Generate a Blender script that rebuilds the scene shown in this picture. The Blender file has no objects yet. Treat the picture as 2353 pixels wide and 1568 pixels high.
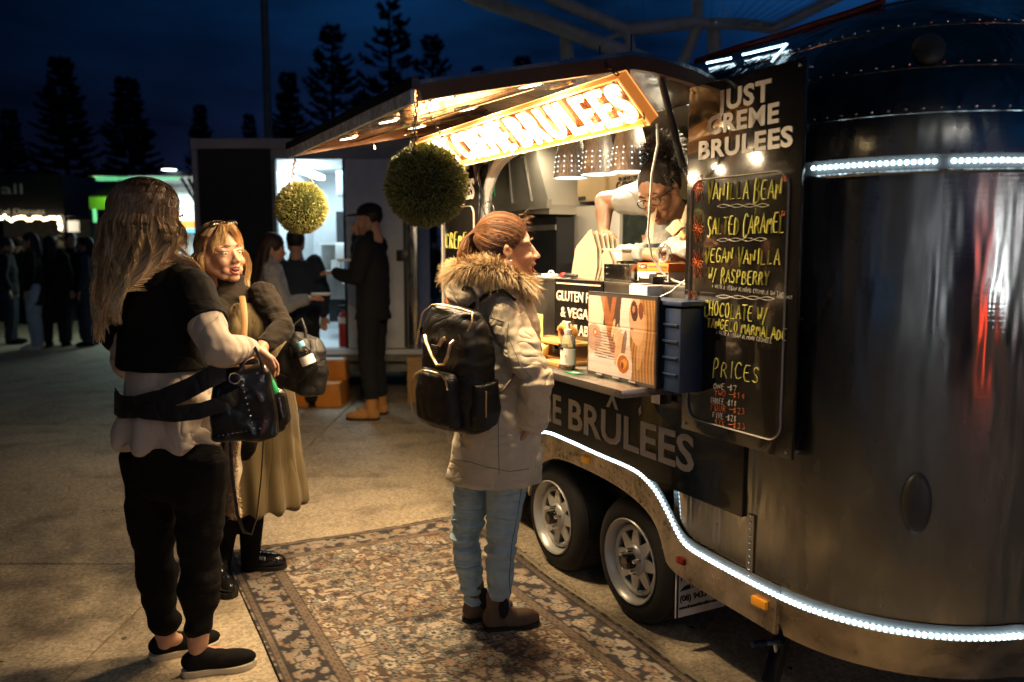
import bpy, bmesh, math, random
import numpy as np
from mathutils import Vector as V, Matrix, Euler, noise as mnoise
random.seed(7); rng = np.random.default_rng(7)
SC = bpy.context.scene
COL = SC.collection
R = math.radians
# ------------------------------------------------------------------ camera
F, CX, CY, H = 1900.0, 1176.5, 784.0, 1.47          # focal length and centre in units of a 2353 x 1568 frame; lens height (m)
PIT = math.atan(209 / 1900.0)
cd = bpy.data.cameras.new('camera'); cam = bpy.data.objects.new('camera', cd); COL.objects.link(cam)
cam.location = (0, 0, H); cam.rotation_euler = (math.pi/2 - PIT, 0, 0)
cd.sensor_width = 36; cd.lens = 36*F/2353; cd.clip_end = 600; cd.clip_start = .05
cd.dof.use_dof = True; cd.dof.focus_distance = 3.1; cd.dof.aperture_fstop = 1.9
SC.camera = cam
# ------------------------------------------------------------------ view
SC.render.engine = 'CYCLES'
SC.view_settings.view_transform = 'Standard'; SC.view_settings.look = 'None'
SC.view_settings.exposure = 0.0; SC.view_settings.gamma = 1.0
SC.cycles.use_denoising = True
SC.cycles.sample_clamp_indirect = 4.0
SC.cycles.max_bounces = 8; SC.cycles.caustics_reflective = False; SC.cycles.caustics_refractive = False
# ------------------------------------------------------------------ night sky
W = bpy.data.worlds.new('World'); SC.world = W; W.use_nodes = True
nt = W.node_tree; nt.nodes.clear()
def wn(t, **k):
    n = nt.nodes.new(t)
    for a, b in k.items(): setattr(n, a, b)
    return n
wout = wn('ShaderNodeOutputWorld'); bg = wn('ShaderNodeBackground')
tc = wn('ShaderNodeTexCoord'); sep = wn('ShaderNodeSeparateXYZ'); ramp = wn('ShaderNodeValToRGB')
L = nt.links.new
L(tc.outputs['Generated'], sep.inputs[0]); L(sep.outputs['Z'], ramp.inputs[0])
cr = ramp.color_ramp; cr.elements[0].position = 0.0; cr.elements[0].color = (.010, .012, .034, 1); cr.elements[1].position = 1.0; cr.elements[1].color = (.0008, .005, .012, 1)
for p_, c_ in ((.10, (.0075, .0125, .042)), (.22, (.0022, .014, .052)), (.34, (.0024, .030, .095)), (.5, (.0014, .010, .030))):
    e_ = cr.elements.new(p_); e_.color = (*c_, 1)
mp = wn('ShaderNodeMapping'); mp.inputs['Scale'].default_value = (1.2, 1.2, 4.5)
cl = wn('ShaderNodeTexNoise'); cl.inputs['Scale'].default_value = 2.4; cl.inputs['Detail'].default_value = 6
L(tc.outputs['Generated'], mp.inputs[0]); L(mp.outputs[0], cl.inputs['Vector'])
rmp = wn('ShaderNodeMapRange'); rmp.inputs[1].default_value = .32; rmp.inputs[2].default_value = .72; rmp.inputs[3].default_value = .35; rmp.inputs[4].default_value = 2.1; L(cl.outputs[0], rmp.inputs[0])
# sky brightness falls off towards the left
dk = wn('ShaderNodeMapRange'); dk.inputs[1].default_value = -.58; dk.inputs[2].default_value = .22; dk.inputs[3].default_value = .06; dk.inputs[4].default_value = 1.15; L(sep.outputs['X'], dk.inputs[0])
m1 = wn('ShaderNodeMath', operation='MULTIPLY'); L(rmp.outputs[0], m1.inputs[0]); L(dk.outputs[0], m1.inputs[1])
L(ramp.outputs[0], bg.inputs[0]); L(m1.outputs[0], bg.inputs[1]); L(bg.outputs[0], wout.inputs[0])

# ------------------------------------------------------------------ frames
FWD = V((0, math.cos(PIT), -math.sin(PIT))); UP = V((0, math.sin(PIT), math.cos(PIT)))
def ray(x, y): return FWD + V((1, 0, 0))*((x-CX)/F) - UP*((y-CY)/F)
def at(x, y, Y):
    "the point at depth Y (m) seen at (x, y)"
    d = ray(x, y); return V((0, 0, H)) + d*(Y/d.y)
def gnd(x, y, z=0.0):
    d = ray(x, y); return V((0, 0, H)) + d*((z-H)/d.z)
TH = R(27.3)
TO = V((.46258, 3.15613, 0)); TU = V((math.sin(TH), -math.cos(TH), 0)); TP = V((math.cos(TH), math.sin(TH), 0))
TM = Matrix(((TU.x, TP.x, 0, TO.x), (TU.y, TP.y, 0, TO.y), (0, 0, 1, 0), (0, 0, 0, 1)))
TROT = TM.to_euler().z
def T(a, b, c): return TM @ V((a, b, c))          # trailer frame: a towards the near end, b into the trailer, c up
def onb(x, y, b):
    "world point on the trailer-parallel plane b"
    d = ray(x, y); o = T(0, b, 0); t = (o-V((0, 0, H))).dot(TP)/d.dot(TP); return V((0, 0, H))+d*t
def tl(p): return TM.inverted() @ p
# ------------------------------------------------------------------ materials
MATS = {}
def mat(name, col, rough=.6, metal=0.0, var=.18, scale=9.0, bump=0.0, bscale=60.0, stretch=(1, 1, 1), spec=.5, coat=0.0, trans=0.0,
        emis=None, es=0.0, vcol=None, detail=4, rvar=0.0, ior=1.45, sheen=0.0, alpha=1.0, wrinkle=None):
    m = bpy.data.materials.new(name); m.use_nodes = True; N = m.node_tree; b = N.nodes['Principled BSDF']; k = N.links.new
    tc = N.nodes.new('ShaderNodeTexCoord'); mp = N.nodes.new('ShaderNodeMapping'); mp.inputs['Scale'].default_value = stretch
    k(tc.outputs['Object'], mp.inputs[0])
    n1 = N.nodes.new('ShaderNodeTexNoise'); n1.inputs['Scale'].default_value = scale; n1.inputs['Detail'].default_value = detail
    k(mp.outputs[0], n1.inputs['Vector'])
    mr = N.nodes.new('ShaderNodeMapRange'); mr.inputs[1].default_value = .25; mr.inputs[2].default_value = .75
    mr.inputs[3].default_value = 1-var; mr.inputs[4].default_value = 1+var; k(n1.outputs[0], mr.inputs[0])
    mx = N.nodes.new('ShaderNodeMix'); mx.data_type = 'RGBA'; mx.blend_type = 'MULTIPLY'; mx.inputs[0].default_value = 1
    if vcol:
        a = N.nodes.new('ShaderNodeVertexColor'); a.layer_name = vcol; k(a.outputs[0], mx.inputs[6])
    else: mx.inputs[6].default_value = (*col, 1)
    k(mr.outputs[0], mx.inputs[7]); k(mx.outputs[2], b.inputs['Base Color'])
    b.inputs['Roughness'].default_value = rough; b.inputs['Metallic'].default_value = metal
    b.inputs['Specular IOR Level'].default_value = spec; b.inputs['Coat Weight'].default_value = coat
    b.inputs['Transmission Weight'].default_value = trans; b.inputs['IOR'].default_value = ior
    b.inputs['Sheen Weight'].default_value = sheen; b.inputs['Alpha'].default_value = alpha
    if rvar:
        r2 = N.nodes.new('ShaderNodeMapRange'); r2.inputs[1].default_value = .3; r2.inputs[2].default_value = .7
        r2.inputs[3].default_value = max(.02, rough-rvar); r2.inputs[4].default_value = rough+rvar
        k(n1.outputs[0], r2.inputs[0]); k(r2.outputs[0], b.inputs['Roughness'])
    if bump:
        n2 = N.nodes.new('ShaderNodeTexNoise'); n2.inputs['Scale'].default_value = bscale; n2.inputs['Detail'].default_value = 3
        k(mp.outputs[0], n2.inputs['Vector'])
        bp = N.nodes.new('ShaderNodeBump'); bp.inputs['Strength'].default_value = 1; bp.inputs['Distance'].default_value = bump
        k(n2.outputs[0], bp.inputs['Height']); k(bp.outputs[0], b.inputs['Normal'])
    if wrinkle:
        ws, wd, wst = wrinkle; mp2 = N.nodes.new('ShaderNodeMapping'); mp2.inputs['Scale'].default_value = wst; k(tc.outputs['Object'], mp2.inputs[0])
        n3 = N.nodes.new('ShaderNodeTexNoise'); n3.inputs['Scale'].default_value = ws; n3.inputs['Detail'].default_value = 2.5; n3.inputs['Distortion'].default_value = .7; k(mp2.outputs[0], n3.inputs['Vector'])
        ab = N.nodes.new('ShaderNodeMath'); ab.operation = 'SUBTRACT'; ab.inputs[1].default_value = .5; k(n3.outputs[0], ab.inputs[0]); a2 = N.nodes.new('ShaderNodeMath'); a2.operation = 'ABSOLUTE'; k(ab.outputs[0], a2.inputs[0])
        pw = N.nodes.new('ShaderNodeMath'); pw.operation = 'POWER'; pw.inputs[1].default_value = .6; k(a2.outputs[0], pw.inputs[0])
        b3 = N.nodes.new('ShaderNodeBump'); b3.inputs['Distance'].default_value = wd; k(pw.outputs[0], b3.inputs['Height'])
        if bump: k(bp.outputs[0], b3.inputs['Normal'])
        k(b3.outputs[0], b.inputs['Normal'])
    if emis:
        b.inputs['Emission Color'].default_value = (*emis, 1); b.inputs['Emission Strength'].default_value = es
    if name.startswith('skin'): b.inputs['Subsurface Weight'].default_value = .18; b.inputs['Subsurface Radius'].default_value = (.012, .004, .002)
    MATS[name] = m; return m
# ------------------------------------------------------------------ mesh builder
class MB:
    def __init__(s): s.v = []; s.f = []; s.c = []
    def add(s, vs, fs, col=None):
        o = len(s.v); s.v += [tuple(p) for p in vs]; s.f += [tuple(i+o for i in f) for f in fs]
        if col is not None: s.c += [col]*len(vs)
        return s
    def box(s, c, d, rot=None, taper=1.0, bev=0.0):
        x, y, z = d[0]/2, d[1]/2, d[2]/2
        if bev:
            b = min(bev, x*.6, y*.6, z*.6); vs = []; bm = bmesh.new()
            bmesh.ops.create_cube(bm, size=1)
            for v in bm.verts:
                k = taper if v.co.z > 0 else 1; v.co = V((v.co.x*2*x*k, v.co.y*2*y*k, v.co.z*2*z))
            bmesh.ops.bevel(bm, geom=bm.edges[:], offset=b, segments=2, profile=.6, affect='EDGES')
            bm.verts.index_update()
            vs = [v.co.copy() for v in bm.verts]; fs = [[v.index for v in f.verts] for f in bm.faces]; bm.free()
        else:
            t = taper
            vs = [V(q) for q in ((-x,-y,-z),(x,-y,-z),(x,y,-z),(-x,y,-z),(-x*t,-y*t,z),(x*t,-y*t,z),(x*t,y*t,z),(-x*t,y*t,z))]
            fs = [(0,3,2,1),(4,5,6,7),(0,1,5,4),(1,2,6,5),(2,3,7,6),(3,0,4,7)]
        if rot is not None: vs = [(rot @ v) for v in vs]
        c = V(c); return s.add([v+c for v in vs], fs)
    def tube(s, path, r, n=8, cap=True, col=None, flat=1.0):
        path = [V(p) for p in path]; m = len(path); rs = r if isinstance(r, (list, tuple)) else [r]*m
        vs = []; fs = []; up = None
        for i in range(m):
            t = (path[min(i+1, m-1)]-path[max(i-1, 0)])
            t = t.normalized() if t.length > 1e-9 else V((0, 0, 1))
            if up is None: up = V((0, 0, 1)) if abs(t.z) < .9 else V((1, 0, 0))
            sx = t.cross(up)
            if sx.length < 1e-6: sx = t.cross(V((0, 1, 0)))
            sx.normalize(); up = sx.cross(t).normalized()
            for k in range(n):
                a = 2*math.pi*k/n; vs.append(path[i]+sx*(math.cos(a)*rs[i])+up*(math.sin(a)*rs[i]*flat))
        for i in range(m-1):
            for k in range(n):
                k2 = (k+1) % n; fs.append((i*n+k, i*n+k2, (i+1)*n+k2, (i+1)*n+k))
        if cap: fs.append(tuple(range(n-1, -1, -1))); fs.append(tuple((m-1)*n+k for k in range(n)))
        return s.add(vs, fs, col)
    def lathe(s, prof, c=(0,0,0), n=24, axis=None, M=None, cap=True):
        "prof: (radius, height); M maps the local z axis frame"
        vs = []; fs = []; m = len(prof); c = V(c)
        for r_, z in prof:
            for k in range(n):
                a = 2*math.pi*k/n; p = V((r_*math.cos(a), r_*math.sin(a), z))
                vs.append((M @ p if M is not None else p)+c)
        for i in range(m-1):
            for k in range(n):
                k2 = (k+1) % n; fs.append((i*n+k, i*n+k2, (i+1)*n+k2, (i+1)*n+k))
        if cap: fs.append(tuple(range(n-1, -1, -1))); fs.append(tuple((m-1)*n+k for k in range(n)))
        return s.add(vs, fs)
    def ell(s, c, r, M=None, n=16, m=10):
        vs = []; fs = []; c = V(c); r = r if isinstance(r, (tuple, list)) else (r, r, r)
        vs.append(V((0, 0, -r[2])))
        for i in range(1, m):
            a = math.pi*i/m-math.pi/2
            for k in range(n):
                b = 2*math.pi*k/n; vs.append(V((r[0]*math.cos(a)*math.cos(b), r[1]*math.cos(a)*math.sin(b), r[2]*math.sin(a))))
        vs.append(V((0, 0, r[2]))); e = len(vs)-1
        for k in range(n):
            k2 = (k+1) % n; fs.append((0, 1+k2, 1+k))
            for i in range(m-2): fs.append((1+i*n+k, 1+i*n+k2, 1+(i+1)*n+k2, 1+(i+1)*n+k))
            fs.append((1+(m-2)*n+k, 1+(m-2)*n+k2, e))
        if M is not None: vs = [M @ v for v in vs]
        return s.add([v+c for v in vs], fs)
    def cap(s, p, q, r1, r2, n=14):
        "a tapered capsule"
        p, q = V(p), V(q); d = q-p; ln = max(d.length, 1e-5); z = d/ln; M = z.to_track_quat('Z', 'Y').to_matrix()
        prof = [(r1*math.cos(a), r1*math.sin(a)) for a in (-1.56, -1.1, -.55)]+[(r1, 0), ((r1+r2)/2, ln/2), (r2, ln)]+[(r2*math.cos(a), ln+r2*math.sin(a)) for a in (.55, 1.1, 1.56)]
        return s.lathe(prof, p, n, M=M)
    def cone(s, p, q, r1, r2, n=18):
        "a cut sleeve or leg with flat ends"
        p, q = V(p), V(q); d = q-p; ln = max(d.length, 1e-5); M = (d/ln).to_track_quat('Z', 'Y').to_matrix()
        return s.lathe([(0, 0), (r1, 0), ((r1+r2)/2, ln/2), (r2, ln), (0, ln)], p, n, M=M)
    def loft(s, rings, n=28, ex=2.0):
        "rings: (centre, rx, ry[, yaw]) horizontal ellipses from bottom to top, closed"
        vs = []; fs = []; m = len(rings)
        for rg in rings:
            c, rx, ry = V(rg[0]), rg[1], rg[2]; yw = rg[3] if len(rg) > 3 else 0; tilt = rg[4] if len(rg) > 4 else 0
            for k in range(n):
                a = 2*math.pi*k/n; ca, sa = math.cos(a), math.sin(a)
                x = rx*math.copysign(abs(ca)**(2/ex), ca); y = ry*math.copysign(abs(sa)**(2/ex), sa)
                vs.append(c+V((x*math.cos(yw)-y*math.sin(yw), x*math.sin(yw)+y*math.cos(yw), -tilt*x)))
        for i in range(m-1):
            for k in range(n):
                k2 = (k+1) % n; fs.append((i*n+k, i*n+k2, (i+1)*n+k2, (i+1)*n+k))
        fs.append(tuple(range(n-1, -1, -1))); fs.append(tuple((m-1)*n+k for k in range(n)))
        return s.add(vs, fs)
    def prism(s, poly, t, M=None):
        "poly: list of (x, y); extruded by t along +z, then mapped by M (4x4)"
        n = len(poly); vs = [V((x, y, 0)) for x, y in poly]+[V((x, y, t)) for x, y in poly]
        fs = [tuple(range(n-1, -1, -1)), tuple(range(n, 2*n))]+[(i, (i+1) % n, n+(i+1) % n, n+i) for i in range(n)]
        if M is not None: vs = [M @ v for v in vs]
        return s.add(vs, fs)
    def grid(s, fn, nu, nv, col=None, close=False):
        vs = [fn(i/nu, j/nv) for j in range(nv+1) for i in range(nu+1)]; w = nu+1
        fs = [(j*w+i, j*w+i+1, (j+1)*w+i+1, (j+1)*w+i) for j in range(nv) for i in range(nu)]
        o = s.add(vs, fs)
        return o
    def mesh(s, name):
        me = bpy.data.meshes.new(name); me.from_pydata(s.v, [], s.f)
        if s.c and len(s.c) == len(s.v):
            ca = me.color_attributes.new('Col', 'FLOAT_COLOR', 'POINT')
            ca.data.foreach_set('color', np.array([(*c, 1) if len(c) == 3 else c for c in s.c], 'f').ravel())
        me.validate(); me.update(); return me
def tagk(o, label=None, cat=None, group=None, kind=None):
    if label: o['label'] = label
    if cat: o['category'] = cat
    if group: o['group'] = group
    if kind: o['kind'] = kind
    return o
def link(name, me, m, parent=None, smooth=True, M=None, label=None, cat=None, group=None, kind=None, ang=40):
    if isinstance(me, MB): me = me.mesh(name)
    if m is not None and not me.materials: me.materials.append(m if not isinstance(m, str) else MATS[m])
    if smooth:
        me.polygons.foreach_set('use_smooth', [True]*len(me.polygons))
        if ang: me.set_sharp_from_angle(angle=R(ang))
    o = bpy.data.objects.new(name, me); COL.objects.link(o)
    if parent is not None: o.parent = parent
    if M is not None: o.matrix_local = M
    return tagk(o, label, cat, group, kind)
def thing(name, label, cat, M=None, group=None, kind=None):
    o = bpy.data.objects.new(name, None); COL.objects.link(o); o.empty_display_size = .1
    if M is not None: o.matrix_world = M
    return tagk(o, label, cat, group, kind)
def copy_tree(o, parent=None, M=None, label=None):
    c = o.copy(); COL.objects.link(c); c.parent = parent
    if M is not None: c.matrix_world = M
    if label: c['label'] = label
    for ch in list(o.children): copy_tree(ch, c)
    return c
def Loc(p, rz=0.0): return Matrix.Translation(V(p)) @ Matrix.Rotation(rz, 4, 'Z')
def TL(a, b, c, rz=0.0): return TM @ Matrix.Translation(V((a, b, c))) @ Matrix.Rotation(rz, 4, 'Z')
DG = None
def blob(mb, voxel=.006, smooth=4, disp=None, name='blob'):
    "union of closed shapes as one continuous skin"
    me = mb.mesh(name) if isinstance(mb, MB) else mb
    o = bpy.data.objects.new('tmp', me); COL.objects.link(o)
    md = o.modifiers.new('r', 'REMESH'); md.mode = 'VOXEL'; md.voxel_size = voxel
    if smooth:
        ms = o.modifiers.new('s', 'SMOOTH'); ms.factor = .5; ms.iterations = smooth
    dg = bpy.context.evaluated_depsgraph_get(); res = bpy.data.meshes.new_from_object(o.evaluated_get(dg))
    bpy.data.objects.remove(o); bpy.data.meshes.remove(me); res.name = name
    if disp:
        n = len(res.vertices); co = np.empty(n*3, 'f'); no = np.empty(n*3, 'f')
        res.vertices.foreach_get('co', co); res.vertices.foreach_get('normal', no)
        co = co.reshape(-1, 3); no = no.reshape(-1, 3); co += no*disp(co)[:, None]
        res.vertices.foreach_set('co', co.ravel()); res.update()
    return res
def nz(co, sx, sy, sz, amp, seed=0, ridge=False):
    "noise of scaled positions, as cloth folds"
    o = np.array([mnoise.noise(V((p[0]*sx+seed, p[1]*sy+seed*.7, p[2]*sz))) for p in co.tolist()], 'f')
    if ridge: o = (1-np.abs(o)*2.2)**3*.6
    return o*amp
# ------------------------------------------------------------------ lettering
def text_mesh(txt, size, depth=.002, off=0.0, sx=1.0, align='LEFT', outline=0.0, name='lettering', space=1.0):
    cu = bpy.data.curves.new('t', 'FONT'); cu.body = txt; cu.size = size; cu.align_x = align; cu.space_character = space
    cu.resolution_u = 3
    if outline: cu.fill_mode = 'NONE'; cu.bevel_depth = outline; cu.bevel_resolution = 1
    else: cu.extrude = depth; cu.offset = off
    o = bpy.data.objects.new('t', cu); COL.objects.link(o); dg = bpy.context.evaluated_depsgraph_get()
    me = bpy.data.meshes.new_from_object(o.evaluated_get(dg)); bpy.data.objects.remove(o); me.name = name
    me.transform(Matrix.Diagonal((sx, 1, 1, 1))); me.materials.clear(); return me
FACE = Matrix(((1, 0, 0, 0), (0, 0, -1, 0), (0, 1, 0, 0), (0, 0, 0, 1)))      # text plane xy -> upright plane xz facing -y
def word(txt, a, b, c, size, m, parent, w=None, off=0.0, depth=.0015, align='LEFT', name='lettering', outline=0, space=1.0):
    "lettering standing in the a-c plane of its parent, baseline at c, fitted to the width w"
    me = text_mesh(txt, size, depth, off, 1, 'LEFT', outline, space=space)
    xs = [v.co.x for v in me.vertices]; ys = [v.co.y for v in me.vertices]; x0, x1 = min(xs), max(xs)
    k = (w/(x1-x0)) if w else 1.0
    hx = (max(ys)-min(ys))
    me.transform(Matrix.Diagonal((k, 1, 1, 1)) @ Matrix.Translation((-x0, 0, 0)))
    return link(name, me, m, parent, smooth=False, M=Matrix.Translation((a, b, c)) @ FACE)
ST = {  # stroke letters in a 1 x 1 cell
'A':[[(0,0),(.45,1),(.9,0)],[(.15,.35),(.75,.35)]],'B':[[(.05,0),(.05,1),(.55,.95),(.65,.75),(.45,.55),(.05,.52)],[(.45,.53),(.8,.4),(.78,.1),(.5,0),(.05,0)]],
'C':[[(.8,.85),(.55,1),(.25,.92),(.05,.5),(.2,.08),(.5,0),(.82,.15)]],'D':[[(.05,0),(.05,1),(.5,.93),(.8,.5),(.55,.08),(.05,0)]],
'E':[[(.75,1),(.08,1),(.05,0),(.78,0)],[(.06,.52),(.6,.54)]],'F':[[(.75,1),(.08,1),(.05,0)],[(.06,.52),(.6,.54)]],
'G':[[(.8,.85),(.5,1),(.2,.9),(.05,.5),(.2,.08),(.55,0),(.8,.2),(.8,.45),(.5,.45)]],'H':[[(.05,0),(.05,1)],[(.75,0),(.75,1)],[(.05,.5),(.75,.52)]],
'I':[[(.3,0),(.3,1)]],'J':[[(.6,1),(.6,.2),(.4,0),(.1,.15)]],'K':[[(.05,0),(.05,1)],[(.7,1),(.08,.45),(.75,0)]],'L':[[(.05,1),(.05,0),(.7,.03)]],
'M':[[(.02,0),(.1,1),(.45,.3),(.8,1),(.9,0)]],'N':[[(.05,0),(.08,1),(.75,0),(.78,1)]],'O':[[(.42,1),(.12,.85),(.03,.45),(.2,.05),(.5,0),(.78,.25),(.8,.65),(.6,.95),(.42,1)]],
'P':[[(.05,0),(.08,1),(.6,.95),(.72,.72),(.5,.5),(.07,.45)]],'R':[[(.05,0),(.08,1),(.6,.95),(.7,.72),(.5,.52),(.08,.48)],[(.35,.5),(.8,0)]],
'S':[[(.72,.85),(.45,1),(.15,.88),(.12,.62),(.6,.42),(.7,.18),(.4,0),(.05,.12)]],'T':[[(0,1),(.8,1)],[(.4,1),(.4,0)]],
'U':[[(.05,1),(.05,.25),(.25,0),(.55,.02),(.75,.25),(.75,1)]],'V':[[(0,1),(.4,0),(.85,1)]],'W':[[(0,1),(.2,0),(.45,.7),(.7,0),(.9,1)]],
'X':[[(.05,0),(.75,1)],[(.05,1),(.75,0)]],'Y':[[(0,1),(.4,.5),(.8,1)],[(.4,.5),(.35,0)]],'Z':[[(0,1),(.75,1),(0,0),(.8,0)]],
'0':[[(.4,1),(.1,.8),(.1,.2),(.4,0),(.7,.2),(.7,.8),(.4,1)]],'1':[[(.15,.75),(.4,1),(.4,0)]],'2':[[(.05,.8),(.35,1),(.7,.8),(.6,.5),(.05,0),(.75,0)]],
'3':[[(.1,.95),(.6,.95),(.35,.58),(.7,.4),(.6,.08),(.1,.03)]],'4':[[(.6,0),(.6,1),(.05,.3),(.8,.3)]],'5':[[(.7,1),(.15,1),(.12,.6),(.6,.55),(.7,.2),(.4,0),(.08,.08)]],
'7':[[(.05,1),(.75,1),(.3,0)]],'8':[[(.4,.52),(.12,.75),(.4,1),(.68,.75),(.4,.52),(.08,.25),(.4,0),(.72,.25),(.4,.52)]],'-':[[(.05,.5),(.8,.52)]],
'$':[[(.7,.8),(.4,.92),(.12,.78),(.2,.58),(.6,.42),(.68,.2),(.4,.08),(.08,.18)],[(.4,1.08),(.4,-.08)]],'/':[[(.0,-.1),(.6,1)]],'+':[[(.1,.45),(.7,.45)],[(.4,.15),(.4,.75)]],
'(':[[(.5,1.1),(.2,.7),(.2,.3),(.5,-.1)]],')':[[(.2,1.1),(.5,.7),(.5,.3),(.2,-.1)]]}
def strokes(txt, a, c, h, w, r, wob=.04, big=None, slope=0.0, ratio=.72):
    "handwritten capitals as polylines in the a-c plane; big = indices of taller letters"
    adv = [0 if ch == '' else (.55 if ch in ' -' else (.62 if ch == 'I' else 1.0)) for ch in txt]
    k = w/sum(adv); x = a; out = []; rd = random.Random(hash(txt) % 999 if False else len(txt)*7+int(w*1000))
    for i, ch in enumerate(txt):
        hh = h*(1.35 if big and i in big else 1.0)*(1+rd.uniform(-wob, wob)*2); dy = (-(hh-h)*.7 if big and i in big else 0)+rd.uniform(-wob, wob)*h+slope*(x-a)
        for st in ST.get(ch, []):
            pts = [(x+px*k*.86+py*hh*.06, c+dy+py*hh) for px, py in st]
            if len(pts) > 3:   # round the corners a little
                q = [pts[0]]
                for (x0, y0), (x1, y1) in zip(pts[:-1], pts[1:]): q += [(x0*.72+x1*.28, y0*.72+y1*.28), (x0*.28+x1*.72, y0*.28+y1*.72)]
                pts = q+[pts[-1]]
            out.append(pts)
        x += adv[i]*k
    return out
def write(txt, a, b, c, h, w, r, m, parent, big=None, slope=0.0, name='lettering', extra=None):
    mb = MB()
    for p in strokes(txt, a, c, h, w, r, big=big, slope=slope): mb.tube([(x, b, y) for x, y in p], r, 5, flat=.5)
    return link(name, mb, m, parent)
# ------------------------------------------------------------------ strands
def strand(mb, pts, r0, r1, c0, c1, n=3, gam=1.0):
    pts = [V(p) for p in pts]; m = len(pts); vs = []; fs = []; cols = []
    up = V((0, .3, 1)).normalized()
    for i in range(m):
        t = pts[min(i+1, m-1)]-pts[max(i-1, 0)]; t = t.normalized() if t.length > 1e-9 else V((0, 0, -1))
        sx = t.cross(up)
        if sx.length < 1e-4: sx = V((1, 0, 0))
        sx.normalize(); u2 = sx.cross(t); f = i/(m-1); r = r0+(r1-r0)*f
        for k in range(n):
            a = 2*math.pi*k/n; vs.append(pts[i]+sx*(math.cos(a)*r)+u2*(math.sin(a)*r))
            cols.append(tuple(c0[j]+(c1[j]-c0[j])*f**gam for j in range(3)))
    for i in range(m-1):
        for k in range(n): k2 = (k+1) % n; fs.append((i*n+k, i*n+k2, (i+1)*n+k2, (i+1)*n+k))
    o = len(mb.v); mb.v += [tuple(v) for v in vs]; mb.f += [tuple(i+o for i in f) for f in fs]; mb.c += cols
# ------------------------------------------------------------------ materials used
mat('asphalt', (.16,.145,.12), .85, var=.35, scale=2.2, bump=.004, bscale=90, detail=8)
def concrete(name, base):
    m = mat(name, base, .8, var=.22, scale=1.1, bump=.0025, bscale=140, detail=8); N = m.node_tree; k = N.links.new
    b = N.nodes['Principled BSDF']; src = b.inputs['Base Color'].links[0].from_socket
    tc = N.nodes.new('ShaderNodeTexCoord'); vo = N.nodes.new('ShaderNodeTexVoronoi'); vo.inputs['Scale'].default_value = 85
    k(tc.outputs['Object'], vo.inputs['Vector'])
    cr = N.nodes.new('ShaderNodeMapRange'); cr.inputs[1].default_value = .12; cr.inputs[2].default_value = .95; cr.inputs[3].default_value = .72; cr.inputs[4].default_value = 1.38
    k(vo.outputs['Color'], cr.inputs[0])
    mx = N.nodes.new('ShaderNodeMix'); mx.data_type = 'RGBA'; mx.blend_type = 'MULTIPLY'; mx.inputs[0].default_value = 1
    k(src, mx.inputs[6]); k(cr.outputs[0], mx.inputs[7])
    st = N.nodes.new('ShaderNodeTexNoise'); st.inputs['Scale'].default_value = 3.1; st.inputs['Detail'].default_value = 6; k(tc.outputs['Object'], st.inputs['Vector'])
    sr = N.nodes.new('ShaderNodeMapRange'); sr.inputs[1].default_value = .52; sr.inputs[2].default_value = .72; sr.inputs[3].default_value = 1; sr.inputs[4].default_value = .55
    k(st.outputs[0], sr.inputs[0]); m2 = N.nodes.new('ShaderNodeMix'); m2.data_type = 'RGBA'; m2.blend_type = 'MULTIPLY'; m2.inputs[0].default_value = 1
    k(mx.outputs[2], m2.inputs[6]); k(sr.outputs[0], m2.inputs[7]); k(m2.outputs[2], b.inputs['Base Color'])
    # speckles polished a little
    k2 = N.nodes.new('ShaderNodeMapRange'); k2.inputs[3].default_value = .9; k2.inputs[4].default_value = .45; k(vo.outputs['Color'], k2.inputs[0]); k(k2.outputs[0], b.inputs['Roughness'])
    return m
concrete('concrete', (.40,.325,.22))
mat('joint', (.03,.028,.025), .95)
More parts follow.
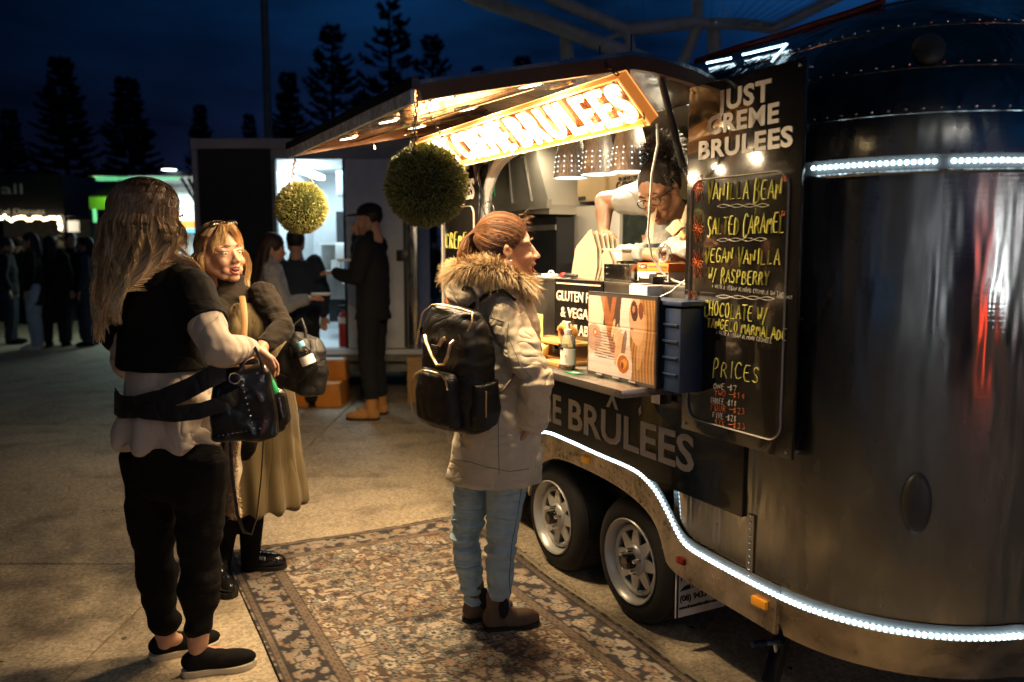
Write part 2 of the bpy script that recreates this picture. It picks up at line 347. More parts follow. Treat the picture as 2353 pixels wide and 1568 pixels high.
def alu(name, base=(.75,.74,.72), rough=.22, dent=.012):
    "sheet aluminium: brushed vertically, softly dented, smeared with polish"
    m = bpy.data.materials.new(name); m.use_nodes = True; N = m.node_tree; b = N.nodes['Principled BSDF']; k = N.links.new
    tc = N.nodes.new('ShaderNodeTexCoord')
    def nz_(sc, st, det=3):
        mp = N.nodes.new('ShaderNodeMapping'); mp.inputs['Scale'].default_value = st; k(tc.outputs['Object'], mp.inputs[0])
        n = N.nodes.new('ShaderNodeTexNoise'); n.inputs['Scale'].default_value = sc; n.inputs['Detail'].default_value = det; k(mp.outputs[0], n.inputs['Vector']); return n
    smear = nz_(4.2, (1, 1, .45), 9); big = nz_(6.0, (1, 1, .16), 3); fine = nz_(130, (.05, .05, 1), 2)
    mr = N.nodes.new('ShaderNodeMapRange'); mr.inputs[1].default_value = .3; mr.inputs[2].default_value = .72; mr.inputs[3].default_value = rough-.09; mr.inputs[4].default_value = rough+.28
    k(smear.outputs[0], mr.inputs[0]); k(mr.outputs[0], b.inputs['Roughness'])
    mc = N.nodes.new('ShaderNodeMapRange'); mc.inputs[1].default_value = .3; mc.inputs[2].default_value = .75; mc.inputs[3].default_value = 1.0; mc.inputs[4].default_value = .38
    k(smear.outputs[0], mc.inputs[0]); mx = N.nodes.new('ShaderNodeMix'); mx.data_type = 'RGBA'; mx.blend_type = 'MULTIPLY'; mx.inputs[0].default_value = 1
    mx.inputs[6].default_value = (*base, 1); k(mc.outputs[0], mx.inputs[7]); k(mx.outputs[2], b.inputs['Base Color'])
    b.inputs['Metallic'].default_value = 1; b.inputs['Anisotropic'].default_value = .5
    b1 = N.nodes.new('ShaderNodeBump'); b1.inputs['Distance'].default_value = dent; k(big.outputs[0], b1.inputs['Height'])
    b2 = N.nodes.new('ShaderNodeBump'); b2.inputs['Distance'].default_value = .00018; k(fine.outputs[0], b2.inputs['Height']); k(b1.outputs[0], b2.inputs['Normal'])
    k(b2.outputs[0], b.inputs['Normal']); MATS[name] = m; return m
alu('aluminium', (.42,.42,.40), rough=.15, dent=.02); alu('stainless', (.62,.6,.56), .28, .003); alu('bright_metal', (.8,.79,.76), .13, .002)
alu('lid_metal', (.8,.76,.7), .1, .006)
mat('black_metal', (.015,.015,.016), .35, spec=.5); mat('black_plastic', (.012,.012,.013), .42); mat('black_gloss', (.01,.009,.008), .12, coat=.6, rvar=.06, scale=5)
mat('tyre', (.014,.014,.014), .8, bump=.001, bscale=120); mat('rim', (.52,.52,.50), .36, metal=.4, var=.12); mat('cover_grey', (.045,.045,.043), .45, var=.3)
mat('chequer', (.5,.44,.36), .33, metal=.9, var=.55, scale=7, bump=.004, bscale=22, detail=8, rvar=.15)
mat('lettering_white', (.46,.43,.39), .5, var=.08); mat('chalk_yellow', (.62,.6,.14), .6, var=.25, scale=40); mat('chalk_white', (.7,.68,.62), .6, var=.2, scale=40)
mat('chalk_orange', (.75,.2,.05), .6, var=.2, scale=40)
mat('led', (1,1,1), .4, emis=(.62,.86,1.0), es=13); mat('led_gel', (.7,.8,.8), .3, emis=(.6,.85,1.0), es=1.1)
mat('neon', (1,1,1), .4, emis=(1.0,.50,.17), es=25); mat('neon_glow', (1,.8,.5), .4, emis=(1.0,.52,.2), es=2.3)
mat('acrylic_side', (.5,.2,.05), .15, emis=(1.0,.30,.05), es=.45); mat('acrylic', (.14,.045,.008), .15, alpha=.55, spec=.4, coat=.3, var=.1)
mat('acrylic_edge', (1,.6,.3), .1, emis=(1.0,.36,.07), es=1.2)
mat('downlight', (1,1,1), .4, emis=(1.0,.86,.62), es=9); mat('cool_lamp', (1,1,1), .4, emis=(.78,.95,1.0), es=9); mat('lamp_lens', (1,1,1), .4, emis=(.9,.97,1.0), es=70); mat('bulb', (1,.9,.7), .4, emis=(1.0,.78,.45), es=10)
mat('pale_green_light', (.3,.8,.4), .5, emis=(.2,.9,.4), es=.7)
mat('grey_panel', (.32,.32,.33), .5, var=.1, bump=.001); mat('white_panel', (.62,.63,.64), .45, var=.08); mat('dark_panel', (.012,.012,.014), .38, var=.3)
mat('card', (.5,.36,.2), .85, var=.08); mat('denim_seam', (.10,.15,.19), .85); mat('trim_grey', (.16,.16,.155), .55, metal=.2); mat('red_streak', (.6,.03,.02), .5, emis=(1.0,.07,.03), es=4); mat('white_streak', (.9,.9,.9), .5, emis=(.85,.93,1.0), es=5); mat('blue_streak', (.1,.2,.6), .5, emis=(.25,.5,1.0), es=1.3); mat('rail_dark', (.07,.035,.018), .4, metal=.5); mat('steel_panel', (.50,.47,.41), .42, metal=.45, var=.25, scale=2.5, bump=.0006, bscale=60, stretch=(1,1,.2)); mat('cream_card', (.27,.215,.155), .8, var=.05); mat('cream_plastic', (.75,.68,.5), .5, var=.05)
mat('orange_card', (.85,.22,.03), .6, var=.06); mat('white_card', (.75,.74,.7), .7, var=.04); mat('green_sign', (.01,.32,.1), .5); mat('yellow_card', (.78,.62,.2), .7)
mat('blue_plastic', (.012,.03,.085), .45, var=.15); mat('wood', (.48,.28,.1), .55, var=.35, scale=4, stretch=(1,8,8)); mat('pastry', (.55,.26,.07), .6, var=.4, scale=60, bump=.002, bscale=90)
mat('glass', (1,1,1), .02, trans=1, ior=1.45, var=0); mat('gel', (.8,.93,.9), .05, trans=.85, ior=1.35, var=.02); mat('white_plastic', (.8,.79,.76), .35, var=.03)
mat('red_paint', (.4,.02,.015), .35); mat('amber', (.9,.35,.02), .3, emis=(.9,.35,.03), es=.12); mat('red_lens', (.25,.01,.01), .2)
mat('orange_plastic', (.62,.22,.02), .55, var=.15, bump=.001); mat('blue_cap', (.15,.45,.6), .4); mat('dirty_grey', (.2,.2,.18), .7, var=.3)
mat('hair', (.1,.05,.03), .42, vcol='Col', var=.12, scale=30, spec=.55); mat('leaf', (.1,.15,.03), .6, vcol='Col', var=.2, scale=30)
mat('skin', (.52,.29,.19), .5, var=.07, scale=20, bump=.0004, bscale=220, spec=.45); mat('skin_brown', (.36,.19,.11), .45, var=.07, scale=20, spec=.45)
mat('lip', (.45,.12,.09), .35, var=.05); mat('eye_white', (.75,.72,.68), .15); mat('iris', (.05,.04,.03), .1); mat('teeth', (.75,.7,.6), .3); mat('mouth', (.08,.012,.01), .6); mat('brow', (.1,.05,.025), .8)
mat('parka', (.60,.52,.385), .8, var=.10, scale=12, bump=.0006, bscale=500, sheen=.1, wrinkle=(5.5, .022, (1, 1, 1.5))); mat('parka_seam', (.26,.22,.155), .85)
mat('denim_light', (.34,.47,.55), .85, var=.22, scale=14, bump=.0007, bscale=420, wrinkle=(5, .02, (1, 1, 4.5))); mat('denim_dark', (.03,.045,.075), .85, var=.2)
mat('boot_suede', (.125,.082,.05), .8, var=.2, scale=25, bump=.0006); mat('elastic', (.01,.01,.01), .9); mat('sole_dark', (.015,.012,.01), .8); mat('sole_light', (.6,.52,.38), .7)
mat('nylon_black', (.008,.0075,.0075), .5, var=.3, bump=.0005, bscale=400, wrinkle=(8, .012, (1, 1, 1))); mat('zip_gold', (.8,.55,.32), .35, metal=.9); mat('rose_gold', (.8,.5,.36), .3, metal=.8)
mat('cloth_black', (.006,.0052,.005), .9, var=.3, scale=14, spec=.2, wrinkle=(5, .009, (1, 1, 2.2))); mat('cloth_beige', (.47,.39,.32), .9, var=.12, scale=9, sheen=.1, bump=.0006, bscale=300, wrinkle=(5.5, .024, (1, 1, .9)))
mat('cloth_olive', (.12,.085,.032), .85, var=.12, scale=8, sheen=.1, wrinkle=(4, .016, (1.6, 1.6, .35))); mat('rib_brown', (.016,.0115,.008), .9, var=.25, scale=14, sheen=.05, spec=.2, wrinkle=(6, .010, (1, 1, 2)))
mat('leather_black', (.01,.009,.009), .22, var=.3, bump=.002, bscale=35, coat=.2); mat('strap_tan', (.36,.19,.07), .6); mat('silver', (.8,.8,.8), .2, metal=1)
mat('green_plastic', (.02,.45,.15), .3, trans=.3); mat('cloth_grey', (.3,.31,.33), .9, var=.15, bump=.002, bscale=60, sheen=.2, wrinkle=(6, .03, (1, 1, 1.4))); mat('boot_tan', (.42,.2,.05), .75, var=.15)
mat('cloth_tee', (.36,.36,.34), .85, var=.06, wrinkle=(7, .018, (1, 1, 1.4))); mat('apron', (.03,.042,.06), .85, var=.2, wrinkle=(5, .02, (1, 1, 1))); mat('strap_cream', (.6,.5,.34), .8); mat('glove', (.85,.88,.88), .2, trans=.55, var=.05)
mat('cloth_navy', (.02,.03,.05), .85); mat('trainer_white', (.6,.6,.58), .7); mat('lamp_pole_paint', (.10,.115,.10), .5, var=.25); mat('pine', (.012,.018,.014), .9, var=.3); mat('bark', (.03,.026,.022), .9)
mat('truss_paint', (.5,.52,.48), .4, var=.2, rvar=.1); mat('cable_steel', (.45,.45,.45), .3, metal=.8); mat('awning_red', (.14,.012,.012), .6); mat('canvas_dark', (.01,.01,.012), .8)
mat('canvas_green', (.2,.4,.03), .7, var=.1); mat('chain_metal', (.12,.1,.08), .4, metal=.9); mat('brush_bristle', (.7,.5,.28), .8, var=.3, scale=90); mat('dark_glass', (.02,.025,.02), .15, var=.5, scale=30, coat=.5)
mat('rug_back', (.4,.34,.22), .95, var=.2, bump=.002)
# ================================================================== SETTING: ground
g = MB(); g.box((0, 120, -.12), (700, 700, .16)); link('ground', g, 'asphalt', kind='structure', smooth=False)
pav = thing('pavement', 'pale exposed aggregate concrete slabs with dark joints', None, kind='structure')
jb = MB(); jb.box((-2, 8.4, -.028), (26, 26, .02)); link('joint_bed', jb, 'joint', pav, smooth=False)
YL = [-3.4, -1.9, -.4, .95, 2.3, 3.76, 5.25, 6.90, 8.5, 10.1, 11.7, 13.3, 14.9, 16.5, 18.1, 19.7, 21.3]
XL = [-13.54, -10.54, -7.54, -4.54, -1.54, 1.46, 4.46, 7.46, 10.46]
slabm = {}
for j in range(len(YL)-1):
    for i in range(len(XL)-1):
        w, d = XL[i+1]-XL[i]-.009, YL[j+1]-YL[j]-.009
        key = round(d, 3)
        if key not in slabm:
            q = MB(); q.box((0, 0, -.0125), (w, d, .025), bev=.004); me = q.mesh('slab'); me.materials.append(MATS['concrete']); slabm[key] = me
        o = link('slab', slabm[key], None, pav, smooth=False, M=Matrix.Translation(((XL[i]+XL[i+1])/2, (YL[j]+YL[j+1])/2, random.uniform(-.0012, .0012))))
# ---- persian rug: the pattern is woven colour on a fine grid
def rug():
    a0, a1, b0, b1 = -1.49, 1.05, -1.33, -.075; st = .0062
    na, nb = int((a1-a0)/st), int((b1-b0)/st)
    A, B = np.meshgrid(np.linspace(0, a1-a0, na+1), np.linspace(0, b1-b0, nb+1)); Lx, Ly = a1-a0, b1-b0
    r = np.random.default_rng(3)
    # symmetric coordinates (a woven pattern mirrors about both centre lines)
    sA = np.abs(A-Lx/2); sB = np.abs(B-Ly/2)
    def vn(x, y, s, seed):
        g_ = np.random.default_rng(seed).random((64, 64)); x = x*s; y = y*s; xi = np.floor(x).astype(int); yi = np.floor(y).astype(int)
        fx = x-xi; fy = y-yi; fx = fx*fx*(3-2*fx); fy = fy*fy*(3-2*fy)
        q = lambda i, j: g_[(xi+i) % 64, (yi+j) % 64]
        return (q(0, 0)*(1-fx)+q(1, 0)*fx)*(1-fy)+(q(0, 1)*(1-fx)+q(1, 1)*fx)*fy
    C = np.zeros(A.shape+(3,)); C[:] = (.46, .33, .19)
    dark = np.array((.022, .016, .018)); rust = np.array((.34, .17, .07)); pale = np.array((.56, .45, .30)); teal = np.array((.24, .23, .19)); brown = np.array((.11, .055, .028))
    def paint(mask, col, k=1.0): C[mask] = C[mask]*(1-k)+np.array(col)*k
    paint(vn(sA, sB, 5, 1) > .58, pale, .7); paint(vn(sA, sB, 7, 2) > .66, rust, .55); paint(vn(sA, sB, 6, 5) > .7, teal, .45)
    # scrolling vines: contour lines of warped noise
    w1 = vn(sA, sB, 13, 11); w2 = vn(sA+w1*.05, sB-w1*.04, 26, 12)
    paint(np.abs(w1-.5) < .028, dark, .85); paint(np.abs(w2-.5) < .05, brown, .85)
    w3 = vn(sA, sB, 52, 13)
    paint((w3 > .68), dark, .75); paint((w3 < .2), brown, .6)
    # flower heads
    cells = .098
    for ii in range(int(Lx/2/cells)+2):
        for jj in range(int(Ly/2/cells)+2):
            cx = (ii+r.uniform(.15, .85))*cells; cy = (jj+r.uniform(.15, .85))*cells; rad = r.uniform(.022, .048)
            dx, dy = sA-cx, sB-cy; m = (np.abs(dx) < .07) & (np.abs(dy) < .07)
            if not m.any(): continue
            d = np.hypot(dx, dy); th = np.arctan2(dy, dx); pet = r.integers(5, 10); q = rad*(1+.22*np.cos(th*pet))
            cc = [rust, teal, teal*1.3, np.array((.42, .25, .11))][r.integers(0, 4)]; c2 = [pale, rust, dark][r.integers(0, 3)]
            paint(m & (d < q*1.12), dark, .9); paint(m & (d < q), cc, .9); paint(m & (np.abs(d-q*.68) < .0035), dark, .8)
            paint(m & (d < q*.5), c2, .9); paint(m & (d < q*.22), dark, .9)
    for k in range(70):      # leaves
        cx, cy = r.uniform(0, Lx/2), r.uniform(0, Ly/2); ph = r.uniform(0, 3.14); dx, dy = sA-cx, sB-cy
        u_ = dx*np.cos(ph)+dy*np.sin(ph); v_ = -dx*np.sin(ph)+dy*np.cos(ph); e = (u_/.04)**2+(v_/.013)**2
        paint(e < 1.25, dark, .8); paint(e < .8, [rust, teal, brown, pale][k % 4], .9)
    # border with guard stripes
    ed = np.minimum(np.minimum(A, Lx-A), np.minimum(B, Ly-B)); along = np.where((np.minimum(A, Lx-A) < np.minimum(B, Ly-B)), B, A)
    bw = .215
    inb = ed < bw; C[inb] = (.035, .027, .03)
    mo = vn(along, ed, 40, 21); m2_ = vn(along, ed, 22, 22)
    paint(inb & (mo > .52), (.35, .28, .2), .85); paint(inb & (m2_ > .6) & (mo > .35), rust, .6); paint(inb & (np.abs(m2_-.5) < .03), dark, .9)
    for kk in range(int(max(Lx, Ly)/.17)+1):
        cx = .085+.17*kk; d = np.hypot((along-cx)/1.0, (ed-.118)*1.25); q = .05*(1+.14*np.cos(8*np.arctan2(ed-.118, along-cx)))
        q = q*.8; paint(inb & (d < q*1.15), dark, .95); paint(inb & (d < q), pale, .5); paint(inb & (d < q*.7), rust, .7); paint(inb & (d < q*.42), pale, .6); paint(inb & (d < q*.2), dark, .9)
    for lo, hi in ((.176, .215), (.012, .04)):
        g2 = (ed > lo) & (ed < hi); C[g2] = (.20, .12, .065); paint(g2 & (np.sin(along*150)*np.cos(ed*260) > .25), dark, .6)
    for e0 in (.012, .04, .176, .215): paint(np.abs(ed-e0) < .0035, dark, .85)
    C *= (.82+.36*r.random(A.shape))[..., None]; C *= (.72+.4*vn(A, B, 9, 31))[..., None]*(.75+.4*vn(A, B, 1.7, 33))[..., None]; g_ = C.mean(-1, keepdims=True); C[:] = (C*.52+g_*.48*np.array((1.12, 1, .82)))*.95     # knots and wear
    # shape: softly rippled, near edge lifted and curled
    Z = .007+.010*vn(A, B, 2.6, 41)**2+.004*np.abs(vn(A, B, 5, 46)-.5)+.0012*vn(A, B, 60, 42)
    wig = .016*(vn(A*0+A, A*0+3, 3, 43)-.5)*2; edge = np.clip((B-(Ly-.10))/.10, 0, 1)
    Bs = b0+B+wig*edge+.012*(vn(A, A*0+7, 2.2, 47)-.5)*np.clip(1-B/.2, 0, 1); A = A+.014*(vn(B, B*0+5, 2.5, 48)-.5)*np.clip(1-A/.2, 0, 1); Z = Z+.022*edge**2*vn(A, A*0+1, 2.3, 44)
    co = np.stack([a0+A, Bs, Z], -1).reshape(-1, 3)
    idx = np.arange((na+1)*(nb+1)).reshape(nb+1, na+1)
    f = np.stack([idx[:-1, :-1], idx[:-1, 1:], idx[1:, 1:], idx[1:, :-1]], -1).reshape(-1, 4)
    me = bpy.data.meshes.new('pile'); me.vertices.add(len(co)); me.vertices.foreach_set('co', co.astype('f').ravel())
    me.loops.add(len(f)*4); me.loops.foreach_set('vertex_index', f.astype('i').ravel()); me.polygons.add(len(f)); me.polygons.foreach_set('loop_start', np.arange(0, len(f)*4, 4, dtype='i'))
    me.update(calc_edges=True)
    ca = me.color_attributes.new('Col', 'FLOAT_COLOR', 'POINT'); ca.data.foreach_set('color', np.concatenate([C.reshape(-1, 3), np.ones((len(co), 1))], 1).astype('f').ravel())
    t = thing('rug', 'large worn persian patterned rug laid on the concrete in front of the serving counter', 'rug', TM)
    link('pile', me, mat('rug_pile', (0, 0, 0), .95, vcol='Col', var=.15, scale=90, bump=.0015, bscale=300, sheen=.1), t, ang=0)
    # backing lip and fringe along the trailer side
    mb = MB()
    i0 = nb
    top = co.reshape(nb+1, na+1, 3)[nb]
    pts = top[::6]
    vs = []
    for p in pts: vs += [(p[0], p[1]-.002, p[2]+.001), (p[0], p[1]+.016+.008*mnoise.noise(V((p[0]*9, 0, 0))), max(.004, p[2]-.004)), (p[0], p[1]+.012, .001), (p[0], p[1]-.01, .0005)]
    n = len(pts); fs = []
    for i in range(n-1):
        for k in range(3): fs.append((i*4+k, i*4+k+1, i*4+5+k, i*4+4+k))
    mb.add(vs, fs); link('edge_binding', mb, 'rug_back', t)
    fr = MB()
    for k in range(420):
        i = random.randrange(len(top)-1); p = V(top[i])+V((0, .012, 0)); L_ = random.uniform(.008, .03); d = V((random.uniform(-.6, .6), 1, 0)).normalized()
        fr.tube([p, p+d*L_*.6+V((0, 0, .002)), V((p.x+d.x*L_, p.y+d.y*L_, .003))], [.0012, .001, .0005], 3)
    link('fringe', fr, 'rug_back', t, kind='stuff')
rug()
rd = random.Random(77); lf = MB()
for i in range(170):
    p = V((rd.uniform(-4.5, 1.2), rd.uniform(1.6, 8), .004)); a = rd.uniform(0, 6.28); L_ = rd.uniform(.004, .018); d = V((math.cos(a), math.sin(a), 0)); s = V((-d.y, d.x, 0)); lf.add([p-d*L_, p+s*L_*.4+V((0, 0, .004)), p+d*L_, p-s*L_*.4+V((0, 0, .002))], [(0, 1, 2, 3)])
link('leaf_litter', lf, 'bark', smooth=False, kind='stuff')
# ================================================================== FOOD TRAILER
WID = 2.0
def plan():
    pts = []                                   # (a, b) round the body, from the far corner along the serving side to the near end
    def arc(ca, cb, r, a0, a1, n): return [(ca+r*math.cos(R(t)), cb+r*math.sin(R(t))) for t in np.linspace(a0, a1, n)]
    side = [(-1.80, 0), (-1.36, 0), (-1.1, 0), (-.86, 0), (-.3, 0), (.27, 0), (.33, 0), (.5, 0), (.65, 0), (.80, 0)]
    near = arc(.80, .50, .50, -90, -14, 16)[1:]+[(1.325+.075*(1-((b-1.0)/.6)**2), b) for b in np.linspace(.5, 1.5, 11)]+arc(.80, 1.5, .50, 14, 90, 12)
    back = [(a, 2.0) for a in np.linspace(.65, -1.80, 8)]
    far = arc(-1.80, 1.40, .60, 90, 166, 9)[1:]+[(-2.43-.06*(1-((b-1.0)/.4)**2), b) for b in (1.3, 1.0, .7)]+arc(-1.80, .60, .60, 194, 270, 9)[:-1]
    return side+near+back+far
PL = plan(); NS = 10
ROWS = [(.27, .945), (.30, .965), (.345, .988), (.41, 1), (.64, 1), (1.0, 1), (1.345, 1), (1.52, 1), (1.70, 1)]
for ph in np.linspace(0, 90, 17)[1:]:
    c_, s_ = math.cos(R(ph)), math.sin(R(ph)); e = 2/2.05
    ROWS.append((1.70+.65*s_**e, max(.0, c_**e)))
def skel(a, b): return (min(max(a, -1.5), .45), WID/2)
def body_pt(a, b, z, k):
    ca, cb = skel(a, b); return V((ca+(a-ca)*k, cb+(b-cb)*k, z))
trailer = thing('food_trailer', 'rounded polished aluminium food trailer with open serving hatch and bright strip lights', 'food trailer', TM)
def trailer_body():
    vs = [body_pt(a, b, z, k) for z, k in ROWS for a, b in PL]; n = len(PL); fs = []
    for j in range(len(ROWS)-1):
        z0, z1 = ROWS[j][0], ROWS[j+1][0]; zc = (z0+z1)/2
        for i in range(n):
            i2 = (i+1) % n; a0, b0 = PL[i]; a1, b1 = PL[i2]; ac = (a0+a1)/2
            if i < NS-1:
                if -1.36 < ac < .33 and 1.345 < zc < 2.06: continue
                if -.86 < ac < .27 and zc < .64: continue
            fs.append((j*n+i, j*n+i2, (j+1)*n+i2, (j+1)*n+i))
    mb = MB(); mb.add(vs, fs); me = mb.mesh('body'); o = link('body', me, 'aluminium', trailer, ang=50)
    md = o.modifiers.new('t', 'SOLIDIFY'); md.thickness = .02; md.offset = -1
    return o
trailer_body()
# find surface points of the body from where they show
_SURF = []
def _surf():
    def cr(P, t):
        return P
    n = len(PL)
    for i in list(range(4, 36)):
        a0, b0 = PL[i]; a1, b1 = PL[(i+1) % n]
        for q in np.linspace(0, 1, 12)[:-1]:
            a, b = a0+(a1-a0)*q, b0+(b1-b0)*q
            for j in range(len(ROWS)-1):
                z0, k0 = ROWS[j]; z1, k1 = ROWS[j+1]; m = max(3, int((z1-z0)/.02))
                for s in np.linspace(0, 1, m+1)[:-1]: _SURF.append((a, b, z0+(z1-z0)*s, k0+(k1-k0)*s))
_surf()
_SP = [TM @ body_pt(*s) for s in _SURF]
def _pj(P):
    d = P-V((0, 0, H)); z = d.dot(FWD); return (CX+F*d.x/z, CY-F*d.dot(UP)/z, z)
_PX = np.array([_pj(p) for p in _SP])
def hit_body(x, y):
    d = (_PX[:, 0]-x)**2+(_PX[:, 1]-y)**2; near = np.where(d < d.min()+60)[0]; i = near[np.argmin(_PX[near, 2])]
    return body_pt(*_SURF[i]), _SURF[i]
def body_n(s):
    a, b, z, k = s; e = .01
    rows = np.array(ROWS)
    def P(da, dz):
        # neighbours along the plan and up the profile
        L_ = PL; best = min(range(len(L_)), key=lambda i: (L_[i][0]-a)**2+(L_[i][1]-b)**2); i2 = (best+1) % len(L_)
        t = V((L_[i2][0]-L_[best][0], L_[i2][1]-L_[best][1])).normalized()
        zz = z+dz; kk = float(np.interp(zz, rows[:, 0], rows[:, 1])); return body_pt(a+t.x*da, b+t.y*da, zz, kk)
    n = (P(e, 0)-P(-e, 0)).cross(P(0, e)-P(0, -e)).normalized()
    return n
def outline(z, i0, i1, off=0.0, step=.01):
    "points along the body at height z between two plan indices"
    rows = np.array(ROWS); k = float(np.interp(z, rows[:, 0], rows[:, 1])); out = []
    for i in range(i0, i1):
        a0, b0 = PL[i]; a1, b1 = PL[i+1]; p, q = body_pt(a0, b0, z, k), body_pt(a1, b1, z, k); m = max(1, int((q-p).length/step))
        nn = V(((q-p).y, -(q-p).x, 0)).normalized()
        for s in range(m): out.append(p.lerp(q, s/m)+nn*off)
    return out
def resample(path, step):
    path = [V(p) for p in path]; out = [path[0]]; acc = 0
    for p, q in zip(path[:-1], path[1:]):
        d = (q-p).length; pos = step-acc
        while pos <= d: out.append(p.lerp(q, pos/d)); pos += step
        acc = (acc+d) % step if d else acc
    return out
# fender and skirt ------------------------------------------------
LEDP = [(-.657-.2, .30), (-.857, .42), (-.80, .50), (-.72, .60), (-.66, .64), (-.45, .638), (-.194, .628), (.035, .626), (.109, .61), (.182, .577), (.252, .516), (.31, .454), (.364, .422), (.486, .414), (.671, .408), (.80, .408)]
ARCH = [(.80, .290), (.549, .299), (.265, .309), (.234, .394), (.209, .438), (.161, .482), (.088, .511), (-.014, .533), (-.192, .55), (-.5, .552), (-.62, .52), (-.72, .45), (-.78, .36), (-.80, .30)]
def sm(path, it=2):
    for _ in range(it):
        q = [path[0]]
        for p, r_ in zip(path[:-1], path[1:]): q += [(p[0]*.75+r_[0]*.25, p[1]*.75+r_[1]*.25), (p[0]*.25+r_[0]*.75, p[1]*.25+r_[1]*.75)]
        path = q+[path[-1]]
    return path
LS = [p for p in LEDP if p[0] > -.86]; top = sm([(p[0], p[1]) for p in LEDP[1:]]); bot = sm(ARCH)
UPR = Matrix(((1, 0, 0, 0), (0, 0, 1, -.020), (0, 1, 0, 0), (0, 0, 0, 1)))     # (x, y) -> (a, c), extruded along +b
tp = sorted(top, key=lambda p: p[0]); bt = sorted(bot, key=lambda p: p[0])
def strip_plate(name, tps, bts, th, m):
    xs = np.linspace(-.80, .80, 110); ty = np.interp(xs, [p[0] for p in tps], [p[1] for p in tps]); by = np.interp(xs, [p[0] for p in bts], [p[1] for p in bts])
    mb = MB(); vs = []; fs = []
    for x, t_, b_ in zip(xs, ty, by): vs += [(x, -.020, b_), (x, -.020, t_), (x, -.020+th, t_), (x, -.020+th, b_)]
    for i in range(len(xs)-1):
        for k in range(4): k2 = (k+1) % 4; fs.append((i*4+k, i*4+k2, i*4+4+k2, i*4+4+k))
    fs += [(3, 2, 1, 0), tuple((len(xs)-1)*4+k for k in range(4))]
    mb.add(vs, fs); return link(name, mb, m, trailer, ang=30)
fender = strip_plate('fender', tp, bt, .014, 'chequer')
sk = outline(.408, 9, 34, .020, .03); mb = MB(); vs = []
for p in sk: vs.append(V((p.x, p.y, .408)))
lowk = outline(.288, 9, 34, .028, .03); n = min(len(sk), len(lowk))
sk = resample(sk, .03); lowk = outline(.285, 9, 34, .014, .03)
nn = 90
def even(path, n):
    d = [0]; 
    for p, q in zip(path[:-1], path[1:]): d.append(d[-1]+(q-p).length)
    out = []
    for t in np.linspace(0, d[-1], n):
        i = min(max(int(np.searchsorted(d, t))-1, 0), len(path)-2); f_ = (t-d[i])/max(d[i+1]-d[i], 1e-9); out.append(path[i].lerp(path[i+1], f_))
    return out
A_ = even(sk, nn); B_ = even(lowk, nn); vs = []; fs = []
for p, q in zip(A_, B_): vs += [V((p.x, p.y, .408)), V((q.x, q.y, .27)), V((p.x*.985, p.y+.03, .408))]
for i in range(nn-1): fs += [(i*3, i*3+1, i*3+4, i*3+3), (i*3+2, i*3, i*3+3, i*3+5)]
mb = MB(); mb.add(vs, fs); link('skirt', mb, 'chequer', trailer)
# raised tread bars of the chequer plate
tr = MB(); rd = random.Random(5)
for x in np.arange(-.78, .8, .03):
    t_ = float(np.interp(x, [p[0] for p in tp], [p[1] for p in tp])); b_ = float(np.interp(x, [p[0] for p in bt], [p[1] for p in bt])); z = b_+.012; r_ = 0
    while z < t_-.02:
        an = R(45 if (int(round(x/.03))+r_) % 2 else -45); tr.box((x, -.0205, z), (.017, .0024, .0045), Matrix.Rotation(an, 3, 'Y')); z += .03; r_ += 1
link('tread', tr, 'chequer', trailer, kind='stuff', smooth=False)
# LED strips ------------------------------------------------------
def led(path, step=.0165, size=.0062, name='led_strip'):
    t = MB(); t.tube([V(p) for p in path], .0062, 6, flat=.7); o = link(name, t, 'led_gel', trailer)
    b_ = MB()
    for p in resample(path, step): b_.ell(p+V((0, 0, 0)), size, n=8, m=6)
    link('led_chips', b_, 'led', o, kind='stuff'); return o
lp = [V((x, -.012, y+.005)) for x, y in tp]
led(lp+[V((p.x, p.y-.0, .414)) for p in outline(.414, 9, 34, .012, .02)], .0165)
def ribbon(path, z0, z1, off=0.0):
    vs = []; fs = []
    for p in path: vs += [V((p.x, p.y, p.z+z0)), V((p.x, p.y, p.z+z1)), V((p.x, p.y+.004, p.z+z1)), V((p.x, p.y+.004, p.z+z0))]
    for i in range(len(path)-1):
        for k in range(4): k2 = (k+1) % 4; fs.append((i*4+k, i*4+k2, i*4+4+k2, i*4+4+k))
    q = MB(); q.add(vs, fs); return link('trim_rail', q, 'trim_grey', trailer, ang=30)
ribbon([V((x, -.008, y)) for x, y in tp if x > -.66]+[V((p.x, p.y, .408)) for p in outline(.41, 9, 34, .005, .02)], -.002, .034)
ribbon([V((p.x, p.y, 1.70)) for p in outline(1.70, 9, 34, .004, .02)], -.022, .020)
up = outline(1.70, 9, 34, .012, .02); up = [V((x, -.012, 1.70)) for x in np.linspace(.872, .872, 1)]+[p for p in up if p.x > .88 or p.y > .02]
cut = [i for i, p in enumerate(up) if tuple(np.round(_pj(TM @ p)[:1], 0))[0] > 2158]
c0 = cut[0] if cut else len(up)
led(up[:c0]); led(up[c0+1:])
def surf_path(pts, off=.012, n=14):
    out = []
    for (x0, y0), (x1, y1) in zip(pts[:-1], pts[1:]):
        for q in np.linspace(0, 1, n): p, s = hit_body(x0+(x1-x0)*q, y0+(y1-y0)*q); out.append(p+body_n(s)*off)
    return out
def chord(p, q, n=10): return [p.lerp(q, i/n) for i in range(n+1)]
def hb(x, y, off=.014): p, s = hit_body(x, y); return p+body_n(s)*off
led(chord(hb(1626, 152), hb(1684, 139)), .014, .005); led(chord(hb(1703, 131), hb(1806, 106))+chord(hb(1806, 106), hb(1775, 152))[1:], .014, .005)  # glowing rows stand in for LED strips mirrored in the curved body
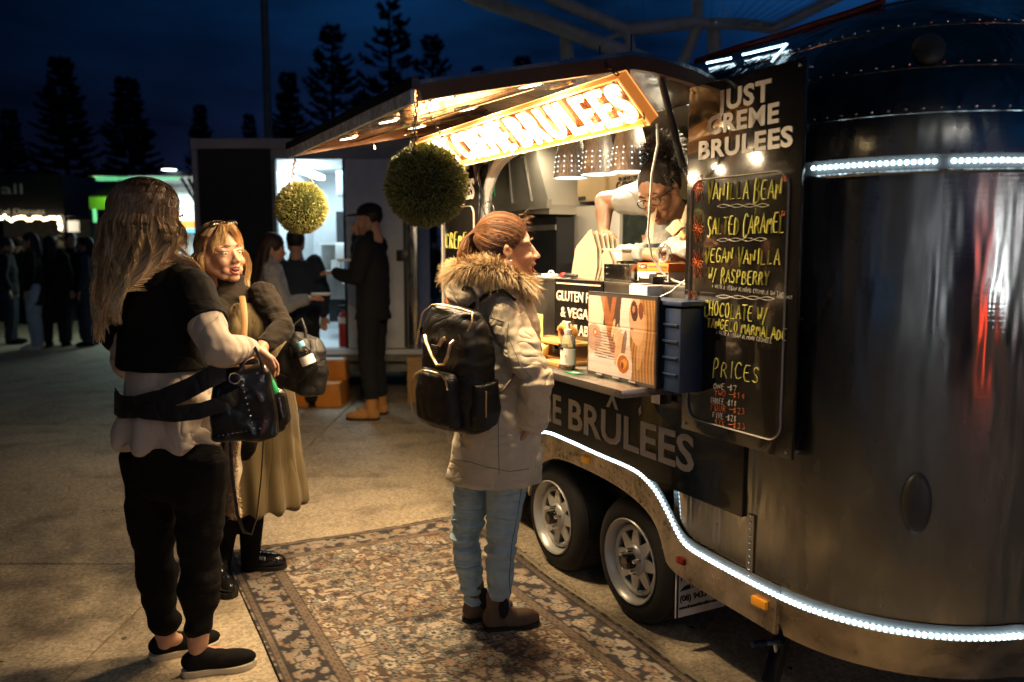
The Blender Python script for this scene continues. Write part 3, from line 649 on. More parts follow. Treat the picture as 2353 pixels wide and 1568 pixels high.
# seams and rivets on the curved end
for z in (1.83, 1.96, 2.10, 2.24):
    ln = outline(z, 6, 34, .001, .02); s_ = MB(); s_.tube(ln, .0016, 4); so = link('seam', s_, 'aluminium', trailer)
    rv = MB()
    for p in resample(outline(z+.012, 6, 34, .001, .02), .042): rv.ell(p, .0042, n=7, m=5)
    link('rivets', rv, 'bright_metal', so, kind='stuff')
sv = MB(); sv.box((.665, -.004, .52), (.03, .006, .22)); so = link('seam', sv, 'aluminium', trailer)
rv = MB()
for z in np.arange(.43, .63, .022): rv.ell((.665, -.008, z), .0035, n=7, m=5)
link('rivets', rv, 'bright_metal', so, kind='stuff')
gu = MB(); gu.tube([p for p in outline(1.675, 9, 34, .006, .02)], .006, 6); link('gutter_rail', gu, 'aluminium', trailer)
def surf_plate(x, y, w, h, name, m):
    p, s = hit_body(x, y); n = body_n(s); up_ = (V((0, 0, 1))-n*n.z).normalized(); sx = up_.cross(n); M = Matrix((sx, up_, n)).transposed()
    mb = MB(); mb.ell(p+n*.004, (w/2, h/2, .022), M, 22, 12); return link(name, mb, m, trailer)
surf_plate(2127, 117, .085, .125, 'oval_cover', 'cover_grey'); surf_plate(2100, 1165, .078, .175, 'oval_cover', 'cover_grey')
# awning roller along the roof
ra = [TM.inverted() @ onb(x, y, .42) for x, y in ((1600, 141), (1700, 108), (1792, 82), (1880, 53), (1950, 31), (2030, 3))]
q = MB(); q.tube(ra, .012, 8); link('roof_rail', q, 'awning_red', trailer)
# amber markers, red reflector
for x, y, m, w in ((1345, 1057, 'amber', .052), (1745, 1385, 'amber', .062)):
    p = tl(onb(x, y, -.026)); q = MB(); q.box(p, (w, .014, .028), bev=.004); link('marker_light', q, m, trailer)
p = tl(onb(1565, 1289, -.026)); q = MB(); q.box(p, (.04, .016, .024), bev=.005); link('reflector', q, 'red_lens', trailer)
# wheels
def wheel():
    t = MB(); t.lathe([(.165, .0), (.185, -.004), (.215, .004), (.238, .016), (.247, .034), (.249, .06), (.249, .12), (.243, .14), (.215, .155), (.17, .155), (.165, 0)], n=64, M=AX)
    w = link('tyre', t, 'tyre', None)
    return w
AX = Matrix(((1, 0, 0), (0, 0, 1), (0, -1, 0)))      # lathe axis z -> b
def make_wheel(a):
    root = bpy.data.objects.new('wheel', None); COL.objects.link(root); root.parent = trailer; root.matrix_local = Matrix.Translation((a, 0, .25))
    t = MB(); t.lathe([(.166, .002), (.185, -.005), (.212, .001), (.236, .014), (.246, .032), (.249, .06), (.249, .12), (.243, .14), (.215, .155), (.17, .155)], n=72, M=AX, cap=False)
    link('tyre', t, 'tyre', root)
    tg = MB()
    for k in range(72):
        an = 2*math.pi*k/72; M_ = Matrix.Rotation(an, 3, 'Y')
        for z in (.045, .075, .105, .13): tg.box(M_ @ V((.2495, z, 0)), (.004, .022, .016), M_)
    link('tread_blocks', tg, 'tyre', root, kind='stuff', smooth=False)
    r_ = MB(); r_.lathe([(.158, .05), (.158, .03), (.163, .004), (.170, -.006), (.166, -.010), (.159, -.004), (.150, .016), (.146, .03), (.142, .036), (.140, .05), (.138, .09), (.158, .12)], n=64, M=AX, cap=False)
    link('rim', r_, 'rim', root)
    d = MB(); n = 8
    for k in range(n):
        an = 2*math.pi*k/n; M_ = Matrix.Rotation(an, 4, 'Y')
        pr = MB(); q = [(.05, -.030), (.13, -.013), (.13, .013), (.05, .030)]
        Mx = M_ @ Matrix(((1, 0, 0, 0), (0, 0, 1, .024), (0, 1, 0, 0), (0, 0, 0, 1))); d.prism(q, .01, Mx)
    d.lathe([(.0, .008), (.04, .008), (.056, .016), (.062, .024), (.062, .036), (0, .036)], n=32, M=AX)
    d.lathe([(.118, .026), (.128, .018), (.138, .022), (.138, .040), (.118, .040), (.118, .026)], n=48, M=AX, cap=False)
    link('wheel_disc', d, 'rim', root)
    h = MB(); h.lathe([(.0, -.030), (.022, -.030), (.03, -.022), (.032, .03), (0, .03)], n=20, M=AX); link('hub_cap', h, 'black_gloss', root)
    for k in range(5):
        an = 2*math.pi*k/5+.3; q = MB(); q.lathe([(0, -.018), (.006, -.018), (.0085, -.012), (.0085, .03), (0, .03)], (.046*math.cos(an), 0, .046*math.sin(an)), 6, M=AX)
        link('wheel_nut', q, 'silver', root)
    bk = MB(); bk.lathe([(0, .10), (.15, .10), (.15, .12), (0, .12)], n=24, M=AX); link('brake_drum', bk, 'black_metal', root)
make_wheel(.008); make_wheel(-.600)
u_ = MB(); u_.box((-.3, .21, .42), (1.16, .02, .46)); u_.box((-.3, .10, .655), (1.16, .2, .012)); u_.box((-.3, 1.1, .33), (2.6, 1.5, .10)); u_.box((-.3, .9, .25), (.08, 1.5, .08)); link('underframe', u_, 'black_metal', trailer, smooth=False)
# mudflap behind the near wheel, facing out at the side of the arch
mf = bpy.data.objects.new('mudflap', None); COL.objects.link(mf); mf.parent = trailer
mf.matrix_local = Matrix.Translation((.292, .0, .13)) @ Matrix.Rotation(R(90), 4, 'Z')
q = MB(); q.box((.115, 0, .1), (.23, .006, .2), bev=.003); link('flap', q, 'white_panel', mf)
q = MB(); q.box((.006, -.003, .1), (.006, .006, .196)); link('edge_trim', q, 'black_plastic', mf)
word('FREMANTLE', .02, -.0045, .137, .03, 'black_plastic', mf, .19); 
q = MB(); q.prism([(.015, .1), (.04, .118), (.2, .13), (.21, .12), (.06, .102)], .001, Matrix(((1, 0, 0, 0), (0, 0, -1, -.0035), (0, 1, 0, 0), (0, 0, 0, 1)))); link('logo', q, 'black_plastic', mf, smooth=False)
word('TRAILERS', .06, -.006, .107, .017, 'white_panel', mf, .11)
word('(08) 9433 1797', .018, -.0045, .06, .033, 'black_plastic', mf, .2, off=.0006); word('www.fremantletrailers.com.au', .014, -.0045, .03, .018, 'black_plastic', mf, .2, off=.0003)
# stabiliser leg with blue crank
j = bpy.data.objects.new('stabiliser_leg', None); COL.objects.link(j); j.parent = trailer
pt = tl(at(1800, 1450, 2.72)); pb = tl(at(1752, 1640, 2.66))
q = MB(); q.box((0, 0, 0), (.045, .03, .3)); rotM = (pt-pb).normalized().to_track_quat('Z', 'Y').to_matrix()
q = MB(); q.box((pt+pb)/2, (.05, .03, (pt-pb).length), rotM); link('post', q, 'aluminium', j, smooth=False)
q = MB(); q.box(pb, (.16, .12, .02)); link('foot', q, 'aluminium', j, smooth=False)
h0, h1, h2 = tl(at(1780, 1478, 2.70)), tl(at(1758, 1477, 2.68)), tl(at(1728, 1482, 2.66))
q = MB(); q.tube([h0, h1], .009, 8); q.tube([h0, tl(at(1785, 1500, 2.7))], .008, 8); link('crank', q, 'silver', j)
q = MB(); q.tube([h1, h2], [.012, .011], 10); link('grip', q, 'blue_plastic', j)
# outer wall panels and lettering ---------------------------------
q = MB(); q.box((-.34, -.006, .785), (1.94, .010, .345)); pn = link('sign_panel', q, 'black_gloss', trailer, smooth=False)
for w_, x, wd in (('BRULEES', -.445, .835), ('CREME', -1.01, .50)):
    word(w_, x, -.013, .700, .182, 'lettering_white', pn, wd, off=.0035)
def acc(poly): q = MB(); q.prism(poly, .002, Matrix(((1, 0, 0, 0), (0, 0, 1, -.0135), (0, 1, 0, 0), (0, 0, 0, 1)))); link('accent', q, 'lettering_white', pn, smooth=False)
acc([(-.155, .842), (-.12, .895), (-.105, .895), (-.072, .842), (-.092, .842), (-.113, .875), (-.134, .842)])
acc([(.068, .842), (.083, .858), (.078, .885), (.064, .868)])
q = MB(); q.box((-.52, -.005, 1.17), (1.68, .008, .34)); link('wall_panel', q, 'stainless', trailer, smooth=False)
q = MB(); q.box((.345, -.004, 1.12), (.03, .012, .25)); link('wall_panel', q, 'dark_panel', trailer, smooth=False)
# serving shelf
SH = 1.000
q = MB(); q.box((-.50, -.135, SH-.014), (1.64, .27, .028), bev=.003); link('serving_shelf', q, 'stainless', trailer)
q = MB(); q.box((-.50, .16, 1.336), (1.66, .34, .018), bev=.003); link('inner_counter', q, 'stainless', trailer)
for a_ in (.25, -1.1): q = MB(); q.box((a_, -.05, SH-.055), (.05, .05, .035)); link('shelf_bracket', q, 'silver', trailer)
# interior ---------------------------------------------------------
q = MB(); q.box((-.7, 1.0, .43), (3.2, 1.7, .02)); link('floor', q, 'dark_panel', trailer, smooth=False)
for c_, d_ in (((-.65, 1.80, 1.3), (3.2, .02, 1.7)), ((-2.30, 1.0, 1.25), (.02, 1.3, 1.6)), ((.95, .95, 1.25), (.02, 1.4, 1.6))):
    q = MB(); q.box(c_, d_); link('interior_wall', q, 'steel_panel', trailer, smooth=False)
q = MB(); q.box((-.65, 1.0, 2.10), (3.0, 1.4, .02)); link('ceiling', q, 'steel_panel', trailer, smooth=False)
for x, y in ((1570, 238),):
    d = ray(x, y); t = (2.085-H)/d.z; p = tl(V((0, 0, H))+d*t)
    for dx in (0, -.75, -1.3):
        c = MB(); c.lathe([(0, 0), (.036, 0), (.036, .006), (0, .006)], (p.x+dx, p.y, 2.083), 24); o = link('ceiling_light', c, 'cool_lamp', trailer)
        la = bpy.data.lights.new('ceiling_light', 'AREA'); la.shape = 'DISK'; la.size = .09; la.energy = 2.8; la.color = (1, .80, .50)
        lo = bpy.data.objects.new('ceiling_light_beam', la); COL.objects.link(lo); lo.parent = trailer; lo.location = (p.x+dx, p.y, 2.075)
# rounded frame of the opening at the far side
fp = sm([(-1.36, 1.35), (-1.362, 1.64), (-1.31, 1.78), (-1.257, 1.855), (-1.206, 1.905), (-1.133, 1.94), (-.993, 1.965), (-.8, 1.975)])
q = MB(); q.tube([(x, .012+.25*max(0, z-1.75)**1.5, z) for x, z in fp], .022, 8, flat=1.6); link('opening_frame', q, 'white_panel', trailer)
fpp = [(-1.36, 2.05)]+[(x, z) for x, z in fp if z > 1.64]+[(-.8, 2.05)]
q = MB(); q.prism(fpp, .006, Matrix(((1, 0, 0, 0), (0, 0, 1, .04), (0, 1, 0, 0), (0, 0, 0, 1)))); link('corner_plate', q, 'steel_panel', trailer, smooth=False)
# hatch ------------------------------------------------------------
LIDP = [(.20, 2.035), (.12, 2.068), (.04, 2.092), (-.054, 2.106), (-.14, 2.116), (-.232, 2.117), (-.48, 2.065), (-.782, 2.001), (-.976, 1.957)]
LA0, LA1 = -1.37, .29
def lid_sheet(off, th, a0, a1, pts=LIDP, name='hatch_skin', m='aluminium', parent=None):
    vs = []; 
    P = [V(p) for p in pts]
    for i, p in enumerate(P):
        t = (P[min(i+1, len(P)-1)]-P[max(i-1, 0)]).normalized(); n = V((t.y, -t.x)); n = n if n.y < 0 else -n      # pointing down
        for a in (a0, a1):
            vs.append((a, p.x+n.x*off, p.y+n.y*off)); vs.append((a, p.x+n.x*(off+th), p.y+n.y*(off+th)))
    fs = []
    for i in range(len(P)-1):
        o = i*4; fs += [(o, o+2, o+6, o+4), (o+1, o+5, o+7, o+3), (o, o+4, o+5, o+1), (o+2, o+3, o+7, o+6)]
    e = (len(P)-1)*4; fs += [(0, 1, 3, 2), (e, e+2, e+3, e+1)]
    mb = MB(); mb.add(vs, fs); return link(name, mb, m, parent, ang=35)
hatch = bpy.data.objects.new('hatch', None); COL.objects.link(hatch); hatch.parent = trailer
lid_sheet(0, .012, LA0, LA1, parent=hatch, name='outer_skin'); lid_sheet(.018, .006, LA0+.03, LA1-.03, parent=hatch, m='lid_metal', name='lining')
lid_sheet(.0121, .045, LA1-.028, LA1, parent=hatch, m='rail_dark', name='side_rail'); lid_sheet(.0121, .045, LA0, LA0+.028, parent=hatch, m='rail_dark', name='side_rail')
q = MB(); q.box(((LA0+LA1)/2, -.985, 1.948), (LA1-LA0+.01, .022, .032)); link('lip', q, 'black_metal', hatch, smooth=False)
mat('foil', (.5,.58,.7), .55, metal=.25, var=.5, scale=30, bump=.004, bscale=60)
q = MB(); q.box(((LA0+LA1)/2, -.988, 1.912), (LA1-LA0-.02, .012, .038)); link('edge_foil', q, 'foil', hatch, smooth=False)
lp0 = V((0, -.232, 2.117-.026)); ldir = V((0, -.976+.232, 1.957-2.117)).normalized(); ln_ = V((0, ldir.z, -ldir.y))
ln_ = ln_ if ln_.z < 0 else -ln_
def lid_hit(x, y):
    o = tl(V((0, 0, H))); d = (TM.inverted().to_3x3() @ ray(x, y)); t = (lp0-o).dot(ln_)/d.dot(ln_); return o+d*t
lrot = (-ln_).to_track_quat('Z', 'X').to_matrix()
LIDL = [lid_hit(*p) for p in ((1022, 224), (1161, 224), (914, 268), (831, 304))]
LIDL = []
for a in (-1.1, -.55, .0):
    for s in (.22, .56): LIDL.append(V((a, lp0.y+ldir.y*s, lp0.z+ldir.z*s)))
for c in LIDL:
    q = MB(); q.lathe([(0, .002), (.036, .002), (.048, -.004), (.05, .004), (0, .004)], c+ln_*.004, 28, M=lrot); o = link('downlight_trim', q, 'silver', hatch)
    q = MB(); q.lathe([(0, -.003), (.036, -.003), (.036, .003), (0, .003)], c+ln_*.006, 28, M=lrot); link('downlight_lens', q, 'downlight', hatch)
    la = bpy.data.lights.new('downlight', 'AREA'); la.shape = 'DISK'; la.size = .08; la.energy = 19; la.color = (1, .72, .41)
    lo = bpy.data.objects.new('downlight_beam', la); COL.objects.link(lo); lo.parent = hatch; lo.matrix_local = Matrix.Translation(c+ln_*.014) @ (-ln_).to_track_quat('Z', 'X').to_matrix().to_4x4()
# fixed rings and brackets on the lining
for x, y, r_ in ((940, 297, .04), (1285, 183, .055)):
    c = lid_hit(x, y)+ln_*.02; q = MB(); q.tube([c+V((r_*1.3*math.cos(a), 0, 0))+ldir*(r_*.75*math.sin(a)) for a in np.linspace(0, 2*math.pi, 25)], .0045, 6); link('latch_ring', q, 'silver', hatch)
q = MB(); c = lid_hit(855, 318)+ln_*.02; q.box(c, (.03, .004, .07)); q.box(c+V((.02, 0, -.03)), (.02, .004, .014)); link('latch_hook', q, 'silver', hatch)
q = MB(); q.tube([lid_hit(775, 332)+ln_*.012, lid_hit(1225, 195)+ln_*.012], .004, 6); link('latch_rod', q, 'silver', hatch)
for x, y in ((1515, 165), (1085, 330)): pass
def gas_strut(p0, pm, p1):
    r0 = bpy.data.objects.new('gas_strut', None); COL.objects.link(r0); r0.parent = trailer
    q = MB(); q.tube([p0, pm], .0125, 12); link('cylinder', q, 'black_metal', r0); q = MB(); q.tube([pm, p1], .005, 8); link('rod', q, 'silver', r0)
    q = MB(); q.box(p0, (.03, .02, .035), bev=.003); link('bracket', q, 'black_metal', r0)
def TLp(x, y, a):
    d = TM.inverted().to_3x3() @ ray(x, y); o = tl(V((0, 0, H))); t = (a-o.x)/d.x; return o+d*t
gas_strut(TLp(1515, 165, .25), TLp(1570, 385, .27), TLp(1592, 450, .29)); gas_strut(TLp(1083, 322, -1.3), TLp(1108, 470, -1.31), TLp(1128, 540, -1.33))
# ================================================================== THINGS ON AND AROUND THE TRAILER
TI = TM.inverted()
def chain(p0, p1, name, label, sag=0.0, link_=.026, r=.0028, group=None, parent=None):
    "a chain of real links between two points (world)"
    p0, p1 = V(p0), V(p1); d = (p1-p0).length*(1+sag*.6); n = max(2, int(d/(link_*.72)))
    pts = [p0.lerp(p1, i/n)-V((0, 0, sag*4*(i/n)*(1-i/n))) for i in range(n+1)]
    root = thing(name, label, 'chain', Matrix.Translation(p0), group) if parent is None else parent
    q = MB(); q.tube([V((link_*.26*math.cos(a), 0, link_*.5*math.sin(a))) for a in np.linspace(0, 2*math.pi, 13)], r, 5, cap=False)
    me = q.mesh('chain_link'); me.materials.append(MATS['chain_metal'])
    for i in range(n):
        a, b = pts[i], pts[i+1]; M = Matrix.Translation((a+b)/2-(root.matrix_world.translation if parent is None else V((0, 0, 0)))) @ (b-a).to_track_quat('Z', 'Y').to_matrix().to_4x4() @ Matrix.Rotation(R(90*(i % 2)+20), 4, 'Z')
        link('chain_link', me, None, root, M=M)
    return root
# neon sign ---------------------------------------------------------
s0 = V((-1.485, -.185, 1.902)); sy = V((0, -.125, .128)).normalized(); sx = V((1, 0, 0)); sz = sx.cross(sy)
SM = TM @ Matrix(((sx.x, sy.x, sz.x, s0.x), (sx.y, sy.y, sz.y, s0.y), (sx.z, sy.z, sz.z, s0.z), (0, 0, 0, 1)))
SW, SHH, SD = 1.86, .180, .042
ns = thing('neon_sign', 'glowing orange neon lettering sign in a clear acrylic box under the open hatch', 'neon sign', SM)
q = MB(); q.box((SW/2, SHH/2, -.003), (SW, SHH, .006)); link('back_panel', q, 'acrylic', ns, smooth=False)
for z in (0, SD):
    q = MB()
    for p, r_ in (((0, 0), (SW, 0)), ((SW, 0), (SW, SHH)), ((SW, SHH), (0, SHH)), ((0, SHH), (0, 0))): q.tube([(p[0], p[1], z), (r_[0], r_[1], z)], .0035, 5)
    link('frame', q, 'acrylic_edge', ns, smooth=False)
for c, d in (((SW/2, 0, SD/2), (SW, .003, SD)), ((SW/2, SHH, SD/2), (SW, .003, SD)), ((0, SHH/2, SD/2), (.003, SHH, SD)), ((SW, SHH/2, SD/2), (.003, SHH, SD))):
    q = MB(); q.box(c, d); link('side_panel', q, 'acrylic_side', ns, smooth=False)
x = .05
NEON = {'J':[[(.75,1),(.75,.25),(.5,0),(.2,0),(0,.25)]]}
for txt, wd in (('JUST', .33), ('CREME', .50), ('BRULEES', .80)):
    # the glass tube outlines each letter, as double-stroke neon does
    for off_, nm, mm, rr in ((0, 'neon_tube', 'neon', .0052),):
        me = text_mesh(txt, .205, outline=.0048, space=1.22); xs = [v.co.x for v in me.vertices]; k = wd/(max(xs)-min(xs)); me.transform(Matrix.Diagonal((k, 1, 1, 1)) @ Matrix.Translation((-min(xs), 0, 0)))
        link('neon_tube', me, 'neon', ns, smooth=False, M=Matrix.Translation((x, .018, .030)))
    me = text_mesh(txt, .205, .001, space=1.22); xs = [v.co.x for v in me.vertices]; k = wd/(max(xs)-min(xs)); me.transform(Matrix.Diagonal((k, 1, 1, 1)) @ Matrix.Translation((-min(xs), 0, 0)))
    link('letter_glow', me, 'neon_glow', ns, smooth=False, M=Matrix.Translation((x, .018, .018)))  # self-lit faces added for the blurred glow that fills the letters
    x += wd+.065
for cx_ in (.02, .9, 1.84):
    for cy_ in (.004, .176): q = MB(); q.tube([(cx_, cy_, -.01), (cx_, cy_, SD+.004)], .006, 8); link('standoff', q, 'silver', ns)
chain(T(.265, -.33, 2.085), SM @ V((1.84, .185, .02)), 'hanging_chain', 'dark chain holding the right end of the neon sign', group='chains holding the neon sign')
chain(T(.27, -.25, 2.10), SM @ V((1.865, .03, .05)), 'hanging_chain', 'longer dark chain running down past the right end of the neon sign', group='chains holding the neon sign')
chain(T(-1.33, -.36, 2.02), SM @ V((.02, .185, .02)), 'hanging_chain', 'dark chain holding the far left end of the neon sign', group='chains holding the neon sign')
# cable drooping from the sign
cb = [onb(1510, 285, -.2), onb(1512, 330, -.18), onb(1498, 400, -.15), onb(1493, 480, -.1), onb(1489, 540, -.05), onb(1497, 590, 0), onb(1520, 625, .03), onb(1548, 645, .06), onb(1580, 655, .07)]
q = MB(); q.tube([V(p) for p in cb], .0042, 6); link('power_cable', q, 'white_plastic', label='thin white cable drooping from the neon sign down to the counter', cat='cable')
q = MB(); q.tube([onb(1580, 640, -.02), onb(1540, 672, -.05), onb(1500, 690, -.08), onb(1478, 696, -.1)], .003, 6); link('power_cable', q, 'white_plastic', label='short white cable crossing the top of the blue crate', cat='cable')
# topiary balls -------------------------------------------------------
def topiary(c, r, label, n, hang, seed):
    t = thing('topiary_ball', label, 'topiary ball', Matrix.Translation(c), 'topiary balls hanging from the hatch corners')
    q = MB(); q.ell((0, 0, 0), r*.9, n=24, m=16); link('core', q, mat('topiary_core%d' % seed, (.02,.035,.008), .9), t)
    rd = random.Random(seed); q = MB()
    for i in range(n):
        z = rd.uniform(-1, 1); a = rd.uniform(0, 6.283); s = math.sqrt(1-z*z); d = V((s*math.cos(a), s*math.sin(a), z)); d2 = (d+V((rd.gauss(0, .28), rd.gauss(0, .28), rd.gauss(0, .28)))).normalized()
        p = d*(r*rd.uniform(.84, .93)*(1+.05*mnoise.noise(d*2.6+V((seed, 0, 0)))+.03*mnoise.noise(d*9))); L_ = r*rd.uniform(.07, .16); sdv = d2.cross(V((rd.gauss(0, 1), rd.gauss(0, 1), rd.gauss(0, 1)))).normalized()*rd.uniform(.0011, .0021); e = p+d2*L_
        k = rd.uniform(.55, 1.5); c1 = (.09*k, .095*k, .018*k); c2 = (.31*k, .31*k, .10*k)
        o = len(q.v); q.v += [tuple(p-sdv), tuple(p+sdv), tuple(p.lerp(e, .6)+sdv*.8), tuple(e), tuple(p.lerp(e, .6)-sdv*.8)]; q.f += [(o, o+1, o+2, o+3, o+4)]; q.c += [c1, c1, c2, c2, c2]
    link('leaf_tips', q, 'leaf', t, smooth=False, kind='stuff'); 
    top_ = [V((r*.72*math.cos(a), r*.72*math.sin(a), r*.66)) for a in (.4, 2.3, 4.4)]
    for p in top_:
        d = (V(hang)-V(c)-p); n_ = int(d.length/.019)
        q = MB(); q.tube([V((.0055*math.cos(a), 0, .013*math.sin(a))) for a in np.linspace(0, 2*math.pi, 9)], .0016, 4, cap=False); me = q.mesh('chain_link'); me.materials.append(MATS['chain_metal'])
        for i in range(n_):
            m_ = p+d*((i+.5)/n_); link('chain_link', me, None, t, M=Matrix.Translation(m_) @ d.to_track_quat('Z', 'Y').to_matrix().to_4x4() @ Matrix.Rotation(R(90*(i % 2)), 4, 'Z'))
    return t
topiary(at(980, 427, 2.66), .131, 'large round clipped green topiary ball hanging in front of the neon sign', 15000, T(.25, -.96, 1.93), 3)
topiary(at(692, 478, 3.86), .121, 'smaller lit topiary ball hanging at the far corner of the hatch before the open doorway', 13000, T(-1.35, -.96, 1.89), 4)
# menu boards ----------------------------------------------------------
def board(label, w, h, M):
    t = thing('menu_board', label, 'menu board', M, 'menu boards either side of the serving hatch')
    q = MB(); q.box((w/2, 0, h/2), (w, .012, h), bev=.003); link('panel', q, 'black_gloss', t)
    q = MB(); rr = .05; x0, x1, z0, z1 = .028, w-.045, .045, h-.305; p = []
    for cx_, cz_, a0 in ((x1-rr, z1-rr, 0), (x0+rr, z1-rr, 90), (x0+rr, z0+rr, 180), (x1-rr, z0+rr, 270)):
        p += [(cx_+rr*math.cos(R(a0+k*15)), -.0075, cz_+rr*math.sin(R(a0+k*15))) for k in range(7)]
    p.append(p[0]); q.tube([V(v) for v in p], .0052, 6, cap=False, flat=.4); link('border_line', q, 'lettering_white', t)
    return t
BW, BH = .502, 1.145
bt_ = board('tall black menu board with chalk lettering of creme brulee flavours and prices, nearest the camera', BW, BH, TL(.366, -.045, .858))
Z = lambda y, x=.2: None
def by(x, y):       # point on the board face in its own (a, c)
    p = tl(onb(x, y, -.052)); return p.x-.366, p.z-.858
def bword(txt, x0, y0, x1, y1, ytop, off=.0028):
    a0, c0_ = by(x0, y0); a1, c1_ = by(x1, y1); at_, ct = by(x0, ytop); word(txt, a0, -.0075, c0_, (ct-c0_)/.729*.86, 'lettering_white', bt_, a1-a0, off=off, space=1.08)
bword('JUST', 1648, 256, 1772, 228, 203); bword('CREME', 1626, 310, 1790, 288, 262); bword('BRULEES', 1606, 366, 1822, 344, 319)
def chalk(txt, x0, y0, x1, y1, hpx, m, r=.0028, big=None):
    a0, c0_ = by(x0, y0); a1, c1_ = by(x1, y1); _, ct = by(x0, y0-hpx); write(txt, a0, -.008, c0_, ct-c0_, a1-a0, r, m, bt_, big=big, slope=(c1_-c0_)/(a1-a0))
chalk('VANILLA BEAN', 1626, 460, 1800, 458, 40, 'chalk_yellow', .0036, {0, 8}); chalk('SALTED CARAMEL', 1626, 540, 1806, 535, 38, 'chalk_yellow', .0036, {0, 7})
chalk('VEGAN VANILLA', 1620, 602, 1796, 610, 31, 'chalk_yellow', .0034, {0, 6}); chalk('W/ RASPBERRY', 1628, 645, 1770, 658, 29, 'chalk_yellow', .0032, {3})
chalk('CHOCOLATE W/', 1618, 722, 1768, 745, 31, 'chalk_yellow', .0032, {0}); chalk('TANGELO MARMALADE', 1625, 752, 1810, 785, 22, 'chalk_yellow', .0028)
chalk('+ WITH A VEGAN ALMOND CRUMBLE ON TOP', 1636, 662, 1802, 682, 9, 'chalk_white', .0010); chalk('+COCONUT', 1785, 685, 1822, 688, 7, 'chalk_white', .0009); chalk('+ WITH A VEGAN ALMOND CRUMBLE', 1646, 768, 1775, 790, 9, 'chalk_white', .0010)
chalk('PRICES', 1638, 862, 1750, 882, 36, 'chalk_yellow', .0022, {0})
for i, (txt, m) in enumerate((('ONE -$7', 'chalk_white'), ('TWO --$14', 'chalk_orange'), ('THREE -$18', 'chalk_white'), ('FOUR --$23', 'chalk_orange'), ('FIVE -$28', 'chalk_white'), ('SIX --$33', 'chalk_orange'))):
    x0 = (1640, 1642, 1632, 1634, 1638, 1642)[i]; x1 = (1695, 1714, 1694, 1714, 1694, 1716)[i]; chalk(txt, x0, 893+i*16.5, x1, 899+i*17.8, 13, m, .0014)
chalk('(GF)', 1795, 418, 1818, 417, 12, 'chalk_orange', .001); chalk('(GF)', 1790, 498, 1814, 497, 12, 'chalk_orange', .001)
for y0, x0, x1 in ((474, 1648, 1768), (552, 1648, 1762), (681, 1646, 1780)):   # twisted divider lines
    for ph in (0, math.pi):
        q = MB(); pts = []
        for k in range(25):
            f_ = k/24; a, c = by(x0+(x1-x0)*f_, y0+(8 if y0 > 600 else 0)*f_-2*f_); pts.append((a, -.008, c+.005*math.sin(ph+f_*4*math.pi)))
        q.tube(pts, .0013, 4, flat=.5); link('divider', q, 'chalk_white', bt_)
for x, y, sc in ((1606, 432, 1), (1604, 525, 1.05), (1603, 605, 1.1), (1598, 705, 1.25)):   # long petalled flowers
    a, c = by(x, y)
    for k in range(10):
        an = R(36*k+8); L_ = (.044 if k in (2, 3, 7, 8) else .026)*sc; cx_, cz_ = math.cos(an), math.sin(an); q = MB(); w_ = .0055*sc
        pts = [(a+cx_*L_*t-cz_*w_*s*math.sin(math.pi*min(1, t)), -.0085, c+cz_*L_*t+cx_*w_*s*math.sin(math.pi*min(1, t))) for s, t in [(1, .12), (1, .4), (1, .75), (0, 1), (-1, .75), (-1, .4), (-1, .12)]]
        q.tube(pts, .0012, 4, flat=.5); link('petal', q, 'chalk_orange', bt_)
for x, z in ((.02, .02), (BW-.02, .02), (.02, BH-.02), (BW-.02, BH-.02)): q = MB(); q.tube([(x, -.01, z), (x, .04, z)], .005, 8); link('bolt', q, 'silver', bt_)
fb = board('black menu board with chalk lettering beyond the far side of the serving hatch', .50, 1.145, TL(-1.79, -.045, .858))
word('BRULEES', .03, -.0075, .88, .14, 'lettering_white', fb, .43, off=.004); word('CREME', .09, -.0075, .97, .11, 'lettering_white', fb, .3, off=.004); word('JUST', .13, -.0075, 1.06, .1, 'lettering_white', fb, .24, off=.004)
for txt, c, h, w, m in (('CREME', .62, .085, .30, 'chalk_yellow'), ('BRULEE', .50, .07, .34, 'chalk_yellow'), ('$5.00', .385, .08, .22, 'chalk_white'), ('PASTRY', .21, .06, .3, 'chalk_yellow'), ('$7.00', .12, .06, .2, 'chalk_orange')):
    write(txt, .07, -.008, c, h, w, .003, m, fb)
q = MB()
for k in range(12): an = R(30*k); q.tube([(.10+.01*math.cos(an), -.0085, .31+.01*math.sin(an)), (.10+.04*math.cos(an), -.0085, .31+.04*math.sin(an))], .0014, 4)
link('petals', q, 'chalk_orange', fb, kind='stuff')
# inner sign -------------------------------------------------------------
gs = thing('gluten_free_sign', 'black sign on the trailer side reading GLUTEN FREE and VEGAN AVAILABLE in white', 'sign', TL(-.565, -.014, 1.035))
q = MB(); q.box((.19, .002, .155), (.38, .008, .31)); link('panel', q, 'black_gloss', gs, smooth=False)
word('GLUTEN FREE', .018, -.004, .218, .060, 'lettering_white', gs, .36, off=.0012); word('& VEGAN', .055, -.004, .148, .060, 'lettering_white', gs, .27, off=.0012); word('AVAILABLE', .040, -.004, .078, .060, 'lettering_white', gs, .30, off=.0012)
for z in (.292, .045): q = MB(); q.box((.19, -.003, z), (.35, .002, .006)); link('rule_line', q, 'lettering_white', gs, smooth=False)
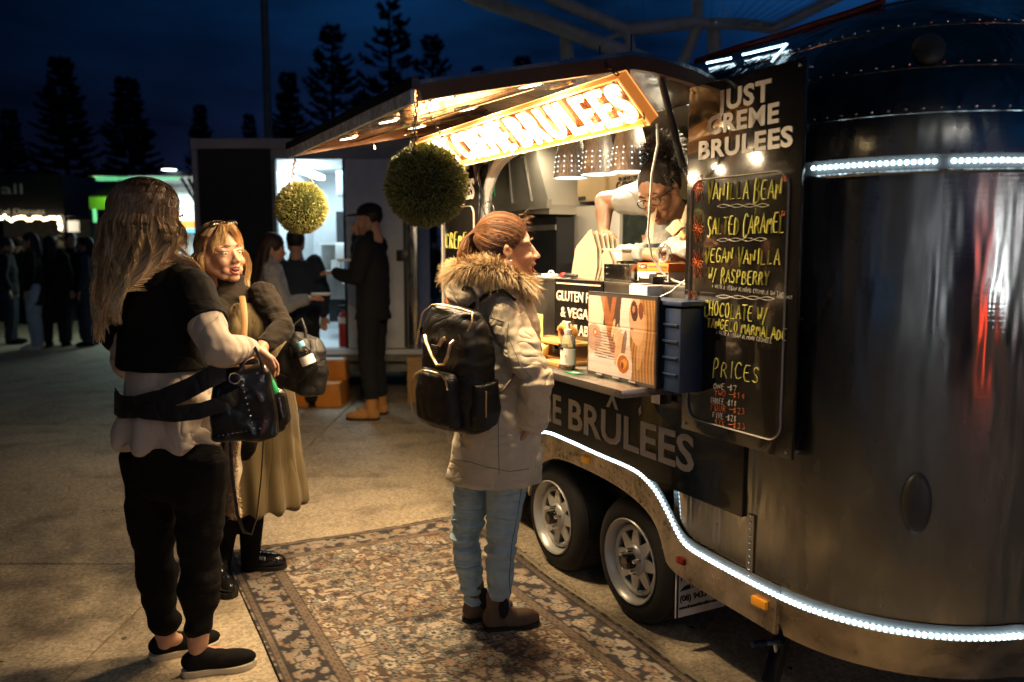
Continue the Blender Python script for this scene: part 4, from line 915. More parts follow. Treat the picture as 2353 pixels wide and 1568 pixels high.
# photograph panel, crate ----------------------------------------------------
def picture_mesh(w, h):
    n, m = 150, 112; X, Y = np.meshgrid(np.linspace(0, 1, n), np.linspace(0, 1, m)); C = np.zeros((m, n, 3)); C[:] = (.62, .47, .36)
    r = np.random.default_rng(9)
    def P(mask, c, k=1.): C[mask] = C[mask]*(1-k)+np.array(c)*k
    def E_(x, y, a, b, t=0):
        dx, dy = X-x, (Y-y)*h/w; return ((dx*math.cos(t)+dy*math.sin(t))/a)**2+((-dx*math.sin(t)+dy*math.cos(t))/b)**2 < 1
    P(Y < .26, (.70, .60, .56)); P((X < .22) & (Y > .55), (.66, .5, .4))
    P((X > .18+.1*Y) & (X < .52-.08*(1-Y)) & (Y > .62), (.07, .035, .03)); P((np.abs(X-(.34-.25*(Y-.6))) < .05) & (Y > .3), (.30, .10, .03), .85); P((np.abs(X-.42-.18*(Y-1)) < .03) & (Y > .5), (.35, .11, .03), .8)
    P(E_(.60, .75, .10, .24), (.72, .62, .56)); P((np.sin(Y*190+X*8) > .2) & (X > .12) & (X < .42) & (Y > .22) & (Y < .5+.25*X), (.05, .02, .04), .8)
    P(E_(.10, .46, .12, .12), (.28, .14, .10), .7); P(E_(.12, .52, .035, .035), (.4, .1, .03)); P(E_(.12, .52, .017, .017), (.7, .45, .3))
    # hair, face, sunglasses, hand and cup
    hairm = (X > .66+.02*np.sin(Y*9)) & (X < 1.0) & (Y < .99); P(hairm, (.36, .17, .055)); st = .5+.5*np.sin(X*150+np.sin(Y*7)*2.2); C[hairm] *= (.55+.75*st[hairm])[:, None]
    P(E_(.735, .72, .105, .2, .1), (.68, .37, .22)); P(E_(.70, .83, .05, .085, .15), (.07, .02, .012)); P(E_(.79, .84, .035, .07, .1), (.18, .05, .02)); P(E_(.69, .85, .02, .03), (.4, .2, .12)); P(E_(.665, .62, .022, .008), (.35, .05, .03))
    P(E_(.80, .48, .05, .24, -.2), (.62, .34, .17), .6)
    for fx, fy, t in ((.40, .60, 1.3), (.44, .55, 1.2), (.48, .50, 1.05), (.51, .44, .9)): P(E_(fx, fy, .085, .020, t), (.70, .40, .24)); P(E_(fx+.03, fy-.01, .03, .006, t), (.3, .1, .05), .7)
    P(E_(.49, .36, .055, .15, -.35), (.66, .36, .21)); P(E_(.56, .42, .03, .13, -.2), (.12, .05, .04), .8)
    P(E_(.55, .195, .098, .09), (.8, .62, .45)); P(E_(.55, .195, .085, .077), (.42, .11, .02)); P(E_(.56, .2, .05, .04, .6), (.62, .28, .05)); P(E_(.54, .18, .02, .03), (.2, .04, .01))
    P(Y < .03, (.04, .03, .028)); P(Y > .965, (.05, .04, .035)); P(X < .012, (.1, .07, .05)); P(X > .975, (.04, .025, .02))
    C *= .82; C *= (.93+.14*r.random((m, n)))[..., None]; C *= (1-.1*(np.sin(Y*420) > .6))[..., None]
    vs = []; r2 = random.Random(4)
    Zc = .0002*np.sin(Y*58)
    co = np.stack([X*w, Zc*(np.abs(Y-.45) < .45)+(.0015*np.exp(-((Y-.62)/.01)**2)), Y*h], -1).reshape(-1, 3); idx = np.arange(n*m).reshape(m, n)
    f = np.stack([idx[:-1, :-1], idx[:-1, 1:], idx[1:, 1:], idx[1:, :-1]], -1).reshape(-1, 4)
    me = bpy.data.meshes.new('print'); me.from_pydata(co.tolist(), [], f.tolist())
    ca = me.color_attributes.new('Col', 'FLOAT_COLOR', 'POINT'); ca.data.foreach_set('color', np.concatenate([C.reshape(-1, 3), np.ones((n*m, 1))], 1).astype('f').ravel()); return me
mat('print_gloss', (0, 0, 0), .4, vcol='Col', var=.04, coat=.3)
pp = thing('printed_panel', 'panel printed with a woman in sunglasses eating brulee, standing on the steel shelf', 'printed panel', TL(-.055, -.172, SH))
q = MB(); q.box((.212, .012, .158), (.432, .012, .316), bev=.002); link('board_backing', q, 'dark_panel', pp)
link('print', picture_mesh(.424, .305), 'print_gloss', pp, M=Matrix.Translation((0, .0045, .006)), ang=0)
for x in (.09, .2, .3): q = MB(); q.box((x, -.0, .012), (.04, .008, .005)); link('clip', q, 'silver', pp, smooth=False)
cr_ = thing('cool_box', 'black and blue plastic crate behind the printed panel on the shelf beside the menu board', 'cool box', TL(.20, -.152, SH))
q = MB(); q.box((.085, .055, .145), (.165, .105, .29), bev=.006); link('black_body', q, 'black_plastic', cr_); q = MB(); q.box((.215, .058, .14), (.10, .10, .28), bev=.006); link('blue_body', q, 'blue_plastic', cr_)
q = MB(); q.box((.13, .058, .296), (.30, .12, .016), bev=.005); link('lid', q, 'blue_plastic', cr_)
for z in (.06, .115, .17, .225): q = MB(); q.box((.215, .004, z), (.08, .006, .007), bev=.002); link('rib', q, 'blue_plastic', cr_)
# sanitiser ----------------------------------------------------------------
p = tl(onb(1305, 842, -.17)); sb = thing('sanitiser_bottle', 'clear pump bottle of hand sanitiser on the steel shelf left of the printed panel', 'pump bottle', TL(p.x, -.17, SH))
q = MB(); q.loft([((0, 0, .001), .033, .022), ((0, 0, .006), .036, .025), ((0, 0, .10), .036, .025), ((0, 0, .122), .034, .024), ((0, 0, .136), .02, .016), ((0, 0, .142), .012, .012)], 28, 2.4); link('bottle', q, 'gel', sb)
q = MB(); q.loft([((0, 0, .02), .0366, .0256), ((0, 0, .085), .0366, .0256)], 28, 2.4); link('label_band', q, 'white_card', sb)
word('HAND', -.028, -.0268, .092, .012, 'black_plastic', sb, .022); word('SANITISER', -.028, -.0268, .08, .011, 'black_plastic', sb, .034); q = MB(); q.box((.024, -.0258, .055), (.008, .001, .01)); link('red_mark', q, 'orange_card', sb, smooth=False)
q = MB(); q.lathe([(.014, .138), (.015, .142), (.015, .158), (.008, .161), (.006, .185), (0, .185)], n=20); q.box((-.012, 0, .186), (.05, .012, .008), bev=.003); q.tube([(-.034, 0, .186), (-.042, 0, .18)], .003, 6); link('pump', q, 'white_plastic', sb)
# wooden stand with pastry ----------------------------------------------------
ws = thing('wooden_stand', 'small wooden display stand on the shelf behind the sanitiser bottle', 'display stand', TL(-.57, -.12, SH))
q = MB(); q.box((.12, .02, .008), (.40, .16, .016), bev=.003); link('base_board', q, 'wood', ws); q = MB(); q.box((.14, .045, .085), (.36, .12, .014), bev=.003); link('top_board', q, 'wood', ws)
for x in (-.02, .30): q = MB(); q.box((x, .05, .047), (.012, .11, .062)); link('support', q, 'wood', ws, smooth=False)
pa = thing('pastry', 'round glazed cream horn pastry with a dark centre on the wooden stand', 'pastry', TL(-.325, -.10, SH+.092))
q = MB()
q.tube([V((.034*math.cos(a)*(1-.02*a), -.002*a, .037+.034*math.sin(a)*(1-.02*a))) for a in np.linspace(0, 9, 50)], .0125, 9); q.tube([V((0, .01+.02*t, .037)) for t in (0, 1, 2)], [.034, .03, .014], 14); link('roll', q, 'pastry', pa)
q = MB(); q.ell((0, -.012, .037), (.017, .008, .017)); link('filling', q, 'mouth', pa)
for dx, dz, nm in ((.03, .022, 'pastry'),):
    pb_ = thing('pastry_bag', 'wrapped pastry in a yellow bag on the lower board of the wooden stand', 'wrapped pastry', TL(-.45, -.155, SH+.016)); q = MB(); q.ell((0, 0, .03), (.055, .03, .032)); q.cap((.03, 0, .03), (.07, 0, .06), .02, .006); link('bag', blob(q, .006, 2, lambda c: nz(c, 60, 60, 60, .004)), 'yellow_card', pb_)
pl_ = thing('small_plate', 'small white tasting plate at the edge of the shelf next to the yellow bag', 'plate', TL(-.52, -.21, SH)); q = MB(); q.lathe([(0, .002), (.03, .002), (.048, .012), (.05, .014), (.03, .006), (0, .005)], n=28); link('plate', q, 'white_plastic', pl_)
cd_ = thing('price_card', 'yellow handwritten card reading crema horns propped on the wooden stand', 'card', TL(-.625, -.095, SH+.092)); q = MB(); q.box((.045, 0, .05), (.095, .003, .10)); link('card', q, 'yellow_card', cd_, smooth=False)
write('CREMA', .012, -.0025, .078, .012, .06, .0009, 'black_plastic', cd_); write('HORNS', .014, -.0025, .06, .012, .06, .0009, 'black_plastic', cd_); q = MB(); q.box((.045, -.002, .028), (.06, .002, .028)); link('sticker', q, 'white_card', cd_, smooth=False)
gt = thing('green_card', 'small green and white card lying on the shelf by the sanitiser bottle', 'card', TL(-.085, -.205, SH)); q = MB(); q.box((0, 0, .002), (.07, .045, .002)); link('card', q, 'green_sign', gt, smooth=False); q = MB(); q.box((0, 0, .0035), (.03, .012, .001), Matrix.Rotation(.4, 3, 'Z')); link('mark', q, 'white_card', gt, smooth=False)
rp = thing('receipt_printer', 'small white device on top of the blue crate', 'receipt printer', TL(.16, -.06, SH+.305)); q = MB(); q.box((0, 0, .02), (.11, .07, .04), bev=.006); link('case', q, 'white_plastic', rp); q = MB(); q.box((-.01, -.01, .043), (.06, .05, .004)); link('lid', q, 'white_card', rp, smooth=False)
# things on the inner counter -------------------------------------------------
ICZ = 1.345
def ic(x, y, b): p = tl(onb(x, y, b)); return p.x
def folded_bag(x, b, w, h, lean, label, n):
    t = thing('takeaway_carton', label, 'takeaway carton', TL(x, b, ICZ, .1), 'flat cream takeaway cartons on the counter')
    for k in range(n):
        q = MB(); poly = [(0, 0), (w, 0), (w*1.04, h*.25), (w*.93, h*.62), (w*.62, h), (w*.52, h*.98), (w*.08, h*.66), (w*.05, h*.6)]
        M_ = Matrix.Rotation(R(lean-4*k), 4, 'X') @ Matrix(((1, 0, 0, k*.012), (0, 0, 1, k*.006), (0, 1, 0, 0), (0, 0, 0, 1))); q.prism(poly, .0022, M_); link('flap', q, 'cream_card', t, smooth=False)
    return t
x0 = ic(1300, 630, .02)
folded_bag(x0, .045, .17, .215, -8, 'tallest folded cream takeaway carton standing on the inner counter', 6)
folded_bag(x0+.14, .075, .12, .13, -6, 'shorter cream takeaway carton leaning beside the tall one', 4)
def simple(nm, label, cat, M, parts):
    t = thing(nm, label, cat, M)
    for n_, mb_, m_ in parts: link(n_, mb_, m_, t)
    return t
q = MB(); q.box((.055, 0, .03), (.15, .10, .05), bev=.004); p2 = MB(); p2.box((.055, 0, .052), (.16, .11, .008), bev=.003)
simple('cream_tub', 'cream plastic tub that the vendor seasons, behind the steel box', 'tub', TL(ic(1410, 615, .16), .16, ICZ+.075), [('tub', q, 'cream_plastic'), ('rim', p2, 'cream_plastic')])
q = MB(); q.box((.09, .05, .035), (.19, .12, .07), bev=.003); p2 = MB()
for x in (.02, .15): p2.ell((x, -.012, .055), .003); p2.ell((x, -.012, .03), .003)
simple('steel_box', 'low grey steel box on the inner counter left of the orange glove box', 'steel box', TL(ic(1398, 645, .04), .03, ICZ), [('case', q, 'aluminium'), ('screws', p2, 'silver')])
gb = thing('glove_box', 'orange and white box of vinyl gloves on the counter', 'glove box', TL(ic(1471, 645, .05), .04, ICZ+.008))
q = MB(); q.box((.09, .04, .052), (.19, .08, .032), bev=.001); link('box_top', q, 'orange_card', gb); q = MB(); q.box((.09, .0405, .018), (.19, .08, .036), bev=.001); link('box_base', q, 'white_card', gb)
q = MB(); q.box((.03, -.001, .056), (.05, .002, .016)); link('logo_patch', q, 'black_plastic', gb, smooth=False); word('Capri', .01, -.0025, .051, .016, 'white_card', gb, .038); word('POWDER FREE vinyl gloves', .068, -.0005, .052, .011, 'cream_card', gb, .11)
word('100', .145, -.0005, .006, .024, 'black_plastic', gb, .035); q = MB(); q.box((.148, -.001, .031), (.07, .001, .008)); link('stripe', q, 'black_plastic', gb, smooth=False)
q = MB(); q.tube([V((.032*math.cos(a), 0, .034+.032*math.sin(a))) for a in np.linspace(0, 2*math.pi, 29)], [.009]*29, 8, cap=False)
simple('tape_roll', 'roll of clear tape lying on the orange glove box', 'tape roll', TL(ic(1525, 610, .08), .08, ICZ+.075), [('roll', q, 'gel')])
q = MB(); q.box((.03, 0, .014), (.09, .05, .028), bev=.006); p2 = MB(); p2.box((.03, -.01, .03), (.055, .04, .02), bev=.005)
simple('tape_dispenser', 'black and white tape dispenser in front of the orange glove box', 'tape dispenser', TL(ic(1478, 655, -.0), .012, ICZ), [('base', q, 'black_plastic'), ('top', p2, 'white_plastic')])
q = MB(); q.tube([V((.03*math.cos(a), 0, .03*math.sin(a))) for a in np.linspace(-.3, 3.4, 14)], .004, 6); p2 = MB(); p2.box((-.01, 0, .008), (.09, .04, .016), bev=.004)
simple('mug', 'pale handled cup partly hidden behind the counter edge', 'cup', TL(ic(1262, 640, .05), .06, ICZ), [('handle', q, 'white_plastic'), ('base', p2, 'white_plastic')])
q = MB(); q.cap((0, 0, .012), (.09, 0, .012), .011, .008); p2 = MB(); p2.cap((-.03, 0, .012), (-.01, 0, .012), .012, .012)
simple('blow_torch', 'small dark torch with a red cap lying on the inner counter', 'torch', TL(ic(1300, 645, .03), .03, ICZ+.002), [('barrel', q, 'black_plastic'), ('cap', p2, 'red_paint')])
# kitchen behind --------------------------------------------------------------
def boxthing(nm, label, cat, x0, y0, x1, y1, b, dep, m, parts=None, ex=()):
    p, r_ = tl(onb(x0, y1, b)), tl(onb(x1, y0, b)); c0 = min(p.z, r_.z); c1 = max(p.z, r_.z); w = r_.x-p.x
    t = thing(nm, label, cat, TL(p.x, b, c0)); q = MB(); q.box((w/2, dep/2, (c1-c0)/2), (w, dep, c1-c0), bev=.006); link('case', q, m, t)
    return t, w, c1-c0
t, w, h = boxthing('oven', 'tall grey steel cabinet behind the vendor', 'cabinet', 1280, 467, 1424, 800, .68, .4, 'steel_panel')
q = MB(); q.box((w/2, -.006, h*.30), (w*.96, .012, h*.55), bev=.003); link('door', q, 'grey_panel', t); q = MB(); q.tube([(.04, -.03, h*.62), (w-.04, -.03, h*.62)], .008, 8); link('handle', q, 'silver', t)
t, w, h = boxthing('heater_cabinet', 'dark appliance with a mottled glass front between the steel cabinet and the vendor', 'appliance', 1424, 472, 1512, 640, .70, .35, 'black_plastic')
q = MB(); q.box((w*.5, -.004, h*.6), (w*.76, .008, h*.66)); link('glass_door', q, 'dark_glass', t, smooth=False)
t, w, h = boxthing('cardboard_box', 'large brown cardboard box printed C-SB0216 on top of the steel cabinet', 'cardboard box', 1392, 385, 1500, 466, .72, .3, 'card'); word('C-SB0216', w*.25, -.004, h*.40, .06, 'black_plastic', t, w*.5, off=.001); word('RE-ORDER CODE', w*.3, -.004, h*.70, .028, 'black_plastic', t, w*.42)
t, w, h = boxthing('cardboard_box', 'smaller brown cardboard box left of the printed one on the steel cabinet', 'cardboard box', 1326, 385, 1390, 466, .70, .3, 'card'); q = MB(); q.box((w*.2, -.004, h*.12), (w*.25, .002, .02)); link('print_mark', q, 'dark_panel', t, smooth=False)
t, w, h = boxthing('cardboard_box', 'cardboard box stacked highest behind the hanging lamps', 'cardboard box', 1440, 312, 1512, 384, .76, .26, 'card')
t, w, h = boxthing('storage_rack', 'dark low storage unit under the extractor hood', 'storage unit', 1110, 498, 1279, 800, .56, .45, 'dark_panel'); q = MB(); q.box((w/2, -.004, h*.93), (w, .006, .03)); link('shelf_edge', q, 'stainless', t, smooth=False)
hd = thing('extractor_hood', 'folded stainless steel extractor hood at the far left of the kitchen', 'extractor hood', TM)
hp = [tl(onb(x, y, .50)) for x, y in ((1128, 492), (1262, 492), (1262, 470), (1235, 360), (1225, 300), (1150, 300), (1140, 380), (1128, 470))]
q = MB(); q.prism([(p.x, p.z) for p in hp], .45, Matrix(((1, 0, 0, 0), (0, 0, 1, .50), (0, 1, 0, 0), (0, 0, 0, 1)))); link('canopy', q, 'steel_panel', hd, smooth=False)
for (x0, y0), (x1, y1) in (((1165, 330), (1178, 480)), ((1200, 330), (1225, 480))): q = MB(); q.tube([tl(onb(x0, y0, .497)), tl(onb(x1, y1, .497))], .006, 5); link('fold', q, 'steel_panel', hd)
q = MB(); a_, b_ = tl(onb(1128, 482, .485)), tl(onb(1262, 482, .485)); q.box(((a_.x+b_.x)/2, .485, a_.z), (b_.x-a_.x, .03, .05)); link('rim', q, 'steel_panel', hd, smooth=False)
dk_ = MB(); c = tl(onb(1195, 335, .35)); dk_.tube([c+V((.1*math.cos(a), 0, .06*math.sin(a)-.0)) for a in np.linspace(3.3, 6.1, 14)], .012, 8); link('hose', dk_, 'cream_plastic', M=TM, label='curved cream hose hanging below the neon sign inside the kitchen', cat='hose')
cs = thing('green_sign', 'green and white sign ending in the letters SED at the far edge of the opening', 'sign', TL(tl(onb(1112, 455, .06)).x, .06, tl(onb(1112, 455, .06)).z)); q = MB(); q.box((.06, 0, .07), (.14, .005, .14)); link('panel', q, 'green_sign', cs, smooth=False)
q = MB(); q.box((.06, -.001, .17), (.14, .005, .06)); link('top_band', q, 'white_card', cs, smooth=False); word('SED', .018, -.0035, .045, .07, 'white_card', cs, .1, off=.002)
for a in (): pass
q = MB(); 
for k in range(5): q.tube([onb(1112+k*3, 470-k*4, -.02), onb(1125+k*2, 462+k*3, -.03), onb(1120+k*5, 478+k*4, -.02)], .0014, 4)
link('wire_tie', q, 'black_metal', label='tangle of black wire ties on the far strut of the hatch', cat='wire tie')
# pendant lamps ---------------------------------------------------------------
def pend(x, y, b, first=None):
    p = tl(onb(x, y, b)); M = TL(p.x, b, p.z) @ Matrix.Diagonal((1.30, 1.30, 1.62, 1))
    if first: return copy_tree(first, None, M)
    t = thing('pendant_lamp', '', 'pendant lamp', M, 'perforated pendant lamps over the counter')
    prof = [(.064, 0), (.0635, .004), (.060, .04), (.053, .08), (.042, .115), (.028, .14), (.014, .152), (.008, .158)]
    q = MB(); n = 48; vs = []; fs = []; zs = np.linspace(0, .156, 34); rs = np.interp(zs, [p_[1] for p_ in prof], [p_[0] for p_ in prof])
    for r_, z in zip(rs, zs):
        for k in range(n): an = 2*math.pi*k/n; vs.append((r_*math.cos(an), r_*math.sin(an), z))
    for j_ in range(len(zs)-1):
        for k in range(n): k2 = (k+1) % n; fs.append((j_*n+k, j_*n+k2, (j_+1)*n+k2, (j_+1)*n+k))
    q.add(vs, fs); o = link('shade', q, mat('brushed_shade', (.78, .74, .68), .42, metal=.3, var=.25, scale=30, stretch=(8, 8, .3)), t)
    d = MB()
    for z in (.018, .033, .048, .063):
        r_ = float(np.interp(z, zs, rs))+.0008
        for k in range(13): an = 2*math.pi*k/13; d.ell((r_*math.cos(an), r_*math.sin(an), z), .00105, n=6, m=4)
    link('perforations', d, 'cool_lamp', o, kind='stuff')
    q = MB(); q.lathe([(0, .004), (.060, .004), (.060, .006), (0, .006)], n=32); link('diffuser', q, 'cool_lamp', t)
    q = MB(); q.tube([(0, 0, .156), (0, 0, .36)], .003, 6); link('cord', q, 'black_plastic', t)
    la = bpy.data.lights.new('lamp', 'AREA'); la.shape = 'DISK'; la.size = .1; la.energy = 1.5; la.color = (1, .84, .58); lo = bpy.data.objects.new('lamp_light', la); COL.objects.link(lo); lo.parent = t; lo.location = (0, 0, -.004)
    return t
p0 = pend(1311, 410, .32); p0['label'] = 'leftmost and lowest of the three perforated steel pendant lamps'
p1 = pend(1375, 402, .30, p0); p1['label'] = 'middle one of the three perforated steel pendant lamps'
p2_ = pend(1446, 396, .28, p0); p2_['label'] = 'rightmost and highest of the three perforated steel pendant lamps'
# ================================================================== PEOPLE
def P2(x, y, Y): return at(x, y, Y)
class Person:
    def __init__(s, label, origin, yaw, group=None, name='person'):
        s.M = Loc(origin, yaw); s.I = s.M.inverted(); s.root = thing(name, label, 'person', s.M, group); s.sk = MB()
    def l(s, x, y, Y): return s.I @ at(x, y, Y)
def headM(c, yaw, pitch=0.0, roll=0.0, k=1.0):
    return Matrix.Translation(V(c)) @ Matrix.Rotation(yaw, 4, 'Z') @ Matrix.Rotation(pitch, 4, 'Y') @ Matrix.Rotation(roll, 4, 'X') @ Matrix.Scale(k, 4)
def head_parts(mb, M, mouth=0.0, smile=0.0):
    R3 = M.to_3x3(); k = R3.col[0].length; Rn = R3*(1/k)
    def e(c, r, rot=None): mb.ell(M @ V(c), tuple(q*k for q in r), Rn if rot is None else Rn @ rot, 20, 14)
    def c_(p, q, a, b): mb.cap(M @ V(p), M @ V(q), a*k, b*k)
    e((-.014, 0, .030), (.096, .076, .088)); e((.030, 0, -.020), (.062, .062, .082)); e((.020, 0, -.060), (.062, .056, .050))
    e((.062, 0, -.098-mouth*.012), (.026, .027, .020)); c_((.045, .03, -.088-mouth*.01), (-.005, .056, -.05), .021, .026); c_((.045, -.03, -.088-mouth*.01), (-.005, -.056, -.05), .021, .026)
    for s in (1, -1):
        e((.056, .036*s, -.036), (.032, .026, .026)); e((.046, .042*s, .018), (.034, .024, .018))
        e((.060, .030*s, -.072), (.022, .018, .016)); e((.1005, .0115*s, -.0375), (.0105, .0085, .008))
        e((-.008, .078*s, -.010), (.017, .0055, .030), Matrix.Rotation(R(-14), 3, 'Y')); e((-.012, .079*s, .006), (.012, .0085, .013)); e((.000, .070*s, -.014), (.010, .012, .016)); e((-.001, .075*s, -.034), (.007, .006, .009))
        e((.0740, .0315*s, .0080), (.0115, .0165, .0065)); e((.0740, .0315*s, -.0105), (.0100, .015, .0055))
    e((.064, 0, .030), (.022, .040, .022)); c_((.082, 0, .012), (.106, 0, -.030), .0075, .0115); e((.112, 0, -.034), (.010, .0100, .0090)); c_((.086, 0, -.042), (.090, 0, -.055), .009, .010)
    e((.080, 0, -.058), (.020, .026, .010)); e((.077, 0, -.083-mouth*.010), (.018, .024, .009))
    c_((-.024, 0, -.05), (-.044, 0, -.155), .052, .054)
def face_parts(P, M, lips='lip', mouth=0.0, brow='brow', closed=False, teeth=True, parent=None):
    root = P.root; R3 = M.to_3x3(); k = R3.col[0].length; Rn = R3*(1/k)
    def e(n, c, r, m, rot=None):
        q = MB(); q.ell(M @ V(c), tuple(a*k for a in r), Rn if rot is None else Rn @ rot, 14, 10); return link(n, q, m, root)
    for s in (1, -1):
        e('eye', (.0715, .0315*s, .0005), (.0135, .0135, .0105), 'eye_white'); e('iris', (.0800, .0318*s, -.0005), (.0055, .0058, .0058), 'iris')
        q = MB(); q.tube([M @ V(p) for p in ((.086, .017*s, .006), (.0885, .031*s, .0095), (.078, .046*s, .005))], .0016*k, 5); link('lashes', q, 'brow', root)
        q = MB(); q.tube([M @ V(p) for p in ((.094, .014*s, .0265), (.0905, .030*s, .0300), (.076, .048*s, .0225))], [.0028*k, .003*k, .0012*k], 6); link('eyebrow', q, brow, root)
    w = .0235; ul = [(.080, w, -.0665), (.0935, w*.5, -.0605), (.0985, .004, -.0590), (.0985, -.004, -.0590), (.0935, -w*.5, -.0605), (.080, -w, -.0665)]
    g = mouth*.016; ll = [(.080, w, -.0675), (.0915, w*.55, -.0755-g), (.0955, 0, -.079-g), (.0915, -w*.55, -.0755-g), (.080, -w, -.0675)]
    q = MB(); q.tube([M @ V(p) for p in ul], [.001*k, .0038*k, .0044*k, .0044*k, .0038*k, .001*k], 8); link('upper_lip', q, lips, root)
    q = MB(); q.tube([M @ V(p) for p in ll], [.001*k, .0048*k, .0058*k, .0048*k, .001*k], 8); link('lower_lip', q, lips, root)
    if mouth > 0:
        e('mouth', (.083, 0, -.069-g*.4), (.012, .019, .0035+g*.6), 'mouth')
        if teeth: e('teeth', (.0885, 0, -.0655), (.006, .015, .0042), 'teeth')
def hand(mb, w, d, n, curl=.5, k=1.0, thumb=1, spread=.12):
    "a palm, four unequal fingers and a thumb: w wrist, d direction, n back-of-hand normal"
    w, d = V(w), V(d).normalized(); n = (V(n)-d*V(n).dot(d)).normalized(); s = d.cross(n)*thumb
    mb.cap(w-d*.02*k, w+d*.02*k, .026*k, .024*k)
    for t in (-.024, -.008, .008, .024): mb.cap(w+d*.02*k+s*t*.6*k, w+d*.088*k+s*t*k*1.15, .015*k, .0125*k, 10)
    for i, (t, L_) in enumerate(((.030, .070), (.010, .078), (-.010, .072), (-.029, .056))):
        p = w+d*(.090-.004*abs(i-1))*k+s*t*k; a = spread*(t/.03); dd = (d+s*a*.6).normalized(); ang = curl*.75; 
        for j, (seg, r_) in enumerate(((.42, .0098), (.32, .0088), (.26, .0078))):
            ang2 = ang*(j+.6)*1.0; q_ = p+(dd*math.cos(ang2)-n*math.sin(ang2))*(L_*seg*k); mb.cap(p, q_, r_*k, r_*.93*k, 8); p = q_
    p = w+d*.024*k+s*.026*k; d1 = (d*.62+s*.62-n*.30).normalized(); q_ = p+d1*.042*k; mb.cap(p, q_, .0155*k, .012*k, 10); d2 = (d*.85+s*.15-n*(.25+curl*.5)).normalized(); mb.cap(q_, q_+d2*.034*k, .0115*k, .0095*k, 10)
def limb(mb, pts, rs):
    for i in range(len(pts)-1): mb.cap(pts[i], pts[i+1], rs[i], rs[i+1])
def finish_body(P, mb, skin='skin', voxel=.005): return link('body', blob(mb, voxel, 3, name='body'), skin, P.root, ang=0)
def garment(P, name, mb, m, voxel=.007, smooth=4, disp=None, **k): return link(name, blob(mb, voxel, smooth, disp, name), m, P.root, ang=0, **k)
from mathutils.bvhtree import BVHTree
def stitch(P, ob, pts, r=.0018, m='parka_seam', name='seam', off=.0008):
    "a seam laid on a garment where it shows"
    bv = BVHTree.FromPolygons([v.co for v in ob.data.vertices], [p.vertices for p in ob.data.polygons]); o = P.I @ V((0, 0, H)); out = []
    for (x0, y0), (x1, y1) in zip(pts[:-1], pts[1:]):
        n = max(2, int(math.hypot(x1-x0, y1-y0)/5))
        for i in range(n+1):
            d = (P.I.to_3x3() @ ray(x0+(x1-x0)*i/n, y0+(y1-y0)*i/n)).normalized(); h = bv.ray_cast(o, d)
            if h[0] is not None and (not out or (h[0]-out[-1]).length < .05): out.append(h[0]-d*off)
    if len(out) > 2: q = MB(); q.tube(out, r, 5); link(name, q, m, P.root)
def shoe(P, heel, toe, h=.06, w=.04, m='cloth_black', sole='sole_light', ankle=None, name='shoe', boot=0.0, st=.018):
    "heel and toe are ground points in the person's frame"
    heel, toe = V(heel), V(toe); d = (toe-heel); L_ = d.length; d.normalize(); s = V((0, 0, 1)).cross(d); z = V((0, 0, 1)); M3 = Matrix((d, s, z)).transposed()
    r_ = P if isinstance(P, bpy.types.Object) else P.root
    q = MB(); rings = []
    def foot(k_, z_): return [heel+d*(L_*t)+s*(w*a*k_)+z*z_ for t, a in ((-.02, .0), (0, .45), (.05, .7), (.2, .78), (.45, .78), (.65, .98), (.82, .92), (.95, .62), (1.02, 0), (.95, -.62), (.82, -.92), (.65, -.98), (.45, -.78), (.2, -.78), (.05, -.7), (0, -.45))]
    base = foot(1.06, .002); top_ = foot(1.08, st+.002); n = len(base); q.add(base+top_, [tuple(range(n-1, -1, -1)), tuple(range(n, 2*n))]+[(i, (i+1) % n, n+(i+1) % n, n+i) for i in range(n)])
    link('sole', q, sole, r_)
    u = MB(); u.ell(heel+d*L_*.62+z*(st+.016), (L_*.40, w*.93, h*.55), M3, 20, 12); u.ell(heel+d*L_*.25+z*(st+h*.45), (L_*.28, w*.76, h*.72), M3, 18, 12); u.cap(heel+d*L_*.14+z*(st+.02), heel+d*L_*.5+z*(st+h*.45), w*.74, w*.72)
    if boot: u.cap(heel+d*L_*.22+z*(st+.03), heel+d*L_*.22+z*(st+boot), w*.86, w*.92)
    link(name, blob(u, .006, 3), m, r_, ang=0)
def dress_disp(amp=.008, sx=9, sz=2.5, seed=1): return lambda co: nz(co, sx, sx, sz, amp, seed)
def folds(*specs):
    def f(co):
        o = np.zeros(len(co), 'f')
        for (sx, sy, sz, amp, seed, ridge) in specs: o += nz(co, sx, sy, sz, amp, seed, ridge)
        return o
    return f
